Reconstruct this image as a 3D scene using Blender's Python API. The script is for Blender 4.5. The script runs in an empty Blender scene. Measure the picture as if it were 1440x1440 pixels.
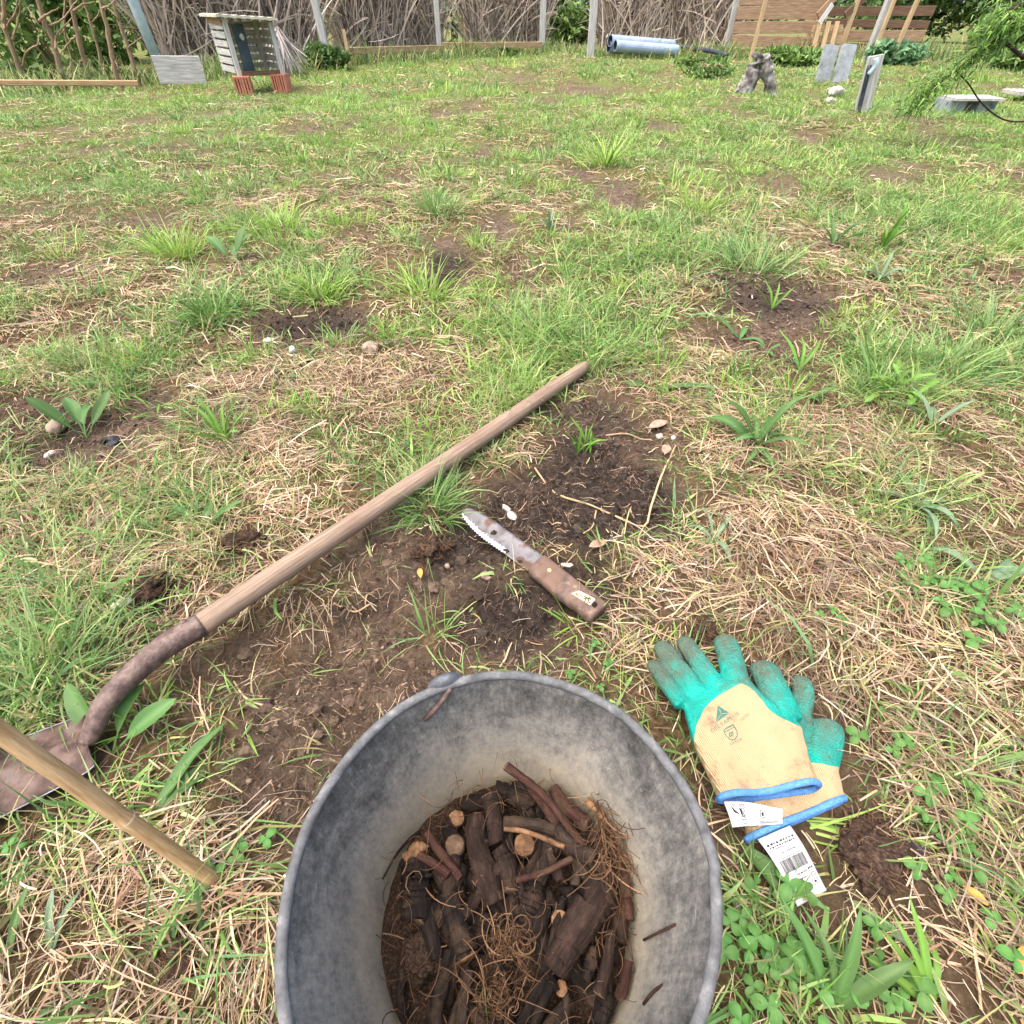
import bpy, bmesh, math, random
import numpy as np
from mathutils import Vector, Matrix, noise as mnoise
from mathutils.bvhtree import BVHTree

# ------------------------------------------------------------------ camera, sky, sun, exposure
SC = bpy.context.scene
COL = SC.collection
CAM_H = 0.70
F = 720.0                      # focal length in photo pixels (1440 wide): 90 degree lens
PITCH = math.atan(712.0 / 720.0)
SP, CP = math.sin(PITCH), math.cos(PITCH)

cam_d = bpy.data.cameras.new("camera")
cam_d.angle = 2 * math.atan(720.0 / F)
cam_d.clip_start = 0.02
cam_d.clip_end = 2000
cam = bpy.data.objects.new("camera", cam_d)
COL.objects.link(cam)
cam.location = (0, 0, CAM_H)
cam.rotation_euler = (math.pi / 2 - PITCH, 0, 0)
SC.camera = cam

SUN_EL, SUN_AZ = math.radians(72), math.radians(-118)      # azimuth from +Y: behind the camera, to the left
world = bpy.data.worlds.new("World")
SC.world = world
world.use_nodes = True
wn = world.node_tree
sky = wn.nodes.new("ShaderNodeTexSky")
sky.sky_type = 'NISHITA'
sky.sun_disc = False
sky.sun_elevation = SUN_EL
sky.sun_rotation = SUN_AZ
sky.air_density = 1.0
sky.dust_density = 6.0
sky.ozone_density = 0.6
bg = wn.nodes["Background"]
wn.links.new(sky.outputs[0], bg.inputs[0])
bg.inputs[1].default_value = 0.15
sun_d = bpy.data.lights.new("sun", 'SUN')
sun_d.energy = 1.1
sun_d.angle = math.radians(70)
sun_d.color = (1.0, 0.98, 0.96)
sun = bpy.data.objects.new("sun", sun_d)
COL.objects.link(sun)
sd = Vector((math.sin(SUN_AZ) * math.cos(SUN_EL), math.cos(SUN_AZ) * math.cos(SUN_EL), math.sin(SUN_EL)))
sun.rotation_euler = sd.to_track_quat('Z', 'Y').to_euler()
SC.view_settings.view_transform = 'Standard'
SC.view_settings.look = 'None'
SC.view_settings.gamma = 1
SC.view_settings.exposure = 1.52
SC.cycles.use_denoising = True
SC.cycles.max_bounces = 6
SC.cycles.transparent_max_bounces = 4

rng = np.random.default_rng(7)
random.seed(7)

# ------------------------------------------------------------------ picture point -> place in the world
def ray(px, py):
    u = (px - 720) / F
    v = (720 - py) / F
    return u, CP + v * SP, v * CP - SP          # direction x, y, z

def G(px, py, z=0.0):
    """point on the level z seen at a picture point"""
    x, y, d = ray(px, py)
    t = (z - CAM_H) / d
    return Vector((x * t, y * t, z))

def AT(px, py, Y):
    """point at distance Y in front of the camera seen at a picture point"""
    x, y, d = ray(px, py)
    t = Y / y
    return Vector((x * t, Y, CAM_H + d * t))

def SCALE(px, py, z=0.0):
    """metres per photo pixel at that point"""
    x, y, d = ray(px, py)
    return (z - CAM_H) / d / F

# ------------------------------------------------------------------ noise
def _hash(ix, iy, seed):
    n = (ix.astype(np.int64) * 374761393 + iy.astype(np.int64) * 668265263 + seed * 982451653) & 0xFFFFFFFF
    n = ((n ^ (n >> 13)) * 1274126177) & 0xFFFFFFFF
    n = n ^ (n >> 16)
    return (n & 0xFFFFFF) / float(0xFFFFFF)

def vnoise(x, y, seed=0):
    x = np.asarray(x, float); y = np.asarray(y, float)
    ix = np.floor(x); iy = np.floor(y)
    fx = x - ix; fy = y - iy
    fx = fx * fx * (3 - 2 * fx); fy = fy * fy * (3 - 2 * fy)
    a = _hash(ix, iy, seed); b = _hash(ix + 1, iy, seed)
    c = _hash(ix, iy + 1, seed); d = _hash(ix + 1, iy + 1, seed)
    return (a * (1 - fx) + b * fx) * (1 - fy) + (c * (1 - fx) + d * fx) * fy

def fbm(x, y, seed=0, octv=4, gain=0.5):
    s = 0; amp = 1; tot = 0
    for i in range(octv):
        s = s + amp * vnoise(x * 2 ** i + 17.3 * i, y * 2 ** i - 9.1 * i, seed + i)
        tot += amp; amp *= gain
    return s / tot

def sstep(a, b, x):
    t = np.clip((x - a) / (b - a), 0, 1)
    return t * t * (3 - 2 * t)

# ------------------------------------------------------------------ colour
def lin(c):
    return tuple(((v / 255.0) / 12.92 if v / 255.0 <= 0.04045 else ((v / 255.0 + 0.055) / 1.055) ** 2.4) for v in c)

def lin4(c):
    return (*lin(c), 1.0)

# ------------------------------------------------------------------ where the lawn is bare, dry or green
# (photo x, photo y, half width, half height, strength) turned into ellipses on the ground
SOIL_PX = None
def patches(lst):
    out = []
    for px, py, rx, ry, s in lst:
        if py < 480 and s > .35 and lst is SOIL_PX: ry = ry * 2.0; rx = rx * 1.15; s = min(1, s * 1.5)
        c = G(px, py)
        ax = rx * SCALE(px, py)
        p1 = G(px, py + ry); p0 = G(px, max(py - ry, 30))
        out.append((c.x, 0.5 * (p0.y + p1.y), ax, max(0.5 * (p0.y - p1.y), 0.02), s))
    return out

SOIL_PX = [
    (620, 800, 185, 85, 1), (480, 905, 170, 95, 1), (430, 1010, 150, 110, 1), (405, 1110, 95, 90, .95), (360, 1190, 55, 60, .55),
    (560, 970, 130, 90, 1), (300, 960, 90, 60, .6), (700, 880, 110, 50, 1), (800, 830, 110, 60, .9), (760, 900, 90, 40, .8),
    (830, 650, 110, 85, 1), (900, 720, 95, 65, 1), (770, 730, 120, 60, .95), (850, 590, 75, 40, .9), (930, 620, 60, 40, .6),
    (690, 700, 60, 50, .6), (360, 760, 70, 40, .6), (230, 830, 45, 35, .8), (200, 900, 80, 50, .35), (100, 1090, 120, 60, .35),
    (110, 600, 115, 50, .95), (20, 575, 60, 45, .9), (190, 575, 50, 35, .7), (60, 640, 60, 22, .5), (330, 555, 45, 14, .45),
    (1095, 425, 85, 32, .95), (1060, 480, 105, 38, .75), (1110, 530, 70, 24, .5), (1340, 640, 50, 28, .7), (1165, 690, 50, 26, .6),
    (430, 455, 95, 20, .95), (490, 440, 40, 12, .9), (630, 372, 36, 20, .95), (700, 320, 30, 14, .7), (745, 395, 25, 16, .5),
    (205, 312, 42, 8, .8), (130, 215, 40, 5, .6), (245, 212, 32, 6, .8), (320, 192, 25, 6, .7), (430, 184, 36, 5, .8),
    (488, 174, 12, 6, .9), (620, 156, 30, 4, .8), (660, 150, 15, 4, .7), (770, 142, 30, 4, .6), (830, 125, 60, 4, .6), (720, 112, 40, 3, .5),
    (880, 275, 30, 12, .8), (870, 205, 8, 7, .6), (960, 238, 20, 6, .5), (800, 322, 20, 10, .8), (500, 275, 14, 8, .6), (350, 275, 16, 6, .5),
    (1085, 235, 12, 6, .6), (1100, 268, 40, 8, .5), (1285, 232, 20, 8, .6), (1260, 255, 40, 10, .55), (1330, 190, 30, 8, .5),
    (60, 300, 50, 9, .4), (40, 400, 60, 14, .5), (150, 455, 50, 14, .4), (690, 205, 20, 5, .5), (300, 160, 25, 4, .5), (560, 205, 20, 4, .4), (590, 330, 16, 8, .4),
    (1235, 1190, 62, 75, 1), (250, 1360, 40, 40, .6), (110, 1395, 40, 30, .4), (990, 890, 30, 22, .8), (1410, 400, 40, 14, .5), (1300, 470, 50, 10, .4),
    (560, 250, 30, 6, .7), (820, 240, 24, 6, .7), (1010, 300, 26, 7, .6), (420, 300, 30, 7, .7), (280, 245, 26, 5, .7), (1180, 290, 26, 7, .6), (740, 270, 24, 6, .7), (110, 260, 36, 6, .7), (930, 180, 30, 5, .6), (540, 180, 26, 4, .7), (1150, 190, 26, 5, .6), (1040, 160, 26, 4, .5), (200, 170, 30, 4, .6), (90, 180, 26, 4, .6), (770, 200, 26, 4, .6), (1380, 280, 30, 7, .6), (890, 330, 24, 7, .5),
]
SOIL = patches(SOIL_PX)
DRY = patches([
    (1180, 640, 190, 70, .9), (1110, 770, 180, 90, 1), (1060, 830, 200, 60, .9), (1330, 960, 200, 120, .9), (1380, 1150, 160, 160, 1),
    (1330, 1330, 200, 140, 1), (1170, 980, 120, 60, .9), (930, 890, 90, 50, .8), (150, 1250, 220, 130, 1), (140, 1390, 240, 110, 1),
    (330, 1330, 110, 120, 1), (90, 770, 120, 50, .8), (220, 790, 120, 60, .7), (420, 560, 160, 50, .85), (540, 520, 130, 40, .8), (620, 500, 90, 30, .8),
    (310, 480, 90, 20, .8), (170, 680, 120, 40, .6), (360, 640, 140, 40, .55), (1230, 850, 160, 40, .5), (700, 610, 70, 40, .5), (950, 560, 120, 40, .6),
    (60, 470, 120, 40, .7), (160, 390, 120, 24, .6), (560, 440, 60, 16, .6), (660, 440, 50, 20, .7), (340, 740, 80, 40, .7), (720, 380, 50, 30, .5),
    (340, 380, 50, 14, .6), (460, 355, 60, 12, .6), (90, 330, 120, 16, .5), (640, 270, 50, 10, .45), (1250, 340, 80, 14, .3), (1330, 590, 90, 30, .5),
    (1000, 500, 90, 30, .7), (300, 150, 60, 8, .4), (740, 95, 80, 8, .6), (650, 100, 60, 8, .5), (1290, 100, 160, 10, .2), (1300, 235, 60, 10, .5), (700, 165, 70, 8, .4), (480, 220, 80, 10, .3),
])
LUSH = patches([
    (60, 930, 90, 80, 1), (40, 1010, 60, 50, .8), (120, 850, 90, 40, .6), (230, 740, 120, 40, .6), (800, 470, 140, 60, .9), (600, 700, 60, 40, .9), (1330, 500, 140, 50, .8),
    (1330, 830, 110, 50, .8), (560, 640, 90, 30, .6), (700, 560, 60, 30, .6), (1060, 600, 60, 40, .7), (1250, 550, 80, 30, .9), (1130, 1350, 90, 90, .6), (1050, 1250, 50, 50, .5),
    (1300, 330, 180, 60, .8), (900, 400, 180, 60, .7), (300, 430, 100, 30, .7), (470, 400, 60, 20, .7), (980, 340, 150, 50, .7), (620, 440, 60, 40, .5), (60, 830, 60, 60, .6), (1100, 100, 60, 14, .9), (1340, 160, 120, 20, .8),
    (250, 260, 180, 30, .4), (1000, 200, 300, 40, .5), (80, 1180, 60, 30, .5), (860, 840, 30, 30, .6),
])

PEAT = patches([(830, 650, 120, 90, 1), (900, 720, 110, 70, 1), (770, 730, 120, 60, 1), (690, 870, 120, 50, .9), (620, 770, 80, 50, .8), (430, 455, 100, 24, .9), (630, 372, 40, 24, 1), (1095, 425, 90, 34, .7), (60, 600, 90, 50, .7), (800, 830, 110, 60, .8), (230, 830, 45, 35, 1), (480, 830, 120, 30, .8)])
def field(lst, x, y, seed):
    nx = fbm(x * 9, y * 9, seed, 3) - 0.5
    n2 = fbm(x * 2.2, y * 2.2, seed + 9, 3) - 0.5
    m = np.zeros_like(x)
    for cx, cy, ax, ay, s in lst:
        d2 = ((x - cx) / ax) ** 2 + ((y - cy) / ay) ** 2
        k = d2 < 4
        if not k.any():
            continue
        d = np.sqrt(d2[k]) + 1.1 * nx[k] + .35 * n2[k]
        m[k] = m[k] + s * (1 - sstep(0.45, 1.25, d))
    return np.clip(m, 0, 1)

def masks(x, y):
    x = np.asarray(x, float); y = np.asarray(y, float)
    soil = field(SOIL, x, y, 3)
    dry = field(DRY, x, y, 21)
    lush = field(LUSH, x, y, 41)
    far = sstep(1.0, 4.0, y)
    # loose patchiness everywhere
    n = fbm(x * 1.7, y * 1.7, 55, 4)
    n3 = fbm(x * 6, y * 6, 77, 3)
    dry = np.maximum(dry, 0.5 * sstep(0.48, 0.66, n) + .28 * sstep(.5, .75, n3))
    soil = np.maximum(soil, np.maximum(.45 * sstep(0.66, 0.78, fbm(x * 3.1 + 40, y * 3.1, 91, 3)), .8 * far * sstep(.67, .76, fbm(x * 4.5 + 40, y * 2.6, 95, 3))))
    lush = np.maximum(lush, 0.7 * sstep(0.52, 0.72, fbm(x * 2.6 - 11, y * 2.6 + 5, 101, 3)))
    return soil, dry, lush

BUCKET = (-0.0065, 0.083)
def H(x, y, soil=None):
    x = np.asarray(x, float); y = np.asarray(y, float)
    d = np.sqrt(x * x + y * y)
    amp = 0.3 + 0.7 * sstep(0.8, 3.0, d)
    z = (fbm(x * 0.9 + 3, y * 0.9, 5, 3) - 0.5) * 0.10 * amp
    z = z + (fbm(x * 5, y * 5, 8, 3) - 0.5) * 0.030 * amp
    if soil is None:
        soil = field(SOIL, x, y, 3)
    near = 1 - sstep(1.6, 3.0, d)
    z = z - soil * 0.018
    z = z + soil * near * ((fbm(x * 20, y * 20, 31, 4, .65) - 0.5) * 0.050 + (np.abs(fbm(x * 50, y * 50, 61, 3, .6) - 0.5)) * 0.022)
    z = z + (1 - soil) * near * (fbm(x * 30, y * 30, 36, 2) - .5) * .012
    # level seat under the bucket
    b = 1 - sstep(0.12, 0.24, np.sqrt((x - BUCKET[0]) ** 2 + (y - BUCKET[1]) ** 2))
    z = z * (1 - b)
    # hollow dug at the near edge of the turf
    hx, hy = HOLE
    q = ((x - hx) / 0.24) ** 2 + ((y - hy) / 0.13) ** 2
    z = z - 0.035 * np.exp(-q * 1.5)
    cx, cy = CLOD
    q = ((x - cx) / 0.045) ** 2 + ((y - cy) / 0.05) ** 2
    z = z + 0.016 * np.exp(-q ** 2)
    q = ((x - MOUND[0]) / 0.11) ** 2 + ((y - MOUND[1]) / 0.07) ** 2
    z = z + 0.022 * np.exp(-q * 1.3)
    return z
_p = G(480, 880); HOLE = (_p.x, _p.y)
_p = G(1235, 1190); CLOD = (_p.x, _p.y)
_p = G(690, 800); MOUND = (_p.x, _p.y)

def h1(x, y):
    return float(H(np.array([x]), np.array([y]))[0])

def GG(px, py, dz=0.0):
    """point on the real (uneven) ground at a picture point"""
    z = 0.0
    for _ in range(3):
        p = G(px, py, z)
        z = h1(p.x, p.y)
    p = G(px, py, z + dz)
    return p

# ------------------------------------------------------------------ mesh helpers
def new_obj(name, me, mat=None, parent=None):
    o = bpy.data.objects.new(name, me)
    COL.objects.link(o)
    if mat is not None:
        me.materials.append(mat)
    if parent is not None:
        o.parent = parent
    return o

def np_mesh(name, verts, quads=None, tris=None, smooth=False, attrs=None):
    me = bpy.data.meshes.new(name)
    verts = np.asarray(verts, np.float32).reshape(-1, 3)
    parts = []; starts = []; tot = []
    off = 0; loops = []
    if quads is not None and len(quads):
        q = np.asarray(quads, np.int32).reshape(-1, 4)
        loops.append(q.ravel()); starts.append(np.arange(len(q)) * 4); tot.append(np.full(len(q), 4)); off = len(q) * 4
    if tris is not None and len(tris):
        t = np.asarray(tris, np.int32).reshape(-1, 3)
        loops.append(t.ravel()); starts.append(off + np.arange(len(t)) * 3); tot.append(np.full(len(t), 3))
    loops = np.concatenate(loops).astype(np.int32)
    starts = np.concatenate(starts).astype(np.int32); tot = np.concatenate(tot).astype(np.int32)
    me.vertices.add(len(verts)); me.vertices.foreach_set("co", verts.ravel())
    me.loops.add(len(loops)); me.loops.foreach_set("vertex_index", loops)
    me.polygons.add(len(starts)); me.polygons.foreach_set("loop_start", starts); me.polygons.foreach_set("loop_total", tot)
    if attrs:
        for k, v in attrs.items():
            v = np.asarray(v, np.float32)
            if v.ndim == 1:
                a = me.attributes.new(k, 'FLOAT', 'POINT'); a.data.foreach_set("value", v)
            elif v.shape[1] == 3:
                a = me.attributes.new(k, 'FLOAT_VECTOR', 'POINT'); a.data.foreach_set("vector", v.ravel())
            else:
                a = me.attributes.new(k, 'FLOAT_COLOR', 'POINT'); a.data.foreach_set("color", v.ravel())
    me.update(calc_edges=True)
    me.polygons.foreach_set("use_smooth", np.full(len(starts), bool(smooth)))
    me.validate()
    return me

class MB:
    """collects pieces into one mesh"""
    def __init__(s):
        s.v = []; s.q = []; s.t = []; s.n = 0; s.tc = []; s.col = []
    def add(s, v, q=None, t=None, tc=None, col=None):
        v = np.asarray(v, float).reshape(-1, 3)
        s.v.append(v)
        if q is not None and len(q): s.q.append(np.asarray(q, int).reshape(-1, 4) + s.n)
        if t is not None and len(t): s.t.append(np.asarray(t, int).reshape(-1, 3) + s.n)
        s.tc.append(np.asarray(tc, float).reshape(-1, 3) if tc is not None else v.copy())
        c = np.ones((len(v), 4))
        if col is not None:
            c[:, :3] = col
        s.col.append(c)
        s.n += len(v)
        return s
    def box(s, c, size, rot=None, jit=0):
        c = np.array(c, float); sx, sy, sz = [k / 2 for k in size]
        p = np.array([[x, y, z] for z in (-sz, sz) for y in (-sy, sy) for x in (-sx, sx)], float)
        if jit: p += rng.normal(0, jit, p.shape)
        tc = p.copy() + rng.random(3) * 5
        if rot is not None:
            p = p @ np.array(rot.to_3x3()).T
        q = [(0, 2, 3, 1), (4, 5, 7, 6), (0, 1, 5, 4), (2, 6, 7, 3), (0, 4, 6, 2), (1, 3, 7, 5)]
        return s.add(p + c, q, tc=tc)
    def beam(s, a, b, w, t, up=(0, 0, 1), bev=0.0):
        """rectangular bar from a to b, w wide and t thick"""
        a = Vector(a); b = Vector(b); d = (b - a); L = d.length; d.normalize()
        sd_ = d.cross(Vector(up))
        if sd_.length < 1e-4: sd_ = d.cross(Vector((0, 1, 0)))
        sd_.normalize(); u = sd_.cross(d)
        n = max(1, int(L / 0.12)) if L < 6 else 8
        prof = [(-w/2 + bev, -t/2), (w/2 - bev, -t/2), (w/2, -t/2 + bev), (w/2, t/2 - bev), (w/2 - bev, t/2), (-w/2 + bev, t/2), (-w/2, t/2 - bev), (-w/2, -t/2 + bev)] if bev else [(-w/2, -t/2), (w/2, -t/2), (w/2, t/2), (-w/2, t/2)]
        m = len(prof); V = []; T = []
        o = random.random() * 10
        for i in range(n + 1):
            f = i / n
            c = a + d * (L * f)
            for (x, z) in prof:
                V.append(c + sd_ * x + u * z); T.append((L * f + o, x, z))
        Q = [(i * m + k, i * m + (k + 1) % m, (i + 1) * m + (k + 1) % m, (i + 1) * m + k) for i in range(n) for k in range(m)]
        base = len(V)
        V += [a, b]; T += [(o, 0, 0), (o + L, 0, 0)]
        TT = [(base, (k + 1) % m, k) for k in range(m)] + [(base + 1, n * m + k, n * m + (k + 1) % m) for k in range(m)]
        return s.add([tuple(v) for v in V], Q, TT, tc=T)
    def tube(s, pts, rad, sides=8, cap=True, wob=0.0, flat=1.0, col=None, ref=(0, 0, 1)):
        P = np.array([tuple(p) for p in pts], float); n = len(P)
        rad = np.atleast_1d(np.asarray(rad, float))
        R = np.interp(np.linspace(0, 1, n), np.linspace(0, 1, len(rad)), rad) if len(rad) > 1 else np.full(n, rad[0])
        T = np.gradient(P, axis=0); T /= np.linalg.norm(T, axis=1)[:, None] + 1e-12
        ref = np.array(ref, float)
        if abs(T[:, :] @ ref).mean() > 0.9: ref = np.array([0.3, 1, 0.1]); ref /= np.linalg.norm(ref)
        S = np.cross(T, ref); S /= np.linalg.norm(S, axis=1)[:, None] + 1e-12
        U = np.cross(S, T)
        sl = np.concatenate([[0], np.cumsum(np.linalg.norm(np.diff(P, axis=0), axis=1))])
        a = np.arange(sides) / sides * 2 * math.pi
        V = np.zeros((n, sides, 3)); TC = np.zeros((n, sides, 3))
        o = random.random() * 10
        for k in range(sides):
            rr = R * (1 + (rng.normal(0, wob, n) if wob else 0))
            V[:, k] = P + S * (rr * math.cos(a[k]))[:, None] + U * (rr * flat * math.sin(a[k]))[:, None]
            TC[:, k, 0] = sl + o; TC[:, k, 1] = R * math.cos(a[k]) + o; TC[:, k, 2] = R * math.sin(a[k])
        Q = [(i * sides + k, i * sides + (k + 1) % sides, (i + 1) * sides + (k + 1) % sides, (i + 1) * sides + k) for i in range(n - 1) for k in range(sides)]
        V = V.reshape(-1, 3); TC = TC.reshape(-1, 3); TT = []
        if cap:
            b = len(V)
            V = np.vstack([V, P[:1], P[-1:]]); TC = np.vstack([TC, [[sl[0] + o, o, 0]], [[sl[-1] + o, o, 0]]])
            TT = [(b, (k + 1) % sides, k) for k in range(sides)] + [(b + 1, (n - 1) * sides + k, (n - 1) * sides + (k + 1) % sides) for k in range(sides)]
        return s.add(V, Q, TT, tc=TC, col=col)
    def mesh(s, name, smooth=False):
        V = np.vstack(s.v)
        Q = np.vstack(s.q) if s.q else None
        T = np.vstack(s.t) if s.t else None
        return np_mesh(name, V, Q, T, smooth, {"tc": np.vstack(s.tc), "col": np.vstack(s.col)})
    def build(s, name, mat, parent=None, smooth=False):
        return new_obj(name, s.mesh(name, smooth), mat, parent)

def smooth_path(pts, n=24, jit=0.0):
    """Catmull-Rom through the points"""
    P = [Vector(p) for p in pts]
    P = [P[0] * 2 - P[1]] + P + [P[-1] * 2 - P[-2]]
    out = []
    seg = len(P) - 3
    per = max(2, n // seg)
    for i in range(seg):
        a, b, c, d = P[i:i + 4]
        for k in range(per + (1 if i == seg - 1 else 0)):
            t = k / per
            out.append(0.5 * ((2 * b) + (c - a) * t + (2 * a - 5 * b + 4 * c - d) * t * t + (3 * b - a - 3 * c + d) * t ** 3))
    if jit:
        out = [p + Vector((random.gauss(0, jit), random.gauss(0, jit), random.gauss(0, jit))) for p in out]
    return out

def empty(name, loc=(0, 0, 0)):
    o = bpy.data.objects.new(name, None)
    o.empty_display_size = 0.05
    o.location = loc
    COL.objects.link(o)
    return o

def tag(o, label=None, cat=None, group=None, kind=None):
    if label: o["label"] = label
    if cat: o["category"] = cat
    if group: o["group"] = group
    if kind: o["kind"] = kind
    return o

def under(o, parent):
    """parent while keeping the world place (parents here are only translated)"""
    o.parent = parent
    o.matrix_parent_inverse = Matrix.Translation(parent.location).inverted()
    return o

# ------------------------------------------------------------------ materials
def nodes_of(m):
    m.use_nodes = True
    nt = m.node_tree
    return nt, nt.nodes["Principled BSDF"]

def N(nt, typ, **kw):
    n = nt.nodes.new(typ)
    for k, v in kw.items():
        if k in n.inputs.keys():
            n.inputs[k].default_value = v
        else:
            setattr(n, k, v)
    return n

def ramp(nt, stops):
    r = nt.nodes.new("ShaderNodeValToRGB")
    e = r.color_ramp.elements
    while len(e) > 1: e.remove(e[-1])
    e[0].position = stops[0][0]; e[0].color = lin4(stops[0][1]) if len(stops[0][1]) == 3 else stops[0][1]
    for p, c in stops[1:]:
        k = e.new(p); k.color = lin4(c) if len(c) == 3 else c
    return r

def coords(nt, attr=None, scale=(1, 1, 1)):
    if attr:
        a = N(nt, "ShaderNodeAttribute"); a.attribute_name = attr; out = a.outputs["Vector"]
    else:
        a = N(nt, "ShaderNodeTexCoord"); out = a.outputs["Object"]
    mp = N(nt, "ShaderNodeMapping"); mp.inputs["Scale"].default_value = scale
    nt.links.new(out, mp.inputs["Vector"])
    return mp.outputs["Vector"]

def mat_noise(name, stops, scale=8, stretch=(1, 1, 1), attr=None, rough=0.8, detail=6, bump=0.0, bscale=None, metal=0.0, spec=0.3, dist=0.0, second=None, bdist=0.003):
    """procedural colour: noise through a ramp; optional second layer (stops, scale, stretch, lo, hi)"""
    m = bpy.data.materials.new(name)
    nt, b = nodes_of(m)
    v = coords(nt, attr, stretch)
    n = N(nt, "ShaderNodeTexNoise"); n.inputs["Scale"].default_value = scale; n.inputs["Detail"].default_value = detail; n.inputs["Roughness"].default_value = 0.65; n.inputs["Distortion"].default_value = dist
    nt.links.new(v, n.inputs["Vector"])
    r = ramp(nt, stops)
    nt.links.new(n.outputs["Fac"], r.inputs[0])
    out = r.outputs[0]
    if second:
        c2, s2, st2, lo, hi = second
        v2 = coords(nt, attr, st2)
        n2 = N(nt, "ShaderNodeTexNoise"); n2.inputs["Scale"].default_value = s2; n2.inputs["Detail"].default_value = 5
        nt.links.new(v2, n2.inputs["Vector"])
        mr = N(nt, "ShaderNodeMapRange"); mr.inputs[1].default_value = lo; mr.inputs[2].default_value = hi
        nt.links.new(n2.outputs["Fac"], mr.inputs[0])
        mx = N(nt, "ShaderNodeMix"); mx.data_type = 'RGBA'
        nt.links.new(mr.outputs[0], mx.inputs[0]); nt.links.new(out, mx.inputs[6]); mx.inputs[7].default_value = lin4(c2)
        out = mx.outputs[2]
    nt.links.new(out, b.inputs["Base Color"])
    b.inputs["Roughness"].default_value = rough
    b.inputs["Metallic"].default_value = metal
    b.inputs["Specular IOR Level"].default_value = spec
    if bump:
        nb = N(nt, "ShaderNodeTexNoise"); nb.inputs["Scale"].default_value = bscale or scale * 2; nb.inputs["Detail"].default_value = 6
        nt.links.new(v, nb.inputs["Vector"])
        bp = N(nt, "ShaderNodeBump"); bp.inputs["Strength"].default_value = bump; bp.inputs["Distance"].default_value = bdist
        nt.links.new(nb.outputs["Fac"], bp.inputs["Height"]); nt.links.new(bp.outputs[0], b.inputs["Normal"])
    return m

def mat_col(name, rough=0.6, transl=0.0, spec=0.25, objvar=0.0):
    """colour from the mesh's own 'col' attribute, a little noise on top, optional light through the leaf"""
    m = bpy.data.materials.new(name)
    nt, b = nodes_of(m)
    a = N(nt, "ShaderNodeAttribute"); a.attribute_name = "col"
    out = a.outputs["Color"]
    if objvar:
        oi = N(nt, "ShaderNodeObjectInfo")
        hs = N(nt, "ShaderNodeHueSaturation")
        mr = N(nt, "ShaderNodeMapRange"); mr.inputs[3].default_value = 1 - objvar; mr.inputs[4].default_value = 1 + objvar
        mh = N(nt, "ShaderNodeMapRange"); mh.inputs[3].default_value = 0.5 - objvar * .06; mh.inputs[4].default_value = 0.5 + objvar * .06
        nt.links.new(oi.outputs["Random"], mr.inputs[0]); nt.links.new(oi.outputs["Random"], mh.inputs[0])
        nt.links.new(mr.outputs[0], hs.inputs["Value"]); nt.links.new(mh.outputs[0], hs.inputs["Hue"])
        nt.links.new(out, hs.inputs["Color"]); out = hs.outputs[0]
    nt.links.new(out, b.inputs["Base Color"])
    b.inputs["Roughness"].default_value = rough
    b.inputs["Specular IOR Level"].default_value = spec
    if transl:
        tr = N(nt, "ShaderNodeBsdfTranslucent"); nt.links.new(out, tr.inputs["Color"])
        mx = N(nt, "ShaderNodeMixShader"); mx.inputs[0].default_value = transl
        o = nt.nodes["Material Output"]
        nt.links.new(b.outputs[0], mx.inputs[1]); nt.links.new(tr.outputs[0], mx.inputs[2]); nt.links.new(mx.outputs[0], o.inputs[0])
    return m

M = {}
M['grass'] = mat_col('grass_blade', 0.45, 0.35, 0.35)
M['straw'] = mat_col('dry_straw', 0.65, 0.15, 0.3)
M['crumb'] = mat_col('soil_crumb', 0.95, 0, 0.1)
M['leaf'] = mat_col('weed_leaf', 0.55, 0.3, 0.4, objvar=0.16)
M['stem'] = mat_noise('bare_stem', [(0.3, (92, 74, 58)), (0.55, (150, 126, 100)), (0.75, (182, 162, 135))], 14, (1, 6, 6), 'tc', 0.85, bump=.3)
M['wood_handle'] = mat_noise('worn_ash_handle', [(0.25, (90, 73, 60)), (0.45, (132, 111, 93)), (0.6, (152, 131, 111)), (0.8, (176, 157, 136))], 9, (1, 26, 26), 'tc', 0.62, bump=.35, bscale=40, second=((126, 100, 82), 7, (1, 2, 2), .5, .75))
M['rust'] = mat_noise('rusty_steel', [(0.25, (56, 45, 41)), (0.45, (90, 72, 65)), (0.6, (114, 95, 86)), (0.8, (140, 121, 110))], 80, (1, 1, 1), None, 0.6, bump=.35, bscale=220, metal=.15, spec=.45)
M['blade'] = mat_noise('worn_steel_blade', [(0.3, (46, 36, 33)), (0.45, (76, 58, 51)), (0.58, (100, 80, 71)), (0.75, (108, 100, 98))], 34, (1, 1, 1), None, 0.6, bump=.3, bscale=150, metal=.1, spec=.25, second=((108, 110, 117), 11, (1, 1, 1), .55, .68))
M['steel'] = mat_noise('bright_edge', [(0.3, (110, 108, 110)), (0.7, (150, 150, 154))], 60, rough=.5, metal=.3)
M['bamboo'] = mat_noise('bamboo_cane', [(0.25, (128, 98, 62)), (0.45, (170, 138, 98)), (0.65, (196, 166, 124)), (0.8, (214, 190, 154))], 16, (1.2, 14, 14), 'tc', 0.55, bump=.25, bscale=50, second=((126, 98, 60), 10, (1, 3, 3), .52, .8))
M['node'] = mat_noise('cane_node', [(0.3, (150, 130, 104)), (0.7, (196, 180, 154))], 60, (1, 1, 1), 'tc', .8, bump=.5)
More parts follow.
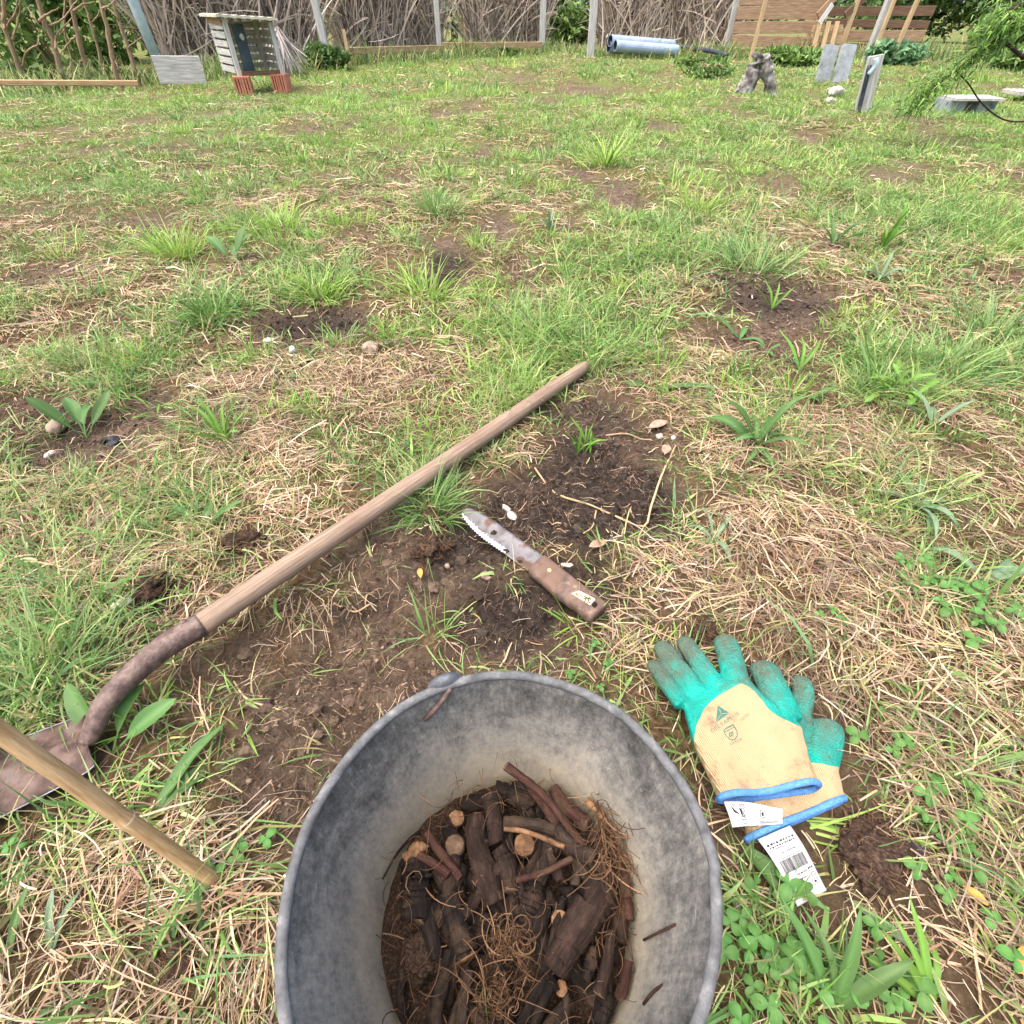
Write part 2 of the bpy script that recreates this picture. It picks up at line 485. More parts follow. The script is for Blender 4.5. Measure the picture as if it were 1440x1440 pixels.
M['knife_blade'] = mat_noise('soiled_knife_steel', [(0.3, (92, 86, 83)), (0.5, (122, 118, 118)), (0.7, (150, 149, 151))], 30, (1, 1, 1), None, 0.5, metal=.25, bump=.12, bscale=200, second=((96, 76, 62), 30, (1, 1, 1), .5, .6))
M['knife_wood'] = mat_noise('worn_red_wood', [(0.3, (66, 52, 44)), (0.5, (94, 76, 66)), (0.62, (114, 95, 83)), (0.75, (160, 122, 100))], 55, (1, 1, 1), None, 0.7, bump=.35, bscale=160, second=((110, 86, 72), 20, (1, 1, 1), .45, .6))
M['edge_chalk'] = mat_noise('bare_bright_teeth', [(0.35, (170, 170, 172)), (0.6, (222, 222, 222))], 120, rough=.6)
M['brass'] = mat_noise('brass_rivet', [(0.3, (170, 150, 95)), (0.7, (235, 215, 160))], 60, rough=.35, metal=.7)
M['sticker'] = mat_noise('cream_sticker', [(0.35, (196, 172, 130)), (0.6, (224, 204, 164))], 120, rough=.6)
M['ink'] = mat_noise('black_print', [(0.3, (34, 32, 30)), (0.7, (52, 48, 44))], 200, rough=.7)
M['greenink'] = mat_noise('green_print', [(0.3, (44, 92, 84)), (0.7, (78, 122, 104))], 700, rough=.9)
M['hole'] = mat_noise('dark_hole', [(0.3, (24, 18, 14)), (0.7, (40, 30, 24))], 60, rough=1)

def mat_glove_coat():
    m = bpy.data.materials.new('teal_latex')
    nt, b = nodes_of(m)
    v = coords(nt)
    a = N(nt, "ShaderNodeAttribute"); a.attribute_name = "dirt"
    n = N(nt, "ShaderNodeTexNoise"); n.inputs["Scale"].default_value = 42; n.inputs["Detail"].default_value = 8; n.inputs["Roughness"].default_value = .75
    nt.links.new(v, n.inputs["Vector"])
    ad = N(nt, "ShaderNodeMath"); ad.operation = 'ADD'
    nt.links.new(a.outputs["Fac"], ad.inputs[0]); nt.links.new(n.outputs["Fac"], ad.inputs[1])
    mr = N(nt, "ShaderNodeMapRange"); mr.inputs[1].default_value = .72; mr.inputs[2].default_value = 1.12; mr.inputs[4].default_value = .85
    nt.links.new(ad.outputs[0], mr.inputs[0])
    n2 = N(nt, "ShaderNodeTexNoise"); n2.inputs["Scale"].default_value = 30
    nt.links.new(v, n2.inputs["Vector"])
    r = ramp(nt, [(.3, (0, 132, 116)), (.7, (4, 160, 142))])
    nt.links.new(n2.outputs["Fac"], r.inputs[0])
    mx = N(nt, "ShaderNodeMix"); mx.data_type = 'RGBA'
    nt.links.new(mr.outputs[0], mx.inputs[0]); nt.links.new(r.outputs[0], mx.inputs[6]); mx.inputs[7].default_value = lin4((84, 80, 62))
    nt.links.new(mx.outputs[2], b.inputs["Base Color"])
    b.inputs["Roughness"].default_value = .6; b.inputs["Specular IOR Level"].default_value = .4
    nb = N(nt, "ShaderNodeTexNoise"); nb.inputs["Scale"].default_value = 420; nb.inputs["Detail"].default_value = 3
    nt.links.new(v, nb.inputs["Vector"])
    nb2 = N(nt, "ShaderNodeTexNoise"); nb2.inputs["Scale"].default_value = 60
    nt.links.new(v, nb2.inputs["Vector"])
    s2 = N(nt, "ShaderNodeMath"); s2.operation = 'MULTIPLY_ADD'; s2.inputs[1].default_value = 1.2
    nt.links.new(nb2.outputs["Fac"], s2.inputs[0]); nt.links.new(nb.outputs["Fac"], s2.inputs[2])
    bp = N(nt, "ShaderNodeBump"); bp.inputs["Strength"].default_value = .9; bp.inputs["Distance"].default_value = .004
    nt.links.new(s2.outputs[0], bp.inputs["Height"]); nt.links.new(bp.outputs[0], b.inputs["Normal"])
    return m
M['teal'] = mat_glove_coat()

def mat_knit(name, base, dirt, axis, freq=900):
    m = bpy.data.materials.new(name)
    nt, b = nodes_of(m)
    tcn = N(nt, "ShaderNodeTexCoord")
    mp = N(nt, "ShaderNodeMapping"); mp.inputs["Rotation"].default_value = (0, 0, axis)
    nt.links.new(tcn.outputs["Object"], mp.inputs["Vector"])
    w = N(nt, "ShaderNodeTexWave"); w.wave_type = 'BANDS'; w.bands_direction = 'X'; w.inputs["Scale"].default_value = freq / 6.28 * 1.0; w.inputs["Distortion"].default_value = .8; w.inputs["Detail Scale"].default_value = 3
    nt.links.new(mp.outputs[0], w.inputs["Vector"])
    w2 = N(nt, "ShaderNodeTexWave"); w2.wave_type = 'BANDS'; w2.bands_direction = 'Y'; w2.inputs["Scale"].default_value = freq / 6.28 * 1.3; w2.inputs["Distortion"].default_value = .8
    nt.links.new(mp.outputs[0], w2.inputs["Vector"])
    n = N(nt, "ShaderNodeTexNoise"); n.inputs["Scale"].default_value = 26; n.inputs["Detail"].default_value = 11; n.inputs["Roughness"].default_value = .82
    nt.links.new(tcn.outputs["Object"], n.inputs["Vector"])
    r = ramp(nt, [(.34, dirt), (.46, base), (.8, tuple(min(255, int(c * 1.05)) for c in base))])
    nt.links.new(n.outputs["Fac"], r.inputs[0])
    mu = N(nt, "ShaderNodeMath"); mu.operation = 'MULTIPLY'
    nt.links.new(w.outputs["Fac"], mu.inputs[0]); nt.links.new(w2.outputs["Fac"], mu.inputs[1])
    ad = N(nt, "ShaderNodeMath"); ad.operation = 'ADD'
    nt.links.new(mu.outputs[0], ad.inputs[0]); nt.links.new(w.outputs["Fac"], ad.inputs[1])
    hs = N(nt, "ShaderNodeMix"); hs.data_type = 'RGBA'; hs.blend_type = 'MULTIPLY'
    rr = ramp(nt, [(0, (196, 182, 164)), (.6, (255, 255, 255))]); nt.links.new(w.outputs["Fac"], rr.inputs[0])
    hs.inputs[0].default_value = .8
    nt.links.new(r.outputs[0], hs.inputs[6]); nt.links.new(rr.outputs[0], hs.inputs[7])
    nt.links.new(hs.outputs[2], b.inputs["Base Color"])
    b.inputs["Roughness"].default_value = .95; b.inputs["Specular IOR Level"].default_value = .1
    bp = N(nt, "ShaderNodeBump"); bp.inputs["Strength"].default_value = .7; bp.inputs["Distance"].default_value = .0015
    nt.links.new(ad.outputs[0], bp.inputs["Height"]); nt.links.new(bp.outputs[0], b.inputs["Normal"])
    return m
M['knit'] = mat_knit('cream_knit', (208, 181, 141), (150, 126, 102), math.radians(-18))
M['cuff'] = mat_noise('blue_cuff_yarn', [(0.3, (66, 116, 180)), (0.7, (104, 156, 214))], 300, rough=.9, bump=.6, bscale=700)
M['tagcloth'] = mat_noise('white_satin_label', [(0.3, (166, 166, 168)), (0.7, (200, 200, 202))], 40, rough=.5, bump=.15, bscale=60)

def mat_bucket_in():
    m = bpy.data.materials.new('scuffed_black_rubber')
    nt, b = nodes_of(m)
    a = N(nt, "ShaderNodeAttribute"); a.attribute_name = "tc"       # (angle * r, height, 0)
    sep = N(nt, "ShaderNodeSeparateXYZ"); nt.links.new(a.outputs["Vector"], sep.inputs[0])
    def nz(scale, st, detail=7, rough=.7, dist=0):
        mp = N(nt, "ShaderNodeMapping"); mp.inputs["Scale"].default_value = st
        nt.links.new(a.outputs["Vector"], mp.inputs["Vector"])
        n = N(nt, "ShaderNodeTexNoise"); n.inputs["Scale"].default_value = scale; n.inputs["Detail"].default_value = detail; n.inputs["Roughness"].default_value = rough; n.inputs["Distortion"].default_value = dist
        nt.links.new(mp.outputs[0], n.inputs["Vector"]); return n.outputs["Fac"]
    def math_(op, x, y):
        k = N(nt, "ShaderNodeMath"); k.operation = op
        for i, q in enumerate((x, y)):
            if isinstance(q, (int, float)): k.inputs[i].default_value = q
            else: nt.links.new(q, k.inputs[i])
        return k.outputs[0]
    def mrange(x, lo, hi, a0=0., a1=1.):
        k = N(nt, "ShaderNodeMapRange"); nt.links.new(x, k.inputs[0])
        for i, q in enumerate((lo, hi, a0, a1)): k.inputs[i + 1].default_value = q
        return k.outputs[0]
    big = nz(11, (1, 1, 1), 7, .72, .6)
    fine = nz(130, (1, 1, .6), 8, .8)
    scr = nz(110, (2.2, 2.2, .10), 6, .8, .4)       # scratches running up the wall
    scr2 = nz(60, (.45, .9, 2.0), 6, .75, 1.2)
    # dried cement film: more of it lower down the wall, broken by scuffs
    zz = mrange(sep.outputs["Z"], 0.235, 0.11)
    film = math_('ADD', math_('MULTIPLY', zz, .62), math_('MULTIPLY', math_('SUBTRACT', big, .5), 2.2))
    film = math_('ADD', film, math_('MULTIPLY', math_('SUBTRACT', fine, .5), 1.7))
    film = math_('ADD', film, math_('MULTIPLY', math_('SUBTRACT', scr, .5), .5))
    film = mrange(film, -.35, .9)
    r = ramp(nt, [(0, (66, 65, 62)), (.3, (104, 102, 97)), (.6, (142, 138, 129)), (1, (172, 165, 150))])
    nt.links.new(film, r.inputs[0])
    warm = mrange(sep.outputs["Z"], .15, .07)
    mx = N(nt, "ShaderNodeMix"); mx.data_type = 'RGBA'
    nt.links.new(math_('MULTIPLY', warm, math_('MULTIPLY', film, .4)), mx.inputs[0]); nt.links.new(r.outputs[0], mx.inputs[6]); mx.inputs[7].default_value = lin4((176, 160, 128))
    sc_ = mrange(scr, .60, .70)
    sc2_ = mrange(scr2, .62, .72)
    def scuffs(rot, lo, hi):
        mp = N(nt, "ShaderNodeMapping"); mp.inputs["Rotation"].default_value = rot; mp.inputs["Scale"].default_value = (3, .16, 3)
        nt.links.new(a.outputs["Vector"], mp.inputs["Vector"])
        n = N(nt, "ShaderNodeTexNoise"); n.inputs["Scale"].default_value = 75; n.inputs["Detail"].default_value = 4
        nt.links.new(mp.outputs[0], n.inputs["Vector"]); return mrange(n.outputs["Fac"], lo, hi)
    sc_ = math_('MAXIMUM', math_('MULTIPLY', sc_, .6), math_('MAXIMUM', scuffs((.6, .3, .5), .68, .74), scuffs((-.7, .5, 1.9), .69, .75)))
    mx2 = N(nt, "ShaderNodeMix"); mx2.data_type = 'RGBA'
    nt.links.new(math_('MULTIPLY', math_('MAXIMUM', sc_, sc2_), .45), mx2.inputs[0]); nt.links.new(mx.outputs[2], mx2.inputs[6]); mx2.inputs[7].default_value = lin4((190, 192, 194))
    nt.links.new(mx2.outputs[2], b.inputs["Base Color"])
    b.inputs["Roughness"].default_value = .75; b.inputs["Specular IOR Level"].default_value = .2
    bp = N(nt, "ShaderNodeBump"); bp.inputs["Strength"].default_value = .35; bp.inputs["Distance"].default_value = .003
    nt.links.new(fine, bp.inputs["Height"]); nt.links.new(bp.outputs[0], b.inputs["Normal"])
    return m
M['bucket'] = mat_bucket_in()
M['rim'] = mat_noise('scuffed_rim', [(0.3, (70, 70, 70)), (0.55, (102, 102, 102)), (0.8, (148, 147, 145))], 70, rough=.75, spec=.15, bump=.3, bscale=160)

M['lug'] = mat_noise('scuffed_lug', [(0.3, (56, 58, 61)), (0.55, (84, 86, 90)), (0.8, (128, 130, 132))], 70, rough=.6, bump=.3, bscale=160)
def bark(name, a, b_, c):
    return mat_noise(name, [(0.25, a), (0.5, b_), (0.75, c)], 40, (1, 3, 3), 'tc', .9, bump=1.0, bscale=110, second=((78, 62, 49), 40, (1, 1, 1), .54, .74), spec=.2)
M['bark_black'] = bark('black_bark', (14, 11, 10), (29, 23, 20), (54, 44, 37))
M['bark_brown'] = bark('brown_bark', (22, 16, 14), (42, 31, 26), (70, 54, 46))
M['bark_red'] = bark('red_bark', (36, 22, 19), (62, 40, 34), (92, 65, 55))
M['bark_grey'] = bark('grey_bark', (28, 23, 20), (50, 41, 35), (80, 67, 57))
M['cut'] = mat_noise('cut_wood', [(0.3, (62, 44, 32)), (0.5, (108, 79, 54)), (0.7, (150, 116, 84))], 90, (1, 1, 1), None, .8, bump=.4)
M['cut_dirty'] = mat_noise('dirty_cut_wood', [(0.3, (54, 42, 34)), (0.5, (88, 70, 55)), (0.7, (120, 98, 78))], 110, (1, 1, 1), None, .9, bump=.5)
M['fibre'] = mat_col('root_fibre', 0.8, 0.1, 0.2)

def wood(name, a, b_, c, sc=6):
    return mat_noise(name, [(0.28, a), (0.5, b_), (0.72, c)], sc, (1, 14, 14), 'tc', .85, bump=.3, bscale=30)
M['board'] = wood('orange_board', (114, 89, 68), (150, 122, 96), (178, 150, 122))
M['board_dark'] = wood('brown_board', (76, 56, 44), (104, 80, 62), (130, 104, 82))
M['plank_grey'] = wood('grey_plank', (136, 134, 128), (180, 178, 172), (214, 212, 204))
M['stake'] = wood('pale_stake', (140, 114, 82), (184, 156, 118), (208, 184, 148))
M['rail'] = wood('old_rail', (116, 94, 68), (160, 134, 100), (186, 164, 130))
M['post_grey'] = wood('grey_post', (134, 132, 126), (172, 170, 164), (206, 206, 200))
M['post_blue'] = mat_noise('pale_blue_pipe', [(0.3, (150, 168, 172)), (0.7, (196, 212, 216))], 6, rough=.5)
M['pvc'] = mat_noise('pale_blue_pvc', [(0.3, (128, 144, 168)), (0.7, (170, 184, 206))], 5, rough=.35, spec=.5)
M['pvc_in'] = mat_noise('pvc_bore', [(0.3, (40, 50, 66)), (0.7, (64, 78, 96))], 5, rough=.5)
M['terracotta'] = mat_noise('terracotta', [(0.3, (158, 98, 74)), (0.7, (192, 132, 106))], 14, rough=.9, bump=.3)
M['concrete'] = mat_noise('grey_block', [(0.3, (126, 132, 134)), (0.7, (164, 170, 172))], 18, rough=.9, bump=.4, second=((84, 90, 92), 5, (1, 1, 1), .6, .7))
M['slate'] = mat_noise('dark_slate_panel', [(0.3, (48, 58, 64)), (0.7, (78, 92, 100))], 8, rough=.7)
M['roofing'] = mat_noise('pale_roof_sheet', [(0.3, (168, 160, 134)), (0.7, (214, 210, 190))], 9, rough=.8)
M['stumpwood'] = mat_noise('weathered_stump', [(0.3, (52, 47, 44)), (0.45, (104, 98, 93)), (0.58, (150, 145, 140)), (0.78, (190, 186, 182))], 12, (1, 1, .35), None, .9, bump=.8, bscale=24)
M['stone'] = mat_noise('pale_stone', [(0.3, (158, 149, 138)), (0.7, (204, 198, 190))], 40, rough=.8, bump=.4)
M['slabstone'] = mat_noise('weathered_slab', [(0.3, (150, 146, 138)), (0.7, (196, 192, 184))], 20, rough=.9, bump=.4)
M['pebble'] = mat_noise('brown_pebble', [(0.3, (120, 100, 88)), (0.7, (166, 146, 128))], 60, rough=.8, bump=.3)
M['darkpebble'] = mat_noise('charcoal_pebble', [(0.3, (30, 30, 34)), (0.7, (66, 66, 72))], 60, rough=.6, bump=.4)
M['hose'] = mat_noise('black_hose', [(0.3, (38, 42, 50)), (0.7, (70, 76, 88))], 20, rough=.5)
M['reed'] = mat_col('reed_stalk', 0.85, 0.1, 0.2)
M['foliage'] = mat_col('far_foliage', 0.55, 0.3, 0.3)
M['wall'] = mat_noise('white_render', [(0.3, (226, 226, 224)), (0.7, (244, 243, 240))], 2, rough=.9)
M['tile'] = mat_noise('roof_tile', [(0.3, (150, 90, 70)), (0.7, (186, 122, 98))], 3, rough=.9)
M['pane'] = mat_noise('dark_pane', [(0.3, (40, 46, 54)), (0.7, (64, 72, 82))], 3, rough=.2)
M['hill'] = mat_noise('wooded_hill', [(0.3, (58, 74, 60)), (0.7, (92, 110, 84))], .12, rough=1)
M['leafdead'] = mat_noise('orange_dead_leaf', [(0.3, (176, 112, 50)), (0.7, (214, 160, 84))], 90, rough=.7)
M['leafbrown'] = mat_noise('brown_dead_leaf', [(0.3, (128, 96, 78)), (0.7, (178, 150, 128))], 90, rough=.8)

def mat_ground():
    m = bpy.data.materials.new('lawn_soil')
    nt, b = nodes_of(m)
    tcn = N(nt, "ShaderNodeTexCoord")
    def nz(scale, detail=8, rough=.65):
        n = N(nt, "ShaderNodeTexNoise"); n.inputs["Scale"].default_value = scale; n.inputs["Detail"].default_value = detail; n.inputs["Roughness"].default_value = rough
        nt.links.new(tcn.outputs["Object"], n.inputs["Vector"]); return n.outputs["Fac"]
    soil = ramp(nt, [(.28, (66, 56, 47)), (.45, (106, 91, 77)), (.6, (138, 120, 103)), (.75, (172, 153, 132))])
    nt.links.new(nz(46, 10, .75), soil.inputs[0])
    tone = ramp(nt, [(.35, (136, 133, 130)), (.65, (250, 244, 236))])
    nt.links.new(nz(5, 4), tone.inputs[0])
    sm = N(nt, "ShaderNodeMix"); sm.data_type = 'RGBA'; sm.blend_type = 'MULTIPLY'; sm.inputs[0].default_value = .5
    nt.links.new(soil.outputs[0], sm.inputs[6]); nt.links.new(tone.outputs[0], sm.inputs[7])
    pk = ramp(nt, [(.28, (34, 30, 27)), (.45, (58, 50, 44)), (.6, (84, 74, 66)), (.75, (128, 116, 102))])
    nt.links.new(nz(60, 10, .75), pk.inputs[0])
    pa = N(nt, "ShaderNodeAttribute"); pa.attribute_name = "peat"
    sm2 = N(nt, "ShaderNodeMix"); sm2.data_type = 'RGBA'
    nt.links.new(pa.outputs["Fac"], sm2.inputs[0]); nt.links.new(sm.outputs[2], sm2.inputs[6]); nt.links.new(pk.outputs[0], sm2.inputs[7]); sm = sm2
    thatch = ramp(nt, [(.3, (66, 52, 38)), (.5, (108, 88, 64)), (.7, (152, 130, 98))])
    nt.links.new(nz(80, 9, .75), thatch.inputs[0])
    green = ramp(nt, [(.3, (70, 84, 42)), (.5, (102, 116, 62)), (.7, (138, 146, 88))])
    nt.links.new(nz(40, 9, .75), green.inputs[0])
    a = N(nt, "ShaderNodeAttribute"); a.attribute_name = "soil"
    d = N(nt, "ShaderNodeAttribute"); d.attribute_name = "dry"
    m1 = N(nt, "ShaderNodeMix"); m1.data_type = 'RGBA'
    nt.links.new(d.outputs["Fac"], m1.inputs[0]); nt.links.new(green.outputs[0], m1.inputs[6]); nt.links.new(thatch.outputs[0], m1.inputs[7])
    m2 = N(nt, "ShaderNodeMix"); m2.data_type = 'RGBA'
    nt.links.new(a.outputs["Fac"], m2.inputs[0]); nt.links.new(m1.outputs[2], m2.inputs[6]); nt.links.new(sm.outputs[2], m2.inputs[7])
    nt.links.new(m2.outputs[2], b.inputs["Base Color"])
    b.inputs["Roughness"].default_value = 1; b.inputs["Specular IOR Level"].default_value = .05
    bp = N(nt, "ShaderNodeBump"); bp.inputs["Strength"].default_value = 1; bp.inputs["Distance"].default_value = .012
    nt.links.new(nz(150, 6, .8), bp.inputs["Height"]); nt.links.new(bp.outputs[0], b.inputs["Normal"])
    return m
M['ground'] = mat_ground()

# ------------------------------------------------------------------ the ground: one sheet to the horizon
def axis_pts(lo, hi, step0, c0, c1, growth):
    """fine steps between c0 and c1, growing outwards"""
    a = list(np.arange(c0, c1, step0))
    s = step0; x = a[-1]
    while x < hi:
        s *= growth; x += s; a.append(x)
    s = step0; x = a[0]; b = []
    while x > lo:
        s *= growth; x -= s; b.append(x)
    return np.array(b[::-1] + a)
gx = axis_pts(-400, 400, 0.007, -0.75, 0.62, 1.055)
gy = axis_pts(-60, 600, 0.007, -0.02, 1.25, 1.05)
X, Y = np.meshgrid(gx, gy)
xr, yr = X.ravel(), Y.ravel()
so, dr, lu = masks(xr, yr)
zz = H(xr, yr, field(SOIL, xr, yr, 3))
pe = field(PEAT, xr, yr, 13)
farf = sstep(18, 40, np.sqrt(xr ** 2 + yr ** 2))
zz = zz * (1 - farf) - farf * 0.3
nx_, ny_ = len(gx), len(gy)
idx = np.arange(nx_ * ny_).reshape(ny_, nx_)
Q = np.stack([idx[:-1, :-1], idx[:-1, 1:], idx[1:, 1:], idx[1:, :-1]], -1).reshape(-1, 4)
ground = new_obj("ground", np_mesh("ground", np.stack([xr, yr, zz], 1), Q, None, True, {"soil": so, "peat": pe, "dry": np.clip(np.maximum(dr, 1 - .85 * sstep(1.5, 5, yr)), 0, 1)}), M['ground'])
tag(ground, "uneven garden lawn with bare dug soil and dry thatch", kind='structure')
print("ground quads", len(Q))

# ------------------------------------------------------------------ strands: many thin blades in one mesh (grass, straw, reeds, fibres)
def strands(base, az, el, L, W, bend, twist, col, nseg=3, roll=None, taper=0.8, lie=False, lift=None, tipcol=None):
    n = len(base)
    s = np.linspace(0, 1, nseg + 1)
    P = np.zeros((n, nseg + 1, 3)); P[:, 0] = base
    AZ = az[:, None] + twist[:, None] * s; EL = el[:, None] + bend[:, None] * s
    st = L / nseg
    for i in range(nseg):
        a = 0.5 * (AZ[:, i] + AZ[:, i + 1]); e = 0.5 * (EL[:, i] + EL[:, i + 1])
        P[:, i + 1, 0] = P[:, i, 0] + st * np.cos(e) * np.cos(a)
        P[:, i + 1, 1] = P[:, i, 1] + st * np.cos(e) * np.sin(a)
        P[:, i + 1, 2] = P[:, i, 2] + st * np.sin(e)
    if lie:
        hz = H(P[:, :, 0].ravel(), P[:, :, 1].ravel()).reshape(n, nseg + 1)
        arch = np.sin(s * math.pi)[None] * (L * np.maximum(np.sin(el), 0) * .55)[:, None] + (s[None] * (L * np.sin(el) * .5)[:, None])
        P[:, :, 2] = hz + lift[:, None] + np.maximum(arch, -0.002)
    if roll is None: roll = np.zeros(n)
    side = np.stack([-np.sin(AZ), np.cos(AZ), np.zeros_like(AZ)], -1)
    up = np.stack([-np.sin(EL) * np.cos(AZ), -np.sin(EL) * np.sin(AZ), np.cos(EL)], -1)
    S = side * np.cos(roll)[:, None, None] + up * np.sin(roll)[:, None, None]
    w = (1 - taper * s ** 1.6)[None] * W[:, None] * 0.5
    w[:, 0] *= 0.8
    V = np.stack([P - S * w[..., None], P + S * w[..., None]], 2)         # n, k, 2, 3
    m = (nseg + 1) * 2
    b = (np.arange(n) * m)[:, None] + (np.arange(nseg) * 2)[None]
    Qd = np.stack([b, b + 1, b + 3, b + 2], -1).reshape(-1, 4)
    C = np.ones((n, nseg + 1, 2, 4))
    if tipcol is None:
        C[..., :3] = col[:, None, None, :]
    else:
        C[..., :3] = col[:, None, None, :] * (1 - s)[None, :, None, None] + tipcol[:, None, None, :] * s[None, :, None, None]
    return V.reshape(-1, 3), Qd, C.reshape(-1, 4)

class Bag:
    def __init__(s): s.V = []; s.Q = []; s.C = []; s.n = 0
    def add(s, r):
        V, Qd, C = r
        s.V.append(V); s.Q.append(Qd + s.n); s.C.append(C); s.n += len(V)
    def build(s, name, mat, parent=None):
        me = np_mesh(name, np.vstack(s.V), np.vstack(s.Q), None, False, {"col": np.vstack(s.C)})
        return new_obj(name, me, mat, parent)

def palette(cols, n, var=0.12, w=None):
    c = np.array([lin(k) for k in cols])
    i = rng.choice(len(c), n, p=w)
    j = rng.choice(len(c), n, p=w)
    f = rng.random(n)[:, None] * .5
    out = c[i] * (1 - f) + c[j] * f
    return np.clip(out * rng.normal(1, var, n)[:, None], 0.005, 0.95)

GREENS = [(84, 116, 52), (104, 140, 66), (122, 158, 84), (142, 172, 100), (82, 112, 66), (108, 144, 92), (154, 170, 110)]
YELLOWGREENS = [(130, 162, 66), (148, 178, 82), (166, 186, 102), (114, 152, 62)]
STRAWS = [(198, 168, 136), (178, 144, 114), (150, 116, 90), (214, 192, 164), (112, 84, 66), (166, 146, 118), (184, 156, 128), (132, 102, 80), (158, 146, 130)]
PALES = [(172, 168, 112), (186, 176, 124), (150, 150, 92), (196, 182, 138)]
REEDS = [(162, 145, 132), (194, 178, 164), (132, 114, 102), (220, 206, 192), (98, 84, 76), (180, 162, 142), (204, 188, 164)]

# ------------------------------------------------------------------ far background
# wooded hill with a few white houses on the skyline
hv = []; hq = []
xs = np.linspace(-260, 420, 90); rows = 14
for r in range(rows):
    f = r / (rows - 1)
    for x in xs:
        top = 16 + 9 * float(fbm(np.array([x * .012]), np.array([3.0]), 200, 4)[0]) - .01 * abs(x - 160)
        hv.append((x, 190 + 90 * f + 10 * math.sin(x * .02), -1 + top * math.sin(f * math.pi * .5) ** .8 + 1.2 * float(fbm(np.array([x * .15]), np.array([r * 1.7]), 210, 3)[0])))
nn = len(xs)
for r in range(rows - 1):
    for i in range(nn - 1):
        hq.append((r * nn + i, r * nn + i + 1, (r + 1) * nn + i + 1, (r + 1) * nn + i))
hill = new_obj("hill", np_mesh("hill", hv, hq, None, True), M['hill'])
tag(hill, "distant wooded hill on the skyline", kind='structure')

def leaf_cloud(bag, n, cen, rad, size, cols, var=.2, up=.3, elong=1.8):
    """small leaf faces spread through a volume"""
    u = rng.normal(0, 1, (n, 3)); u /= np.linalg.norm(u, axis=1)[:, None]
    r = rng.random(n) ** .4
    p = np.array(cen) + u * r[:, None] * np.array(rad)
    k = fbm(p[:, 0] * 3.1, p[:, 2] * 3.1 + p[:, 1], 300, 3)
    keep = k > .36
    p = p[keep]; n = len(p)
    L = size * rng.uniform(.6, 1.5, n)
    bag.add(strands(p, rng.random(n) * 6.283, rng.uniform(-.9, 1.1, n) + up, L, L / elong, rng.uniform(-1, .2, n), rng.normal(0, .3, n), palette(cols, n, var), 2, rng.normal(0, .8, n), .9))

WOODG = [(44, 62, 34), (60, 84, 44), (84, 110, 58), (110, 138, 76), (36, 48, 32)]
# house row on the hill
def house(x, y, z, w, d, hgt, label, tilecol='tile'):
    e = empty("house", (x, y, z)); tag(e, label, "house", "white houses on the far hill")
    under(MB().box((x, y, z + hgt / 2), (w, d, hgt)).build("wall", M['wall']), e)
    rf = MB()
    a = [(x - w * .56, y - d * .58, z + hgt), (x + w * .56, y - d * .58, z + hgt), (x + w * .56, y + d * .58, z + hgt), (x - w * .56, y + d * .58, z + hgt), (x - w * .56, y, z + hgt + w * .22), (x + w * .56, y, z + hgt + w * .22)]
    rf.add(a, [(0, 1, 5, 4), (2, 3, 4, 5), (3, 2, 1, 0)], [(0, 4, 3), (1, 2, 5)])
    under(rf.build("roof", M[tilecol]), e)
    for k in (-.28, 0, .28):
        under(MB().box((x + k * w, y - d / 2 - .02, z + hgt * .55), (w * .12, .08, hgt * .3)).build("window", M['pane']), e)
for k, (px, w, hh, lab) in enumerate([(1318, 9, 3.2, "leftmost white house on the skyline above the board fence"), (1352, 12, 3.4, "second white house from left on the skyline"),
                                      (1393, 11, 3.2, "white house on skyline just right of the leafy branch top"), (1425, 13, 3.6, "white house at the right end of the skyline")]):
    Yh = 165 + 6 * (k % 2)
    p = AT(px, 7, Yh)
    house(p.x, Yh, p.z - 1.6 + .3 * k, w, 8, hh, lab)

wb = Bag()
for k in range(26):
    X_ = 14 + k * 3.4 + rng.normal(0, 1); Y_ = 46 + rng.normal(0, 6)
    leaf_cloud(wb, 420, (X_, Y_, .9 + rng.uniform(-.2, .5)), (3.0, 2.5, 1.6 + rng.random()), .5, WOODG, .2)
o = wb.build("distant_wood", M['foliage']); tag(o, "far dark wood beyond the garden at upper right", "trees", kind='stuff')
# shrub masses beyond the fences: each its own plant
def bush(cx, cy, rx, ry, h, n, size, cols, label, group="shrubs beyond the fences", name="shrub", stems=4):
    z0 = h1(cx, cy)
    e = empty(name, (cx, cy, z0)); tag(e, label, "shrub", group)
    b = Bag()
    leaf_cloud(b, n, (cx, cy, z0 + h * .5), (rx, ry, h * .55), size, cols)
    for _ in range(4):
        leaf_cloud(b, n // 4, (cx + rng.uniform(-.6, .6) * rx, cy + rng.uniform(-.5, .5) * ry, z0 + h * rng.uniform(.4, 1.0)), (rx * .45, ry * .5, h * .3), size, cols)
    under(b.build("foliage", M['foliage']), e)
    for _ in range(stems):
        a = rng.random() * 6.28
        p0 = Vector((cx + .15 * rx * math.cos(a), cy + .15 * ry * math.sin(a), z0 - .05)); p1 = Vector((cx + .6 * rx * math.cos(a), cy + .5 * ry * math.sin(a), z0 + h * .8))
        under(MB().tube(smooth_path([p0, (p0 + p1) / 2 + Vector((rng.normal(0, .05), 0, .1)), p1], 8, .01), np.linspace(.02, .006, 9), 5).build("stem", M['stem']), e)
    return e
DG = [(38, 54, 30), (54, 76, 38), (76, 104, 50), (98, 128, 66), (120, 146, 84)]
LG = [(84, 112, 54), (106, 138, 66), (130, 160, 84), (150, 174, 100), (70, 96, 46)]
bush(-8.6, 11.0, 1.8, 1.2, 2.6, 2600, .13, DG, "large dark green shrub behind bare stems at the left edge")
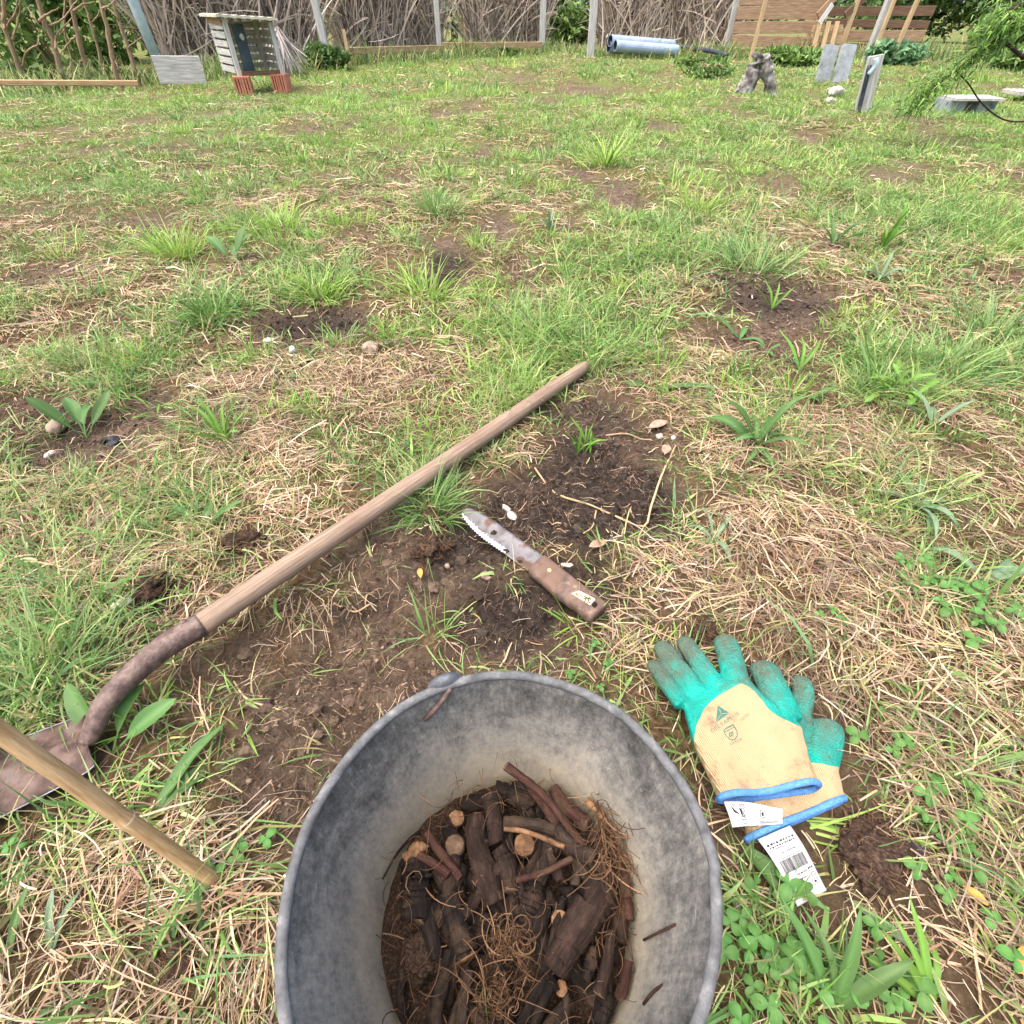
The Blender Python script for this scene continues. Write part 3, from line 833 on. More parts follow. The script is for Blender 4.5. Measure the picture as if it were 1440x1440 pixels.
bush(-6.3, 9.6, 1.2, .7, 1.0, 2600, .11, LG, "light green bush behind the horizontal rail at the far left")
bush(-6.6, 12.2, 1.8, 1.2, 2.4, 2600, .13, DG, "tall dark shrub behind the bare stems left of the blue pole")
bush(-4.4, 15.2, 1.6, 1.0, 2.4, 1800, .14, DG, "dark shrub behind the reed fence above the small shelter")
bush(-1.6, 17.8, 1.8, 1.2, 2.6, 1800, .15, DG, "green shrub showing through the gap in the reed fence")
bush(1.2, 18.2, 1.5, 1.2, 2.8, 3600, .14, DG + LG[:2], "tall green shrub filling the gap between the two gate posts")
bush(1.35, 15.6, .5, .4, .75, 900, .11, LG, "low leafy shrub at the foot of the gap between gate posts")
bush(4.2, 19.5, 1.6, 1.2, 2.8, 1600, .16, DG, "dark shrub behind the right-hand reed fence")
bush(11.0, 19.5, 2.2, 1.5, 2.0, 3000, .16, DG, "dark broad shrub beyond the end of the board fence")
bush(14.2, 18.0, 2.0, 1.5, 1.5, 2600, .15, DG + [(110, 96, 74)], "broad brownish green shrub at the far right edge")
bush(9.1, 12.4, .9, .6, .55, 2200, .10, LG, "bright green weedy bush right of the board fence end")
bush(10.4, 11.6, .9, .7, .5, 2200, .10, LG + [(140, 128, 88)], "pale green weedy bush behind the leafy branch")
bush(7.9, 10.4, .6, .4, .26, 1500, .09, DG[2:] + LG, "bluish green weedy clump behind the leaning plank")
bush(11.6, 10.2, .9, .6, .42, 1700, .10, LG + [(150, 132, 98)], "low pale bush at right edge behind the white slab")
bush(6.5, 11.6, .5, .3, .24, 1500, .08, [(110, 150, 104), (130, 168, 120), (90, 128, 84)], "bluish green leafy weed behind the grey blocks", name="leafy_weed")
bush(4.75, 11.2, .7, .4, .15, 1600, .08, LG, "green leafy weed patch between stump and grey blocks", name="leafy_weed")
bush(2.75, 9.4, .40, .3, .13, 520, .05, DG[2:] + LG, "low round weed left of the forked stump", name="leafy_weed")
bush(2.95, 10.8, .5, .3, .13, 480, .06, LG, "low weed in front of the pipes", name="leafy_weed")
bush(-.25, 13.8, .4, .25, .16, 900, .07, DG[2:], "low dark weed at the foot of the reed fence left of the gate post", name="leafy_weed")
bush(-2.75, 10.2, .35, .2, .22, 1100, .07, DG[1:], "dark weed at fence foot right of the small shelter", name="leafy_weed")

# ---- reed and brush fence, one panel at a time
def px_ground(px, py):
    p = G(px, py); return Vector((p.x, p.y, h1(p.x, p.y)))

def reed_panel(a, b, label, n=800, boost=2.4, h=2.2, lean=.0, cols=REEDS, depth=.18, wmax=.032):
    a = Vector(a); b = Vector(b); d = b - a; L = d.length; d.normalize()
    nrm = Vector((d.y, -d.x, 0))
    e = empty("reed_fence_panel", (a + b) / 2); tag(e, label, "fence panel", "reed fence panels along the back of the lawn")
    n = int(n * boost)
    t = rng.random(n) * L; dep = rng.uniform(-depth, depth, n)
    base = np.array(a)[None] + np.outer(t, np.array(d)) + np.outer(dep, np.array(nrm))
    base[:, 2] = a.z - .03
    tuft = rng.random(n) < .58
    base[tuft, 2] += rng.random(tuft.sum()) * 1.4
    ang = math.atan2(d.y, d.x)
    ln = np.where(tuft, rng.uniform(.25, .8, n), rng.uniform(1.2, h, n))
    bag = Bag()
    c = palette(cols, n, .22)
    az = ang + rng.choice([0, math.pi], n) + rng.normal(0, .3, n)
    el = math.pi / 2 - np.abs(rng.normal(lean, .24, n)); el[tuft] -= np.abs(rng.normal(0, .8, tuft.sum()))
    bag.add(strands(base, az, el, ln, rng.uniform(.008, wmax, n), rng.normal(-.2, .4, n), rng.normal(0, .6, n), c, 4, rng.normal(1.2, .6, n), .6))
    o = under(bag.build("reed_stalks", M['reed']), e); o["kind"] = "stuff"
    # ragged backing of matted brush so that little light comes through
    nb = int(L / .09)
    mb = MB()
    for i in range(nb):
        c0 = a + d * (L * (i + .5) / nb) - nrm * .12
        hh = h * rng.uniform(.85, 1.0)
        p = [c0 + d * rng.normal(0, .02), c0 + d * rng.normal(0, .04) + Vector((0, 0, hh * .5)), c0 + d * rng.normal(0, .05) + Vector((0, 0, hh))]
        mb.tube(smooth_path(p, 4), [.06, .06, .055, .05, .04], 5, col=tuple(palette(REEDS[:5], 1, .2)[0]))
    under(mb.build("brush_bundles", M['reed']), e)["kind"] = "stuff"
    return e
P1 = px_ground(232, 104); P2 = px_ground(452, 90); P3 = px_ground(480, 86); P4 = px_ground(618, 76); P5 = px_ground(660, 73); P6 = px_ground(760, 70)
P7 = px_ground(842, 72); P8 = px_ground(930, 72); P9 = px_ground(1026, 74)
reed_panel(P1, P2, "grey brushwood fence panel behind the small slatted shelter", 1000)
reed_panel(P3, P4, "reed fence panel between the grey post and the slim centre post", 800)
reed_panel(P5, P6, "leaning reed fence panel just left of the gate gap", 620, lean=.05)
reed_panel(P7, P8, "reed fence panel right of the gate gap above the pipes", 560)
reed_panel(P8 + Vector((.05, 0, 0)), P9, "reed fence panel beside the wooden board fence", 560)

def post(px, py, top_h, w, t, mat, label, name="fence_post", leanx=0.0, round_=False, cat="post", group="posts along the back fence", tip=None):
    p = px_ground(px, py)
    e = None
    q = p + Vector((leanx, 0, top_h)) if tip is None else Vector(tip)
    m = MB()
    if round_:
        m.tube([p - Vector((0, 0, .1)), (p + q) / 2, q], w / 2, 12)
    else:
        m.beam(p - Vector((0, 0, .1)), q, w, t, up=(0, 1, 0), bev=w * .08)
    o = m.build(name, mat, smooth=round_)
    return tag(o, label, cat, group)
post(232, 110, 1.9, .13, .13, M['post_blue'], "pale blue pipe pole leaning left behind the shelter", "pipe_pole", leanx=-.12, round_=True, cat="pole")
post(465, 97, 2.0, .10, .08, M['post_grey'], "pale grey post right of the shelter", leanx=-.12)
post(619, 81, 2.0, .09, .08, M['post_grey'], "slim grey post between the two centre reed panels")
post(762, 74, 2.2, .12, .10, M['post_grey'], "grey gate post on the left of the gap")
post(830, 82, 2.2, .13, .10, M['post_grey'], "grey gate post on the right of the gap", leanx=-.03)
post(879, 72, 2.2, .07, .06, M['stake'], "thin pale stake in front of the reeds above the pipes")
post(914, 72, 2.2, .12, .08, M['post_grey'], "pale post in front of right-hand reed fence")
post(494, 97, .42, .05, .03, M['stake'], "short pale stake at the foot of the reed fence right of the shelter", leanx=-.02)

def rail(pxa, pya, pxb, pyb, Y1, Y2, w, t, mat, label, name="rail"):
    a = AT(pxa, pya, Y1); b = AT(pxb, pyb, Y2)
    o = MB().beam(a, b, t, w, bev=.006).build(name, mat)
    return tag(o, label, "rail", "rails along the fence foot")
rail(-40, 116, 195, 117, 7.2, 7.45, .05, .05, M['rail'], "long pale timber rail low across the bare stems at far left", "timber_rail")
rail(488, 72, 622, 68, 10.6, 12.6, .09, .04, M['rail'], "weathered rail at foot of reed fence right of the shelter", "timber_rail")
rail(622, 64, 762, 63, 12.8, 13.9, .09, .04, M['rail'], "weathered rail at foot of the reed panel left of the gate gap", "timber_rail")

# bare saplings on the far left, each with trunk and side branches
def sapling(path, r0, branches, Y, label):
    pts = [AT(x / 6.0, y / 6.0, Y) for x, y in path]
    b = pts[-1]; gz = h1(b.x, b.y)
    pts.append(Vector((b.x + (b.x - pts[-2].x) * .3, b.y, gz - .05)))
    d = (pts[0] - pts[1]).normalized()
    pts = [pts[0] + d * 1.3 + Vector((rng.normal(0, .08), .1, 0)), pts[0] + d * .6] + pts
    e = empty("bare_sapling", (pts[-1].x, pts[-1].y, gz)); tag(e, label, "sapling", "bare saplings at the far left")
    sp = smooth_path(pts, 26, .004)
    under(MB().tube(sp, np.linspace(r0 * .55, r0 * 1.15, len(sp)), 7, wob=.08).build("trunk", M['stem'], smooth=True), e)
    for br in branches:
        q = [AT(x / 6.0, y / 6.0, Y + rng.uniform(-.12, .12)) for x, y in br]
        sp = smooth_path(q, 10, .003)
        under(MB().tube(sp, np.linspace(r0 * .45, r0 * .15, len(sp)), 5).build("branch", M['stem'], smooth=True), e)
sapling([(20, 0), (40, 230), (90, 370), (150, 540), (200, 680), (250, 850)], .030, [[(60, 230), (130, 100), (140, 0)], [(105, 330), (160, 150), (170, 0)], [(190, 600), (215, 450), (310, 380), (335, 300)], [(45, 250), (10, 100), (-20, 0)]], 7.9, "leftmost bare sapling with forked twigs crossing the rail")
sapling([(320, 0), (380, 200), (440, 330), (500, 540), (590, 850)], .032, [[(400, 220), (520, 170), (650, 0)], [(470, 420), (480, 300), (610, 150)], [(430, 330), (320, 200), (230, 60)], [(330, 180), (400, 120), (500, 60)]], 8.0, "thick bare sapling standing second from the left edge")
sapling([(600, 0), (640, 220), (690, 430), (750, 640), (770, 720)], .030, [[(650, 290), (580, 370), (500, 460)], [(690, 510), (640, 600), (580, 670)], [(620, 90), (700, 40), (800, 20)]], 8.2, "bare sapling in the middle of the far left stems")
sapling([(840, 0), (880, 150), (930, 400), (980, 620), (1045, 810)], .028, [[(860, 80), (930, 40), (960, 0)], [(940, 440), (990, 560), (1050, 680)]], 7.9, "straight bare sapling right of the middle stems")
sapling([(950, 0), (1010, 200), (1080, 390), (1130, 560)], .024, [[(1000, 180), (960, 120), (900, 60)], [(1080, 400), (1160, 340), (1220, 300)]], 8.5, "thin bare sapling nearest to the blue pole")
sapling([(700, 0), (760, 180), (820, 380), (880, 640)], .018, [[(770, 200), (840, 100), (850, 60)]], 8.6, "thin dark sapling behind the middle stems")
sapling([(560, 0), (540, 250), (600, 480), (590, 680)], .014, [[(545, 250), (480, 320), (440, 420)]], 8.4, "slender bare sapling between the two thick stems")

# ---- small slatted shelter on two hollow bricks
def shelter():
    c = px_ground(345, 134)
    fd = Vector((.80, .60, 0)); sdv = Vector((-.60, .80, 0))
    W_, D_, HT, B0 = .46, .50, .60, .17
    e = empty("slatted_shelter", c); tag(e, "small weathered slatted shelter with a flat pale roof and open front", "shelter")
    C0 = c; C1 = c + fd * W_; C2 = c + fd * W_ + sdv * D_; C3 = c + sdv * D_
    up = Vector((0, 0, 1))
    for q, hh in ((C0, HT), (C1, HT - .03), (C2, HT), (C3, HT + .02)):
        under(MB().beam(q + up * (B0 - .02), q + up * hh, .045, .045, up=fd, bev=.004).build("post", M['plank_grey']), e)
    for k in range(6):
        z = B0 + .035 + k * .068
        for a, b_, nm in ((C0, C3, "slat"), (C1, C2, "slat"), (C3, C2, "slat")):
            o_ = (fd * -.03 if (a, b_) == (C0, C3) else (fd * .03 if (a, b_) == (C1, C2) else sdv * .03))
            under(MB().beam(a + o_ + up * z, b_ + o_ + up * (z + rng.normal(0, .003)), .012, .05, up=(0, 0, 1)).build(nm, M['plank_grey']), e)
    # fascia and roof
    under(MB().beam(C0 - fd * .036 + up * (HT - .03), C3 - fd * .036 + up * (HT - .01), .012, .05).build("fascia", M['board']), e)
    rc = (C0 + C2) / 2 + up * (HT + .02)
    rf = MB()
    A = [C0 - fd * .09 - sdv * .09, C1 + fd * .06 - sdv * .09, C2 + fd * .06 + sdv * .06, C3 - fd * .09 + sdv * .06]
    nx2 = 14; V = []
    for j in range(2):
        for i in range(nx2 + 1):
            f = i / nx2
            a = A[0] * (1 - f) + A[1] * f if j == 0 else A[3] * (1 - f) + A[2] * f
            V.append((a.x, a.y, c.z + HT + .012 - .035 * f + .007 * (i % 2)))
    V2 = [(x, y, z + .022) for x, y, z in V]
    n1 = nx2 + 1
    Qd = [(i, i + 1, n1 + i + 1, n1 + i) for i in range(nx2)]
    tot = len(V)
    Qa = [(d_, c_, b_, a_) for a_, b_, c_, d_ in Qd] + [(a_ + tot, b_ + tot, c_ + tot, d_ + tot) for a_, b_, c_, d_ in Qd]
    Qa += [(i, i + 1, i + 1 + tot, i + tot) for i in range(nx2)] + [(n1 + i + 1, n1 + i, n1 + i + tot, n1 + i + 1 + tot) for i in range(nx2)]
    Qa += [(0, tot, n1 + tot, n1), (nx2, n1 + nx2, n1 + nx2 + tot, nx2 + tot)]
    rf.add(V + V2, Qa)
    under(rf.build("roof", M['roofing']), e)
    # half-open dark inner board with a pale disc
    d0 = C0 + fd * .07 + sdv * .02; d1 = C0 + fd * .20 + sdv * .10
    bd = under(MB().beam((d0 + d1) / 2 + up * (B0 + .01), (d0 + d1) / 2 + up * (HT - .04), (d1 - d0).length, .012, up=(d1 - d0).cross(up).normalized()).build("dark_board", M['slate']), e)
    dn = (d1 - d0).cross(up).normalized()
    if dn.y > 0: dn = -dn
    pc = (d0 + d1) / 2 + up * (HT - .14) + dn * .012
    disc = MB().tube([pc, pc + dn * .012], .028, 14).build("pale_disc", M['plank_grey'])
    under(disc, e)
    under(MB().beam(C0 + up * (B0 + .0), C1 + up * (B0 + .0), .03, .04).build("sill", M['board_dark']), e)
    return c, fd, sdv, C0, C1
sc_, fd_, sdv_, c0_, c1_ = shelter()
def hollow_brick(c, yaw, label):
    L_, D_, Hh = .17, .13, .155
    e = empty("hollow_brick", c); tag(e, label, "brick", "terracotta bricks under the shelter")
    R = Matrix.Rotation(yaw, 4, 'Z')
    m = MB()
    def bx(x, y, z, sx, sy, sz):
        v = R @ Vector((x, y, z)); m.box(tuple(c + v), (sx, sy, sz), rot=R)
    t = .014
    bx(0, 0, Hh - t / 2, L_, D_, t); bx(0, 0, t / 2, L_, D_, t)
    bx(-L_ / 2 + t / 2, 0, Hh / 2, t, D_, Hh - 2 * t); bx(L_ / 2 - t / 2, 0, Hh / 2, t, D_, Hh - 2 * t)
    bx(0, 0, Hh / 2, t, D_, Hh - 2 * t); bx(0, D_ / 2 - t, Hh / 2, L_ - 2 * t, t, Hh - 2 * t)
    for k in range(6):                                    # ribbed face
        bx(-L_ / 2 + (k + .5) * L_ / 6, -D_ / 2 - .003, Hh / 2, L_ / 6 - .010, .008, Hh - .004)
    under(m.build("shell", M['terracotta']), e)
hollow_brick(c0_ + Vector((.02, -.02, 0)), .25, "left terracotta hollow brick carrying the shelter")
hollow_brick(c1_ + Vector((-.02, -.04, 0)), -.1, "right terracotta hollow brick carrying the shelter")
# weathered board leaning left of the shelter
a = AT(224, 112, 8.1); b_ = AT(290, 112, 8.3)
o = MB().beam(a + Vector((0, 0, .09)), b_ + Vector((0, 0, .09)), .03, .26, bev=.004).build("weathered_board", M['plank_grey'])
tag(o, "whitish weathered board standing on edge left of the shelter", "board")
# dry cut frond heap right of the shelter
bag = Bag(); c = px_ground(402, 108); n = 160
bag.add(strands(np.tile(np.array(c + Vector((0, .1, .45))), (n, 1)) + rng.normal(0, .02, (n, 3)), rng.uniform(0, 6.28, n), rng.uniform(-1.5, -.5, n), rng.uniform(.3, .55, n), rng.uniform(.012, .03, n), rng.normal(-.1, .1, n), rng.normal(0, .2, n), palette([(176, 166, 160), (150, 138, 130), (200, 192, 186)], n), 3, rng.normal(0, .7, n), .5))
o = bag.build("dry_frond", M['reed']); tag(o, "drooping dry grey palm frond against the fence right of the shelter", "frond")

# ---- pale blue pipes
def pipe(pxa, pya, Ya, pxb, pyb, Yb, r, label):
    a = AT(pxa, pya, Ya); b_ = AT(pxb, pyb, Yb); d = (b_ - a).normalized()
    e = empty("drain_pipe", a); tag(e, label, "pipe", "pale blue pipes stacked by the gate")
    m = MB(); sides = 20
    S = d.cross(Vector((0, 0, 1))).normalized(); U = S.cross(d)
    V = []
    for cc, rr in ((a, r), (b_, r), (b_, r * .9), (a, r * .9)):
        for k in range(sides):
            q = k / sides * 6.28318
            V.append(tuple(cc + S * rr * math.cos(q) + U * rr * math.sin(q)))
    Qd = [(r_ * sides + k, r_ * sides + (k + 1) % sides, ((r_ + 1) % 4) * sides + (k + 1) % sides, ((r_ + 1) % 4) * sides + k) for r_ in (0, 1, 3) for k in range(sides)]
    Qi = [(2 * sides + k, 2 * sides + (k + 1) % sides, 3 * sides + (k + 1) % sides, 3 * sides + k) for k in range(sides)]
    m.add(V, Qd); under(m.build("tube", M['pvc'], smooth=False), e)
    m2 = MB(); m2.add(V, Qi); under(m2.build("bore", M['pvc_in']), e)
pipe(858, 57, 12.8, 946, 64, 13.4, .085, "uppermost pale blue pipe of the stack by the gate")
pipe(865, 64, 12.5, 952, 71, 12.9, .08, "front lower pale blue pipe of the stack by the gate")
pipe(856, 66, 12.9, 940, 72, 13.3, .085, "rear lower pale blue pipe of the stack by the gate")
o = tag(MB().tube(smooth_path([AT(925, 60, 13.6), AT(960, 66, 13.4), AT(1000, 72, 12.6), AT(1022, 78, 12.0)], 14), .035, 8).build("black_hose", M['hose'], smooth=True), "dark hose trailing right from the blue pipes", "hose")
o = tag(MB().beam(px_ground(1026, 90) + Vector((-.05, 0, .03)), px_ground(1050, 91) + Vector((0, 0, .03)), .1, .05).build("wood_offcut", M['board']), "orange wood offcut in the grass left of the stump", "offcut")

# ---- wooden board fence on the right
def board_fence(pxa, pxb, Ya, Yb, rows, label, mats):
    a0 = AT(pxa, 78, Ya); b0 = AT(pxb, 78, Yb)
    z0 = h1(a0.x, a0.y)
    e = empty("board_fence", (a0.x, a0.y, z0)); tag(e, label, "fence", "wooden board fences at far right")
    for i, (y0, y1) in enumerate(rows):
        # heights from the picture at the left end
        za = AT(pxa, y1, Ya).z; zb = AT(pxa, y0, Ya).z
        zc = .5 * (za + zb); hh = zb - za
        j = rng.normal(0, .02, 2)
        under(MB().beam(Vector((a0.x, a0.y + .04, zc + j[0])), Vector((b0.x, b0.y + .04, zc + j[1])), .03, hh, bev=.004).build("board", M[mats[i % len(mats)]]), e)
    return e
board_fence(1024, 1142, 13.3, 12.9, [(-24, 6), (9, 28), (30, 47), (49, 65), (67, 82)], "long wooden board fence of wide orange brown planks", ['board', 'board', 'board', 'board', 'board_dark'])
board_fence(1148, 1290, 13.4, 12.8, [(10, 24), (27, 38), (40, 56), (58, 68), (70, 84)], "darker wooden board fence behind the stakes at right", ['board_dark', 'board_dark', 'board', 'board_dark', 'board_dark'])
for (px, py, hgt, w, mat, lab, ln) in [
    (1019, 77, 1.5, .09, 'post_grey', "grey post where reeds meet the board fence", .0), (1055, 84, 1.0, .06, 'stake', "thin stake in front of the board fence", .02),
    (1128, 78, 1.6, .08, 'stake', "left of two pale stakes beside the small pallet", .02), (1135, 79, 1.6, .07, 'stake', "right of two pale stakes beside the small pallet", .05),
    (1177, 82, 1.5, .07, 'stake', "pale stake right of the small pallet", .05), (1216, 88, 1.5, .10, 'post_grey', "grey post in front of the dark board fence", .05),
    (1222, 89, 1.4, .05, 'stake', "orange stake beside the grey post at the dark board fence", .06), (1250, 90, 1.4, .06, 'stake', "leaning stake at right end of the board fence", .10)]:
    post(px, py, hgt, w, w, M[mat], lab, "fence_stake", leanx=ln, cat="stake", group="stakes by the board fence")
e = empty("small_pallet", AT(1148, 74, 12.5)); tag(e, "small pale wooden pallet leaning on the board fence", "pallet")
for px in (1146, 1158, 1170):
    under(MB().beam(AT(px - 4, 76, 12.5), AT(px + 8, 30, 12.62), .07, .03, up=(0, 1, 0)).build("slat", M['stake']), e)
for py in (40, 55, 69):
    under(MB().beam(AT(1143, py, 12.66), AT(1184, py, 12.66), .03, .10).build("rail", M['stake']), e)
o = tag(MB().beam(AT(1152, 33, 12.4), AT(1171, 6, 12.5), .07, .02, up=(0, 1, 0)).build("white_batten", M['plank_grey']), "short white batten tilted above the pallet", "batten")
o = tag(MB().beam(AT(1150, 22, 12.7), AT(1182, -12, 12.75), .10, .04, up=(0, 1, 0)).build("brace", M['board']), "orange diagonal brace above the small pallet", "brace")
o = tag(MB().beam(AT(1188, 22, 12.75), AT(1226, -12, 12.8), .10, .04, up=(0, 1, 0)).build("brace", M['board_dark']), "brown diagonal brace above the dark board fence", "brace")

# ---- forked stump
def voxel(parts, name, size, smooth_it=4, noise_amp=0, noise_scale=10):
    me = parts.mesh(name)
    o = bpy.data.objects.new("tmp", me); COL.objects.link(o)
    r = o.modifiers.new("r", 'REMESH'); r.mode = 'VOXEL'; r.voxel_size = size
    if smooth_it:
        s_ = o.modifiers.new("s", 'SMOOTH'); s_.iterations = smooth_it; s_.factor = .5
    dg = bpy.context.evaluated_depsgraph_get()
    out = bpy.data.meshes.new_from_object(o.evaluated_get(dg))
    bpy.data.objects.remove(o); bpy.data.meshes.remove(me)
    if noise_amp:
        for v in out.vertices:
            v.co += v.normal * noise_amp * mnoise.noise(v.co * noise_scale)
    out.name = name
    out.polygons.foreach_set("use_smooth", np.full(len(out.polygons), True))
    return out
sb = px_ground(1068, 134)
Ys = sb.y
t_ = AT(1068, 80, Ys)
m = MB()
m.tube(smooth_path([AT(1043, 136, Ys - .05), AT(1051, 118, Ys), AT(1061, 98, Ys), AT(1067, 76, Ys)], 14, .006), np.linspace(.092, .075, 15), 9, wob=.12)
m.tube(smooth_path([AT(1087, 137, Ys), AT(1082, 118, Ys), AT(1078, 98, Ys), AT(1075, 76, Ys)], 14, .006), np.linspace(.058, .064, 15), 9, wob=.12)
m.tube(smooth_path([AT(1046, 130, Ys - .05), AT(1040, 136, Ys - .15)], 6), np.linspace(.07, .03, 7), 8, wob=.15)
m.tube(smooth_path([AT(1084, 132, Ys), AT(1091, 137, Ys - .1)], 6), np.linspace(.045, .02, 7), 8, wob=.15)
stump = new_obj("tree_stump", voxel(m, "tree_stump", .010, 1, .010, 16), M['stumpwood'])
tag(stump, "weathered grey forked tree stump standing on two legs in the grass", "stump")
# ---- grey blocks, stone, plank
for (px, py, w, lab) in ((1155, 114, .185, "left of the two grey concrete slabs leaning in the weeds"), (1178, 117, .18, "right of the two grey concrete slabs leaning in the weeds")):
    p = px_ground(px, py)
    R = Matrix.Rotation(.15, 4, 'Z') @ Matrix.Rotation(-.25, 4, 'X') @ Matrix.Rotation(.08, 4, 'Y')
    bm = bmesh.new(); bmesh.ops.create_cube(bm, size=1); bmesh.ops.scale(bm, vec=(w, .07, .38), verts=bm.verts); bmesh.ops.bevel(bm, geom=bm.edges[:], offset=.01, segments=2, affect='EDGES')
    bmesh.ops.transform(bm, matrix=Matrix.Translation(p + Vector((0, 0, .16))) @ R, verts=bm.verts)
    me = bpy.data.meshes.new("concrete_slab"); bm.to_mesh(me); bm.free()
    tag(new_obj("concrete_slab", me, M['concrete']), lab, "slab", "grey slabs in the weeds")

def rock(p, r, mat, label, name="stone", squash=(1, .8, .6), cat="stone", group=None, sub=3, amp=.35):
    bm = bmesh.new(); bmesh.ops.create_icosphere(bm, subdivisions=sub, radius=1)
    off = Vector((rng.random() * 50, rng.random() * 50, 0))
    for v in bm.verts:
        k = 1 + amp * mnoise.noise(v.co * 1.3 + off) + amp * .4 * mnoise.noise(v.co * 3.5 + off)
        v.co = Vector((v.co.x * squash[0], v.co.y * squash[1], v.co.z * squash[2])) * r * k
    bmesh.ops.rotate(bm, cent=(0, 0, 0), matrix=Matrix.Rotation(rng.random() * 6.28, 3, 'Z'), verts=bm.verts)
    bmesh.ops.translate(bm, vec=p, verts=bm.verts)
    me = bpy.data.meshes.new(name); bm.to_mesh(me); bm.free()
    me.polygons.foreach_set("use_smooth", np.full(len(me.polygons), True))
    return tag(new_obj(name, me, mat), label, cat, group)
rock(px_ground(1174, 134) + Vector((0, 0, .03)), .085, M['stone'], "white stone in the grass below the grey slabs")
rock(px_ground(1168, 141) + Vector((0, 0, .02)), .05, M['stone'], "smaller white stone just below the white stone in the grass")
pb = px_ground(1207, 160); Yp = pb.y
e = empty("leaning_plank", pb); tag(e, "pale plank leaning upright in the grass with a dark hose clipped to it", "plank")
pt = AT(1232, 78, Yp)
under(MB().beam(pb + Vector((.03, 0, -.05)), pt, .13, .03, up=(0, 1, 0), bev=.004).build("plank", M['plank_grey']), e)
q0 = pb + Vector((-.01, -.03, -.04)); q1 = AT(1223, 92, Yp - .03)
under(MB().tube(smooth_path([q0, q0 * .5 + q1 * .5, q1], 10), .018, 8).build("hose", M['hose'], smooth=True), e)
under(MB().tube(smooth_path([q1 + Vector((.01, -.02, -.06)), q1 + Vector((.035, -.03, 0)), q1 + Vector((.02, -.02, .05))], 8), .02, 8).build("clip", M['post_blue'], smooth=True), e)
# ---- white slab on block
p = px_ground(1355, 160)
e = empty("slab_seat", p); tag(e, "white slab resting on dark blocks in the grass at far right", "slab")
under(MB().box(p + Vector((0, 0, .105)), (.42, .26, .018)).build("top_slab", M['slabstone']), e)
for dx in (-.15, .12):
    under(MB().box(p + Vector((dx, .02, .035)), (.16, .2, .12)).build("support_block", M['concrete']), e)
p = px_ground(1436, 142)
tag(MB().box(p + Vector((.05, 0, .07)), (.42, .25, .03)).build("white_board", M['stone']), "white board lying in the grass at right edge", "board")

# ---- young tree outside the right edge whose leafy branch hangs into view
def leafy_branch():
    Yb = 4.6
    trunk = Vector((6.2, 5.2, h1(6.2, 5.2)))
    e = empty("overhanging_tree", trunk); tag(e, "young green tree whose leafy branch droops in from the right", "tree")
    under(MB().tube(smooth_path([trunk - Vector((0, 0, .1)), trunk + Vector((-.05, 0, .5)), trunk + Vector((-.1, .05, 1.6))], 14), np.linspace(.05, .025, 15), 8).build("trunk", M['stem'], smooth=True), e)
    main = smooth_path([trunk + Vector((-.08, 0, .8)), AT(1470, 0, Yb), AT(1425, 40, Yb), AT(1395, 60, Yb), AT(1350, 95, Yb), AT(1310, 125, Yb - .05), AT(1285, 148, Yb - .1)], 30)
    bm_ = under(MB().tube(main, np.linspace(.016, .004, len(main)), 6).build("branch", M['bark_grey'], smooth=True), e)
    low = smooth_path([AT(1345, 100, Yb), AT(1362, 118, Yb), AT(1378, 142, Yb), AT(1400, 162, Yb), AT(1425, 171, Yb), AT(1470, 168, Yb)], 20)
    under(MB().tube(low, np.linspace(.004, .006, len(low)), 6).build("branch", M['bark_grey'], smooth=True), e)
    side = smooth_path([AT(1402, 50, Yb), AT(1420, 65, Yb), AT(1440, 82, Yb)], 8)
    under(MB().tube(side, np.linspace(.010, .012, len(side)), 6).build("branch", M['bark_grey'], smooth=True), e)
    b = Bag(); P = []
    for i, p in enumerate(main):
        f = i / (len(main) - 1)
        if f < .25: continue
        for _ in range(60 if f > .35 else 24):
            P.append(p + Vector((rng.normal(0, .045), rng.normal(0, .05), rng.normal(.0, .05))))
    for _ in range(420):
        P.append(AT(1415 + rng.normal(0, 20), 28 + rng.normal(0, 14), Yb + rng.normal(0, .1)))
    P = np.array(P); n = len(P)
    d = math.atan2(-.5, -1)
    b.add(strands(P, d + rng.normal(0, 1.0, n), rng.normal(-.3, .5, n), rng.uniform(.03, .075, n), rng.uniform(.006, .012, n), rng.normal(-.4, .2, n), rng.normal(0, .3, n), palette([(76, 112, 42), (98, 138, 54), (124, 160, 68), (58, 88, 38), (144, 174, 88)], n, .2), 3, rng.normal(0, .6, n), .9))
    under(b.build("leaves", M['foliage']), e)
leafy_branch()

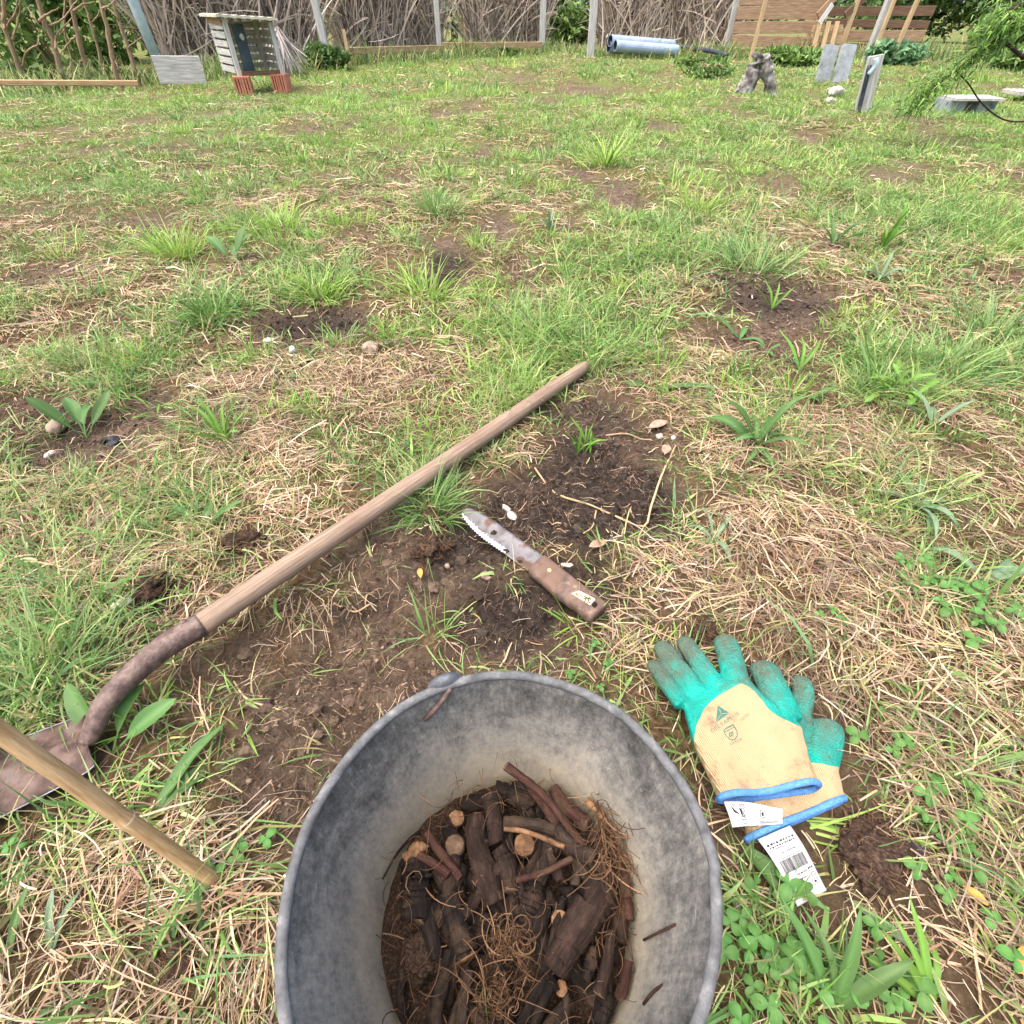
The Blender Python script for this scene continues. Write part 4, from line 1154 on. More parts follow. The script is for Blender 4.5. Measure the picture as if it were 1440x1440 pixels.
# ================================================================== the bucket
BX, BY = BUCKET
BH = 0.2565
def r_in(z): return 0.110 + (0.1505 - 0.110) * np.clip(z / 0.25, 0, 1) ** .9
bucket = empty("bucket", (BX, BY, 0))
tag(bucket, "black rubber builder's bucket with scuffed grey inside, full of dug roots", "bucket")
def rim_wob(a):
    return -.0075 * math.exp(-((a - 5.6) / .55) ** 2) + 0.0016 * math.sin(2 * a + .6) + 0.0010 * math.sin(3 * a + 2.0) + .0004 * math.sin(9 * a)
def lathe(profile, seg=144, closed=False):
    V = []; T = []; Qd = []
    for i, (r, z) in enumerate(profile):
        for k in range(seg):
            a = k / seg * 2 * math.pi
            f = min(max(z / BH, 0), 1) ** 2
            rr = r + rim_wob(a) * f
            V.append((BX + rr * math.cos(a), BY + rr * math.sin(a), z + .0015 * math.sin(2 * a + 1) * f))
            T.append((math.cos(a) * .16, math.sin(a) * .16, z))
    n = len(profile)
    for i in range(n - 1 + (1 if closed else 0)):
        for k in range(seg):
            j = (i + 1) % n
            Qd.append((i * seg + k, i * seg + (k + 1) % seg, j * seg + (k + 1) % seg, j * seg + k))
    return V, Qd, T
zs = np.linspace(0.25, 0.008, 22)
prof = [(r_in(z), z) for z in zs] + [(0.05, 0.006), (0.001, 0.006)]
V, Qd, T = lathe(prof); under(MB().add(V, Qd, tc=T).build("inner_wall", M['bucket'], smooth=True), bucket)
prof = [(0.1095, 0.002)] + [(r_in(z) + .0045, z) for z in np.linspace(0.002, 0.249, 12)]
V, Qd, T = lathe(prof); under(MB().add(V, Qd, tc=T).build("outer_wall", M['bucket'], smooth=True), bucket)
prof = [(0.1528 + .0042 * math.cos(q), 0.2515 + .0045 * math.sin(q)) for q in np.linspace(0, 2 * math.pi, 12, endpoint=False)]
V, Qd, T = lathe(prof, closed=True); under(MB().add(V, Qd, tc=T).build("rim", M['rim'], smooth=True), bucket)
lp = G(627, 962, .25); la = math.atan2(lp.y - BY, lp.x - BX)
dirv = Vector((math.cos(la), math.sin(la), 0)); tanv = Vector((-math.sin(la), math.cos(la), 0))
def ear(sign, nm):
    c = Vector((BX, BY, 0)) + dirv * sign * (.1530 + .003) + Vector((0, 0, .247))
    bm = bmesh.new(); bmesh.ops.create_uvsphere(bm, u_segments=24, v_segments=14, radius=1)
    for v in bm.verts:
        x, y, z = v.co
        v.co = c + tanv * x * .0175 + dirv * sign * (y * .0075) + Vector((0, 0, z * .0140))
    me = bpy.data.meshes.new(nm); bm.to_mesh(me); bm.free()
    me.polygons.foreach_set("use_smooth", np.full(len(me.polygons), True))
    under(new_obj(nm, me, M['lug']), bucket)
ear(1, "handle_lug")
ear(-1, "handle_lug")

def wall_pt(px, py, inset=.003):
    lo, hi = .02, .25
    for _ in range(40):
        z = (lo + hi) / 2
        p = G(px, py, z)
        if math.hypot(p.x - BX, p.y - BY) > r_in(z) - inset: lo = z   # ray still outside: go higher
        else: hi = z
    return G(px, py, hi)
w0 = wall_pt(634, 968); w1 = wall_pt(598, 1012)
under(MB().tube(smooth_path([w0, (w0 + w1) / 2 + Vector((.001, -.001, .001)), w1], 8), .0026, 8).build("wire_end", M['rust'], smooth=True), bucket)

# ---- soil at the bottom of the bucket
ns = 60; V = []; Qd = []; T = []
for i in range(ns + 1):
    for k in range(72):
        rr = i / ns; a = k / 72 * 6.28318
        x = BX + rr * .127 * math.cos(a); y = BY + rr * .127 * math.sin(a)
        z = .052 + .014 * (1 - rr) + float(0)
        V.append((x, y, z))
V = np.array(V); V[:, 2] += (fbm(V[:, 0] * 60, V[:, 1] * 60, 400, 4, .6) - .5) * .016 + (fbm(V[:, 0] * 16, V[:, 1] * 16, 410, 2) - .5) * .02
V[:, 2] += .006 * np.clip((BX - V[:, 0]) / .1, -1, 1)
for i in range(ns):
    for k in range(72):
        Qd.append((i * 72 + k, i * 72 + (k + 1) % 72, (i + 1) * 72 + (k + 1) % 72, (i + 1) * 72 + k))
M['bsoil'] = mat_noise('bucket_soil', [(.3, (30, 24, 20)), (.5, (58, 46, 38)), (.7, (90, 74, 60))], 420, rough=1, bump=.9, bscale=500, spec=.05)
o = MB().add(V, Qd).build("soil_in_bucket", M['bsoil'], smooth=True)
tag(o, "dark crumbly soil at the bottom of the bucket", "soil", kind='stuff')

# ---- the root pieces, one by one
def zc(zoom, x, y):
    return 520 + x / 3.6, (1060 if zoom == 1 else 1240) + y / 3.6
ROOT_N = 0
def root(zoom, pts, r, z, mat, label, cut=None, cutmat='cut', z2=None, wob=.028, name="root_piece"):
    """pts in the enlarged picture, r its half thickness there, z the height above ground"""
    global ROOT_N
    ROOT_N += 1
    n = len(pts); z2 = z if z2 is None else z2
    W = []
    for i, (x, y) in enumerate(pts):
        px, py = zc(zoom, x, y)
        zz_ = z + (z2 - z) * i / max(1, n - 1)
        p = G(px, py, zz_)
        rho = math.hypot(p.x - BX, p.y - BY); lim = float(r_in(zz_)) - .005 - r / 3.6 * SCALE(px, py, zz_)
        if rho > lim:
            p.x = BX + (p.x - BX) * lim / rho; p.y = BY + (p.y - BY) * lim / rho
        W.append(p)
    R = r / 3.6 * SCALE(*zc(zoom, *pts[0]), z) * (1.1 if r > 30 else 1.0)
    sp = smooth_path(W, max(12, 8 * n), R * .025)
    k = len(sp)
    L = sum((sp[i + 1] - sp[i]).length for i in range(k - 1))
    kn_ = max(4, k // 4)
    rad = R * (1 + .07 * np.sin(np.linspace(0, 5, k) + random.random() * 6) + np.interp(np.linspace(0, 1, k), np.linspace(0, 1, kn_), rng.normal(0, wob * 2.2, kn_)))
    rad *= np.linspace(1.06, .9, k) if random.random() < .5 else np.linspace(.9, 1.06, k)
    e = empty(name, W[0]); tag(e, label, "root", "dug root pieces in the bucket")
    m = MB().tube(sp, rad, 14, wob=.03)
    if r > 28:                                   # knots and side-root stubs
        for _ in range(random.choice([0, 1, 1])):
            i_ = random.randrange(2, k - 2); a_ = random.random() * 6.28
            dd = Vector((math.cos(a_), math.sin(a_), .5)).normalized()
            m.tube([sp[i_], sp[i_] + dd * R * 1.0, sp[i_] + dd * R * 1.35], [R * .30, R * .18, R * .08], 7, wob=.12)
    under(m.build("bark", M[mat], smooth=True), e)
    for end in (cut or ()):
        a, b_ = (sp[0], sp[1]) if end == 0 else (sp[-1], sp[-2])
        d = (a - b_).normalized(); rr = rad[0 if end == 0 else -1]
        q = MB().tube([a - d * .001, a + d * rr * .10, a + d * rr * .2], [rr * .97, rr * .9, rr * .62], 12, wob=.05)
        under(q.build("cut_end", M[cutmat], smooth=False), e)
    return e
def knob(zoom, x, y, r, z, mat, label, cutmat='cut', tilt=(0, 0), ln=.03):
    px, py = zc(zoom, x, y)
    p = G(px, py, z); R = r / 3.6 * SCALE(px, py, z)
    d = Vector((-p.x * .5 + tilt[0], -p.y * .9 + tilt[1], .7)).normalized()
    e = empty("root_piece", p); tag(e, label, "root", "dug root pieces in the bucket")
    sp = [p - d * ln, p - d * ln * .5, p]
    under(MB().tube(smooth_path(sp, 8), R * np.array([.9, 1, 1.05, 1, .95, 1, 1.03, 1, .96])[:9], 12, wob=.05).build("bark", M[mat], smooth=True), e)
    under(MB().tube([p - d * .001, p + d * R * .12, p + d * R * .22], [R * .94, R * .88, R * .5], 12, wob=.06).build("cut_end", M[cutmat]), e)
root(1, [(630, 180), (740, 215), (815, 270)], 44, .080, 'bark_black', "thick black root end lying highest against the far wall of the bucket")
root(1, [(470, 250), (600, 245)], 34, .072, 'bark_black', "short black root stub at the far left of the heap")
root(1, [(930, 160), (985, 265), (1100, 362)], 33, .094, 'bark_red', "reddish brown root with flat cut end at the far right of heap", cut=(1,), cutmat='cut_dirty')
root(1, [(810, 180), (880, 260), (965, 395)], 20, .098, 'bark_red', "short reddish root tucked beside the longest red root")
root(1, [(690, 62), (860, 190), (965, 318), (1080, 460)], 20, .135, 'bark_red', "longest slender red root leaning up the far wall of the bucket", z2=.105, cut=(0,), cutmat='cut_dirty')
root(1, [(610, 215), (630, 330), (640, 450)], 40, .095, 'bark_brown', "upright brown root with tan cut top in the upper middle", cut=(0,), cutmat='cut_dirty')
root(1, [(538, 320), (545, 470), (590, 620), (635, 760)], 48, .090, 'bark_brown', "thick earthy root with pale tan top left of the upright brown root", cut=(0,), cutmat='cut')
knob(1, 443, 325, 40, .085, 'bark_brown', "small root stub with bright orange cut face at upper left", tilt=(.2, .2))
knob(1, 430, 465, 52, .088, 'bark_grey', "round grey-tan root end facing up at left", cutmat='cut_dirty')
knob(1, 782, 462, 56, .085, 'bark_brown', "round root end with orange cut face in the middle of the heap")
root(1, [(285, 400), (365, 510), (460, 630)], 22, .096, 'bark_red', "thin red root at left slanting down behind the black stub")
root(1, [(250, 512), (320, 555), (400, 615)], 22, .102, 'bark_red', "thin red root with split end above the thick black stub", cut=(0,))
root(1, [(175, 525), (235, 485), (300, 468)], 26, .100, 'cut', "pale splintered root sliver above the thick black stub", wob=.18)
root(1, [(235, 545), (232, 640), (235, 720), (240, 830)], 68, .088, 'bark_black', "thickest black stub at the left wall of the bucket", cut=(1,), cutmat='cut_dirty')
root(1, [(680, 350), (800, 355), (900, 375), (985, 425)], 30, .100, 'bark_grey', "grey-brown root lying crosswise above the orange cut face")
root(1, [(950, 395), (1020, 470), (1130, 525)], 36, .104, 'bark_grey', "grey forked root right of centre", cut=(1,), cutmat='cut_dirty')
root(1, [(680, 382), (760, 388), (850, 415), (985, 472)], 12, .120, 'cut', "thin pale orange root peeled of its bark across the middle")
root(1, [(740, 640), (880, 600), (1025, 528)], 16, .112, 'bark_red', "thin red-brown root sloping up to the right in the middle")
root(1, [(650, 480), (690, 560), (715, 690)], 38, .092, 'bark_brown', "brown root with reddish lower end in the centre", cut=(1,), cutmat='cut_dirty')
root(1, [(905, 485), (930, 560), (965, 640)], 24, .096, 'bark_brown', "short brown root between the sloping thin root and grey fork", cut=(0,), cutmat='cut_dirty')
root(1, [(1150, 400), (1185, 540), (1205, 650)], 46, .092, 'bark_brown', "stout dark brown root right of the grey fork")
root(1, [(1272, 290), (1275, 390), (1285, 480)], 18, .095, 'bark_red', "thin red root under the matted fibres at right")
root(1, [(1340, 380), (1385, 520), (1405, 720)], 24, .095, 'bark_red', "long red root along the right wall of the bucket")
root(1, [(1155, 160), (1240, 215), (1315, 282)], 15, .108, 'cut', "short broken tan root on top of the fibres at far right", wob=.12)
root(1, [(720, 560), (740, 600), (790, 570)], 30, .080, 'bark_brown', "short curved brown root under the thin sloping root")
root(2, [(840, 30), (815, 120), (785, 225)], 48, .088, 'bark_brown', "smooth brown root above the fibrous ball", cut=(0,), cutmat='cut_dirty')
root(2, [(890, 130), (865, 200), (840, 290)], 32, .086, 'bark_black', "small dark root right of the smooth brown root", cut=(0,), cutmat='cut_dirty')
root(2, [(1175, 20), (1100, 150), (1010, 300), (940, 430)], 72, .100, 'bark_brown', "largest dark log slanting down to the left in the right half", cut=(0,), cutmat='cut_dirty')
root(2, [(395, 50), (430, 180), (470, 300), (490, 385)], 52, .092, 'bark_black', "black root with tan lower end left of the fibrous ball", cut=(1,), cutmat='cut')
root(2, [(1000, 20), (1020, 90), (1030, 150)], 34, .078, 'bark_black', "short black root behind the largest log")
knob(2, 960, 190, 44, .092, 'bark_brown', "round tan root end just left of the largest log")
root(2, [(330, 110), (330, 180), (325, 250)], 38, .080, 'bark_black', "fuzzy black root beside the thickest stub")
root(2, [(410, 350), (375, 480), (345, 600), (325, 720)], 36, .085, 'bark_black', "smooth dark root at lower left below the earth clod")
root(2, [(168, 440), (155, 570), (148, 720)], 22, .078, 'bark_black', "thin dark root nearest the left wall at the bottom")
root(2, [(720, 90), (725, 160), (735, 235)], 34, .088, 'bark_black', "black root with orange tip above the fibrous ball", cut=(0,), cutmat='cut')
root(2, [(1225, 250), (1200, 420), (1160, 565)], 30, .098, 'bark_brown', "dark brown stick right of the largest log", cut=(1,), cutmat='cut_dirty')
root(2, [(1135, 340), (1115, 420), (1090, 500)], 30, .088, 'bark_black', "short black stick between the largest log and dark brown stick")
root(2, [(1365, 420), (1355, 540), (1345, 650)], 26, .095, 'bark_red', "reddish stick with pale pointed end at lower right wall", cut=(1,))
root(2, [(1195, 580), (1180, 650), (1165, 760)], 40, .085, 'bark_black', "knobbly black root at lower right")
root(2, [(1400, 10), (1385, 100), (1375, 200)], 26, .090, 'bark_red', "dark red root against the right wall at mid height")
root(2, [(990, 560), (995, 640), (985, 760)], 22, .076, 'bark_grey', "small grey root at the bottom right of the fibrous ball")
knob(2, 968, 540, 36, .080, 'bark_brown', "small brown root end right of the fibrous ball", cutmat='cut')
root(2, [(600, 180), (560, 260), (545, 340)], 40, .078, 'bark_black', "dark root half hidden left above the fibrous ball")
root(2, [(1250, 560), (1240, 660), (1250, 760)], 26, .080, 'bark_brown', "brown root beside the knobbly black one at lower right")
w = [wall_pt(*zc(1, x, y), .002) for x, y in ((65, 635), (150, 490), (250, 395), (390, 325))]
o = MB().tube(smooth_path(w, 16), np.linspace(.0008, .0022, 17), 7).build("thin_root", M['bark_brown'], smooth=True)
tag(o, "thin dark root clinging to the left inner wall of the bucket", "root", "loose thin roots in the bucket")
w = [wall_pt(905, 1412, .003), wall_pt(918, 1395, .004), wall_pt(933, 1385, .002)]
tag(MB().tube(smooth_path(w, 8), .0012, 6).build("thin_root", M['bark_red'], smooth=True), "short curved twig on the right inner wall near the bottom edge", "root", "loose thin roots in the bucket")
w = [wall_pt(905, 1322, .003), wall_pt(925, 1312, .004), wall_pt(950, 1300, .002)]
tag(MB().tube(smooth_path(w, 8), .0010, 6).build("thin_root", M['bark_red'], smooth=True), "thin red twig on the right inner wall beside the long red root", "root", "loose thin roots in the bucket")
# lower layer of the heap
BURIED = []
for i in range(64):
    rr = .105 * math.sqrt(random.random()); a_ = random.random() * 6.283
    cx, cy = BX + .012 + rr * math.cos(a_), BY + rr * math.sin(a_)
    if cx < BX - .085: cx = BX - .05
    d_ = random.uniform(-.9, .9) + math.pi / 2; L2 = random.uniform(.018, .034); zz_ = random.uniform(.068, .089)
    pp = [Vector((cx - math.cos(d_) * L2, cy - math.sin(d_) * L2, zz_ + random.uniform(-.008, .008))), Vector((cx, cy, zz_ + .003)), Vector((cx + math.cos(d_) * L2, cy + math.sin(d_) * L2, zz_ + random.uniform(-.008, .008)))]
    pp = [Vector((BX + (q.x - BX) * min(1, .108 / max(.001, math.hypot(q.x - BX, q.y - BY))), BY + (q.y - BY) * min(1, .108 / max(.001, math.hypot(q.x - BX, q.y - BY))), q.z)) for q in pp]
    R2 = random.uniform(.0038, .0085)
    bk = random.choice(['bark_black', 'bark_brown', 'bark_black', 'bark_grey'])
    dx_, dy_ = pp[1].x - BX, pp[1].y - BY
    place = ("far" if dy_ > .035 else "near" if dy_ < -.035 else "middle") + " " + ("left" if dx_ < -.035 else "right" if dx_ > .035 else "centre")
    e = empty("root_piece", pp[1]); tag(e, f"{'thick' if R2 > .0062 else 'slim'} {bk[5:]} half-buried root piece low in the heap, {place}", "root", "half-buried root pieces in the bucket"); BURIED.append(e)
    sp_ = smooth_path(pp, 12, R2 * .03)
    under(MB().tube(sp_, R2 * np.interp(np.linspace(0, 1, len(sp_)), np.linspace(0, 1, 5), 1 + rng.normal(0, .09, 5)), 12, wob=.03).build("bark", M[bk], smooth=True), e)
    q0 = (sp_[-1] - sp_[-2]).normalized()
    under(MB().tube([sp_[-1] - q0 * .001, sp_[-1] + q0 * R2 * .15], [R2 * .92, R2 * .7], 12, wob=.08).build("cut_end", M['cut_dirty']), e)
_by = {}
for e in BURIED: _by.setdefault(e["label"], []).append(e)
for l_, es_ in _by.items():
    if len(es_) > 1:
        for i, e in enumerate(sorted(es_, key=lambda q: q.location.x)):
            e["label"] = l_ + ", " + ["leftmost", "second from left", "third from left", "fourth from left", "fifth from left", "sixth from left", "seventh from left", "eighth from left"][min(i, 7)]
# earth clod in the bucket
pc = G(*zc(2, 265, 375), .080)
rock(pc, .019, M['bsoil'], "dark earth clod with root hairs at lower left in the bucket", "earth_clod", (1.05, .95, .7), "clod", sub=5, amp=.4)

def fibres(cen, spread, n, L, W_, cols, name, label, seg=9, curl=2.2, flat=.5, parent=None, dirn=None):
    b = Bag()
    base = np.array(cen)[None] + rng.normal(0, 1, (n, 3)) * np.array(spread)
    az = rng.random(n) * 6.283 if dirn is None else dirn + rng.normal(0, .7, n)
    b.add(strands(base, az, rng.normal(0, .5, n), rng.uniform(.5, 1.4, n) * L, rng.uniform(.6, 1.4, n) * W_, rng.normal(0, curl * flat, n), rng.normal(0, curl, n), palette(cols, n, .2), seg, rng.normal(0, .9, n), .4))
    o = b.build(name, M['fibre'], parent)
    if label: tag(o, label, "roots")
    return o
FIB = [(112, 85, 62), (92, 68, 49), (70, 51, 38), (134, 106, 78), (82, 60, 44)]
fibres(G(*zc(2, 690, 330), .108), (.009, .008, .004), 110, .035, .0009, FIB, "fibrous_root_ball", "brown fibrous root ball in the lower middle of the bucket", curl=4.0)["kind"] = "thing"
fibres(G(*zc(2, 640, 600), .100), (.011, .008, .004), 100, .035, .0009, FIB, "fibrous_root_ball", "wide mat of brown root hairs at the bottom of the bucket", curl=3.6)["kind"] = "thing"
fibres(G(*zc(1, 1200, 400), .112), (.007, .022, .005), 170, .05, .0009, FIB, "fibrous_root_mat", "hanging mat of brown root hairs along the right of heap", dirn=-1.4, curl=1.6)["kind"] = "thing"
b = Bag()
n = 420
rr = np.sqrt(rng.random(n)) * .118; a = rng.random(n) * 6.283
base = np.stack([BX + rr * np.cos(a), BY + rr * np.sin(a), rng.uniform(.07, .112, n)], 1)
b.add(strands(base, rng.random(n) * 6.283, rng.normal(0, .5, n), rng.uniform(.012, .045, n), rng.uniform(.0005, .0011, n), rng.normal(0, 1.5, n), rng.normal(0, 2, n), palette(FIB, n, .25), 6, rng.normal(0, .9, n), .5))
o = b.build("root_hairs", M['fibre']); tag(o, "fine root hairs scattered over the root pieces in the bucket", "roots", kind="stuff")

# ================================================================== the spade
tipS = GG(824, 514, .026); sockS = G(277, 882, .050)
sp_e = empty("spade", (sockS.x, sockS.y, 0)); tag(sp_e, "long-handled spade with pale worn wooden shaft and rusty socket lying on the turf", "spade")
sh = [sockS.lerp(tipS, f) + Vector((0, 0, -.004 * math.sin(f * math.pi))) for f in np.linspace(0, 1, 40)]
rad = np.interp(np.linspace(0, 1, 40), [0, .1, .6, .97, 1], [.0172, .0176, .0178, .0165, .0125])
m = MB().tube(sh + [sh[-1] + (sh[-1] - sh[-2]) * .18], list(rad) + [.006], 24)
under(m.build("shaft", M['wood_handle'], smooth=True), sp_e)
npts = [sh[0] + (sh[1] - sh[0]) * .25, G(258, 893, .051), G(228, 912, .053), G(196, 939, .055), G(166, 968, .052), G(144, 996, .044), G(131, 1026, .030), G(122, 1046, .022)]
spn = smooth_path(npts, 42)
rad = np.interp(np.linspace(0, 1, len(spn)), [0, .04, .3, .6, .85, 1], [.0180, .0184, .0172, .0150, .0125, .010])
under(MB().tube(spn, rad, 20).build("socket", M['rust'], smooth=True), sp_e)
rp = G(251, 909, .058)
dcam = (Vector((0, 0, CAM_H)) - rp).normalized()
# rivet sits on the upper side of the socket
ax = (spn[6] - spn[2]).normalized(); cc = spn[4]; side = ax.cross(Vector((0, 0, 1))).normalized(); upv = side.cross(ax)
nrm = (upv * .9 - side * -.35).normalized()
q = cc + nrm * .0172
under(MB().tube([q - nrm * .002, q + nrm * .0018, q + nrm * .0026], [.0046, .0046, .003], 14).build("rivet", M['rust'], smooth=False), sp_e)
# blade
S1 = G(119, 1000, .026); S2 = G(135, 1078, .016)
ad = Vector((-.87, -.49, 0)).normalized(); LB = .27
V = []; nu, nv = 28, 22
for s_ in (0, 1):
    for i in range(nu + 1):
        f = i / nu
        for j in range(nv + 1):
            g = j / nv
            p = S1.lerp(S2, g) + ad * (LB * f)
            mid = (S1 + S2) / 2 + ad * (LB * f)
            wscale = 1.0 + .25 * math.sin(min(f * 1.3, 1) * math.pi * .5) - .5 * max(0, f - .75) ** 1.5 * 4
            p = mid + (p - mid) * wscale
            x = (g - .5) * 2
            z = .016 + .010 * (1 - x * x) + .007 * math.exp(-(x / .16) ** 2) * max(0, 1 - f * 1.2) - .006 * f
            if f < .05: z += .006 * (1 - f / .05) * (1 if abs(x) > .28 else .5)      # turned tread
            z += (S1.z - S2.z) * (-x) * .3
            V.append((p.x, p.y, z - (.0022 if s_ else 0)))
n1 = (nu + 1) * (nv + 1)
gid = lambda i, j: i * (nv + 1) + j
Qd = []
for i in range(nu):
    for j in range(nv):
        Qd.append((gid(i, j), gid(i, j + 1), gid(i + 1, j + 1), gid(i + 1, j)))
        Qd.append((n1 + gid(i, j), n1 + gid(i + 1, j), n1 + gid(i + 1, j + 1), n1 + gid(i, j + 1)))
for i in range(nu):
    Qd += [(gid(i, 0), gid(i + 1, 0), n1 + gid(i + 1, 0), n1 + gid(i, 0)), (gid(i + 1, nv), gid(i, nv), n1 + gid(i, nv), n1 + gid(i + 1, nv))]
for j in range(nv):
    Qd += [(gid(0, j + 1), gid(0, j), n1 + gid(0, j), n1 + gid(0, j + 1)), (gid(nu, j), gid(nu, j + 1), n1 + gid(nu, j + 1), n1 + gid(nu, j))]
bl = under(MB().add(V, Qd).build("blade", M['blade'], smooth=True), sp_e)
# bright worn edges
for j in (0, nv):
    pts = [Vector(V[gid(i, j)]) + Vector((0, 0, .0004)) for i in range(0, nu + 1)]
    o = MB().tube(pts, .0010, 6).build("worn_edge", M['steel'], smooth=True)
    o.parent = bl

# ================================================================== the bamboo cane
c0 = Vector((-.3315, .1165, h1(-.3315, .1165) + .006)); cdir = (Vector((-.4015, .1630, .296)) - Vector((-.331, .115, 0))).normalized()
cane = empty("bamboo_cane", c0); tag(cane, "tan bamboo cane stuck in the turf and leaning up at left", "cane")
def project(p):
    d = Vector(p) - Vector((0, 0, CAM_H))
    zc_ = d.y * CP - d.z * SP
    u = d.x / zc_; v = (d.y * SP + d.z * CP) / zc_
    return 720 + u * F, 720 - v * F
ts = np.linspace(0, .62, 400)
tn = min(ts, key=lambda t: abs(project(c0 + cdir * t)[0] - 178))
nodes_t = [tn, tn + .21, tn + .41]
pts = [c0 + cdir * t for t in np.linspace(0, .62, 90)]
rad = []
for t in np.linspace(0, .62, 90):
    r = .0074 - .0008 * t
    for q in nodes_t:
        r += .0008 * math.exp(-((t - q) / .006) ** 2) - .0006 * math.exp(-((t - q - .012) / .006) ** 2)
    if t < .012: r *= .8 + .2 * t / .012
    rad.append(r)
under(MB().tube(pts, rad, 20).build("culm", M['bamboo'], smooth=True), cane)
for q in nodes_t:
    under(MB().tube([c0 + cdir * (q - .003), c0 + cdir * (q - .001), c0 + cdir * (q + .001), c0 + cdir * (q + .003)], [.0076, .0080, .0080, .0075], 20).build("node_ring", M['node'], smooth=True), cane)

# ================================================================== the garden knife
def k7(x, y): return 560 + x / 4.235, 660 + y / 4.235
zt = GG(*k7(390, 250)).z + .030; ze = GG(*k7(1190, 840)).z + .034
def kp(x, y, dz=0):
    f = (x - 385) / (1245 - 385)
    return G(*k7(x, y), zt + (ze - zt) * f + dz)
def resample(pts, n):
    P = [Vector((x, y, 0)) for x, y in pts]
    P = smooth_path(P, n * 3)
    d = np.concatenate([[0], np.cumsum([(P[i + 1] - P[i]).length for i in range(len(P) - 1)])])
    t = np.linspace(0, d[-1], n)
    A = np.array([tuple(p)[:2] for p in P])
    return np.stack([np.interp(t, d, A[:, 0]), np.interp(t, d, A[:, 1])], 1)
kn = empty("garden_knife", kp(830, 570)); tag(kn, "soil-smeared garden knife with serrated blade and wooden handle lying on bare earth", "knife")
nb_ = 90
U_ = resample([(384, 250), (410, 232), (450, 240), (560, 300), (700, 400), (862, 515)], nb_)
L_ = resample([(384, 250), (384, 280), (440, 352), (520, 422), (620, 492), (700, 552), (770, 605)], nb_)
nm_ = 10
V = []; 
for s_ in (0, 1):
    for i in range(nb_):
        f = i / (nb_ - 1)
        lo = L_[i].copy()
        dirl = (L_[i] - U_[i]); dl = np.linalg.norm(dirl) + 1e-6
        if .03 < f < .66:
            lo = lo + dirl / dl * (6 if i % 3 == 0 else (0 if i % 3 == 1 else -3))
        for j in range(nm_ + 1):
            g = j / nm_
            x, y = U_[i] * (1 - g) + lo * g
            p = kp(x, y)
            z = -.0035 * math.sin(g * math.pi) * min(1, f * 3) * (1 - max(0, f - .85) / .15)      # scooped blade
            th = .0012 + .002 * f
            th *= .3 + .7 * math.sin(min(max(g, .04), .96) * math.pi) ** .5
            V.append((p.x, p.y, p.z + z + (-th if s_ else th * .3)))
n1 = nb_ * (nm_ + 1); gid = lambda i, j: i * (nm_ + 1) + j
Qd = []
for i in range(nb_ - 1):
    for j in range(nm_):
        Qd.append((gid(i, j), gid(i + 1, j), gid(i + 1, j + 1), gid(i, j + 1)))
        Qd.append((n1 + gid(i, j), n1 + gid(i, j + 1), n1 + gid(i + 1, j + 1), n1 + gid(i + 1, j)))
    Qd += [(gid(i, 0), n1 + gid(i, 0), n1 + gid(i + 1, 0), gid(i + 1, 0)), (gid(i, nm_), gid(i + 1, nm_), n1 + gid(i + 1, nm_), n1 + gid(i, nm_))]
kb = under(MB().add(V, Qd).build("blade", M['knife_blade'], smooth=True), kn)
# bright bare serrated strip
Vt = []
for i in range(2, 62):
    a_ = Vector(V[gid(i, 7)]) + Vector((0, 0, .0006)); b2 = Vector(V[gid(i, nm_)]) + Vector((0, 0, .0009))
    a_ = b2.lerp(a_, .6 + .5 * random.random())
    Vt += [tuple(a_), tuple(b2)]
m_ = MB().add(Vt, [(2 * i, 2 * i + 1, 2 * i + 3, 2 * i + 2) for i in range(59)])
o = m_.build("serrated_edge", M['edge_chalk']); o.parent = kb
# dirt spots on the blade
for (x, y, r) in ((568, 372, 20), (640, 485, 22), (725, 548, 18)):
    p = kp(x, y, .0004); rr = r / 4.235 * SCALE(*k7(x, y))
    o = rock(p + Vector((0, 0, -.0015)), rr, M['bsoil'], None, "soil_smear", (1, .8, .3), None, sub=3); o.parent = kb
# handle
Uh = resample([(868, 508), (890, 518), (1000, 608), (1130, 708), (1220, 775), (1252, 805)], 40)
Lh = resample([(768, 608), (790, 628), (870, 690), (950, 758), (1060, 838), (1120, 890), (1140, 905)], 40)
V = []; ms = 20
for i in range(40):
    f = i / 39
    cx_, cy_ = (Uh[i] + Lh[i]) / 2
    a_ = kp(*Uh[i]); b2 = kp(*Lh[i]); c_ = (a_ + b2) / 2; hv_ = (a_ - b2) / 2; hv_.z = 0
    thick = .0095 + .002 * math.sin(f * math.pi) + .0015 * f
    end = 1.0 if 0 < i < 39 else .86
    for k in range(ms):
        q = k / ms * 6.28318
        cx2 = abs(math.cos(q)) ** .6 * (1 if math.cos(q) >= 0 else -1); sz2 = abs(math.sin(q)) ** .6 * (1 if math.sin(q) >= 0 else -1)
        p = c_ + hv_ * cx2 * end
        V.append((p.x, p.y, p.z - .004 + sz2 * thick * end))
Qd = [(i * ms + k, i * ms + (k + 1) % ms, (i + 1) * ms + (k + 1) % ms, (i + 1) * ms + k) for i in range(39) for k in range(ms)]
b0 = len(V); V += [tuple(np.mean(V[:ms], 0)), tuple(np.mean(V[39 * ms:40 * ms], 0))]
Tt = [(b0, (k + 1) % ms, k) for k in range(ms)] + [(b0 + 1, 39 * ms + k, 39 * ms + (k + 1) % ms) for k in range(ms)]
hd = under(MB().add(V, Qd, Tt).build("handle", M['knife_wood'], smooth=True), kn)
bpy.context.view_layer.update()
hb = BVHTree.FromPolygons([Vector(v) for v in V], [list(q) for q in Qd])
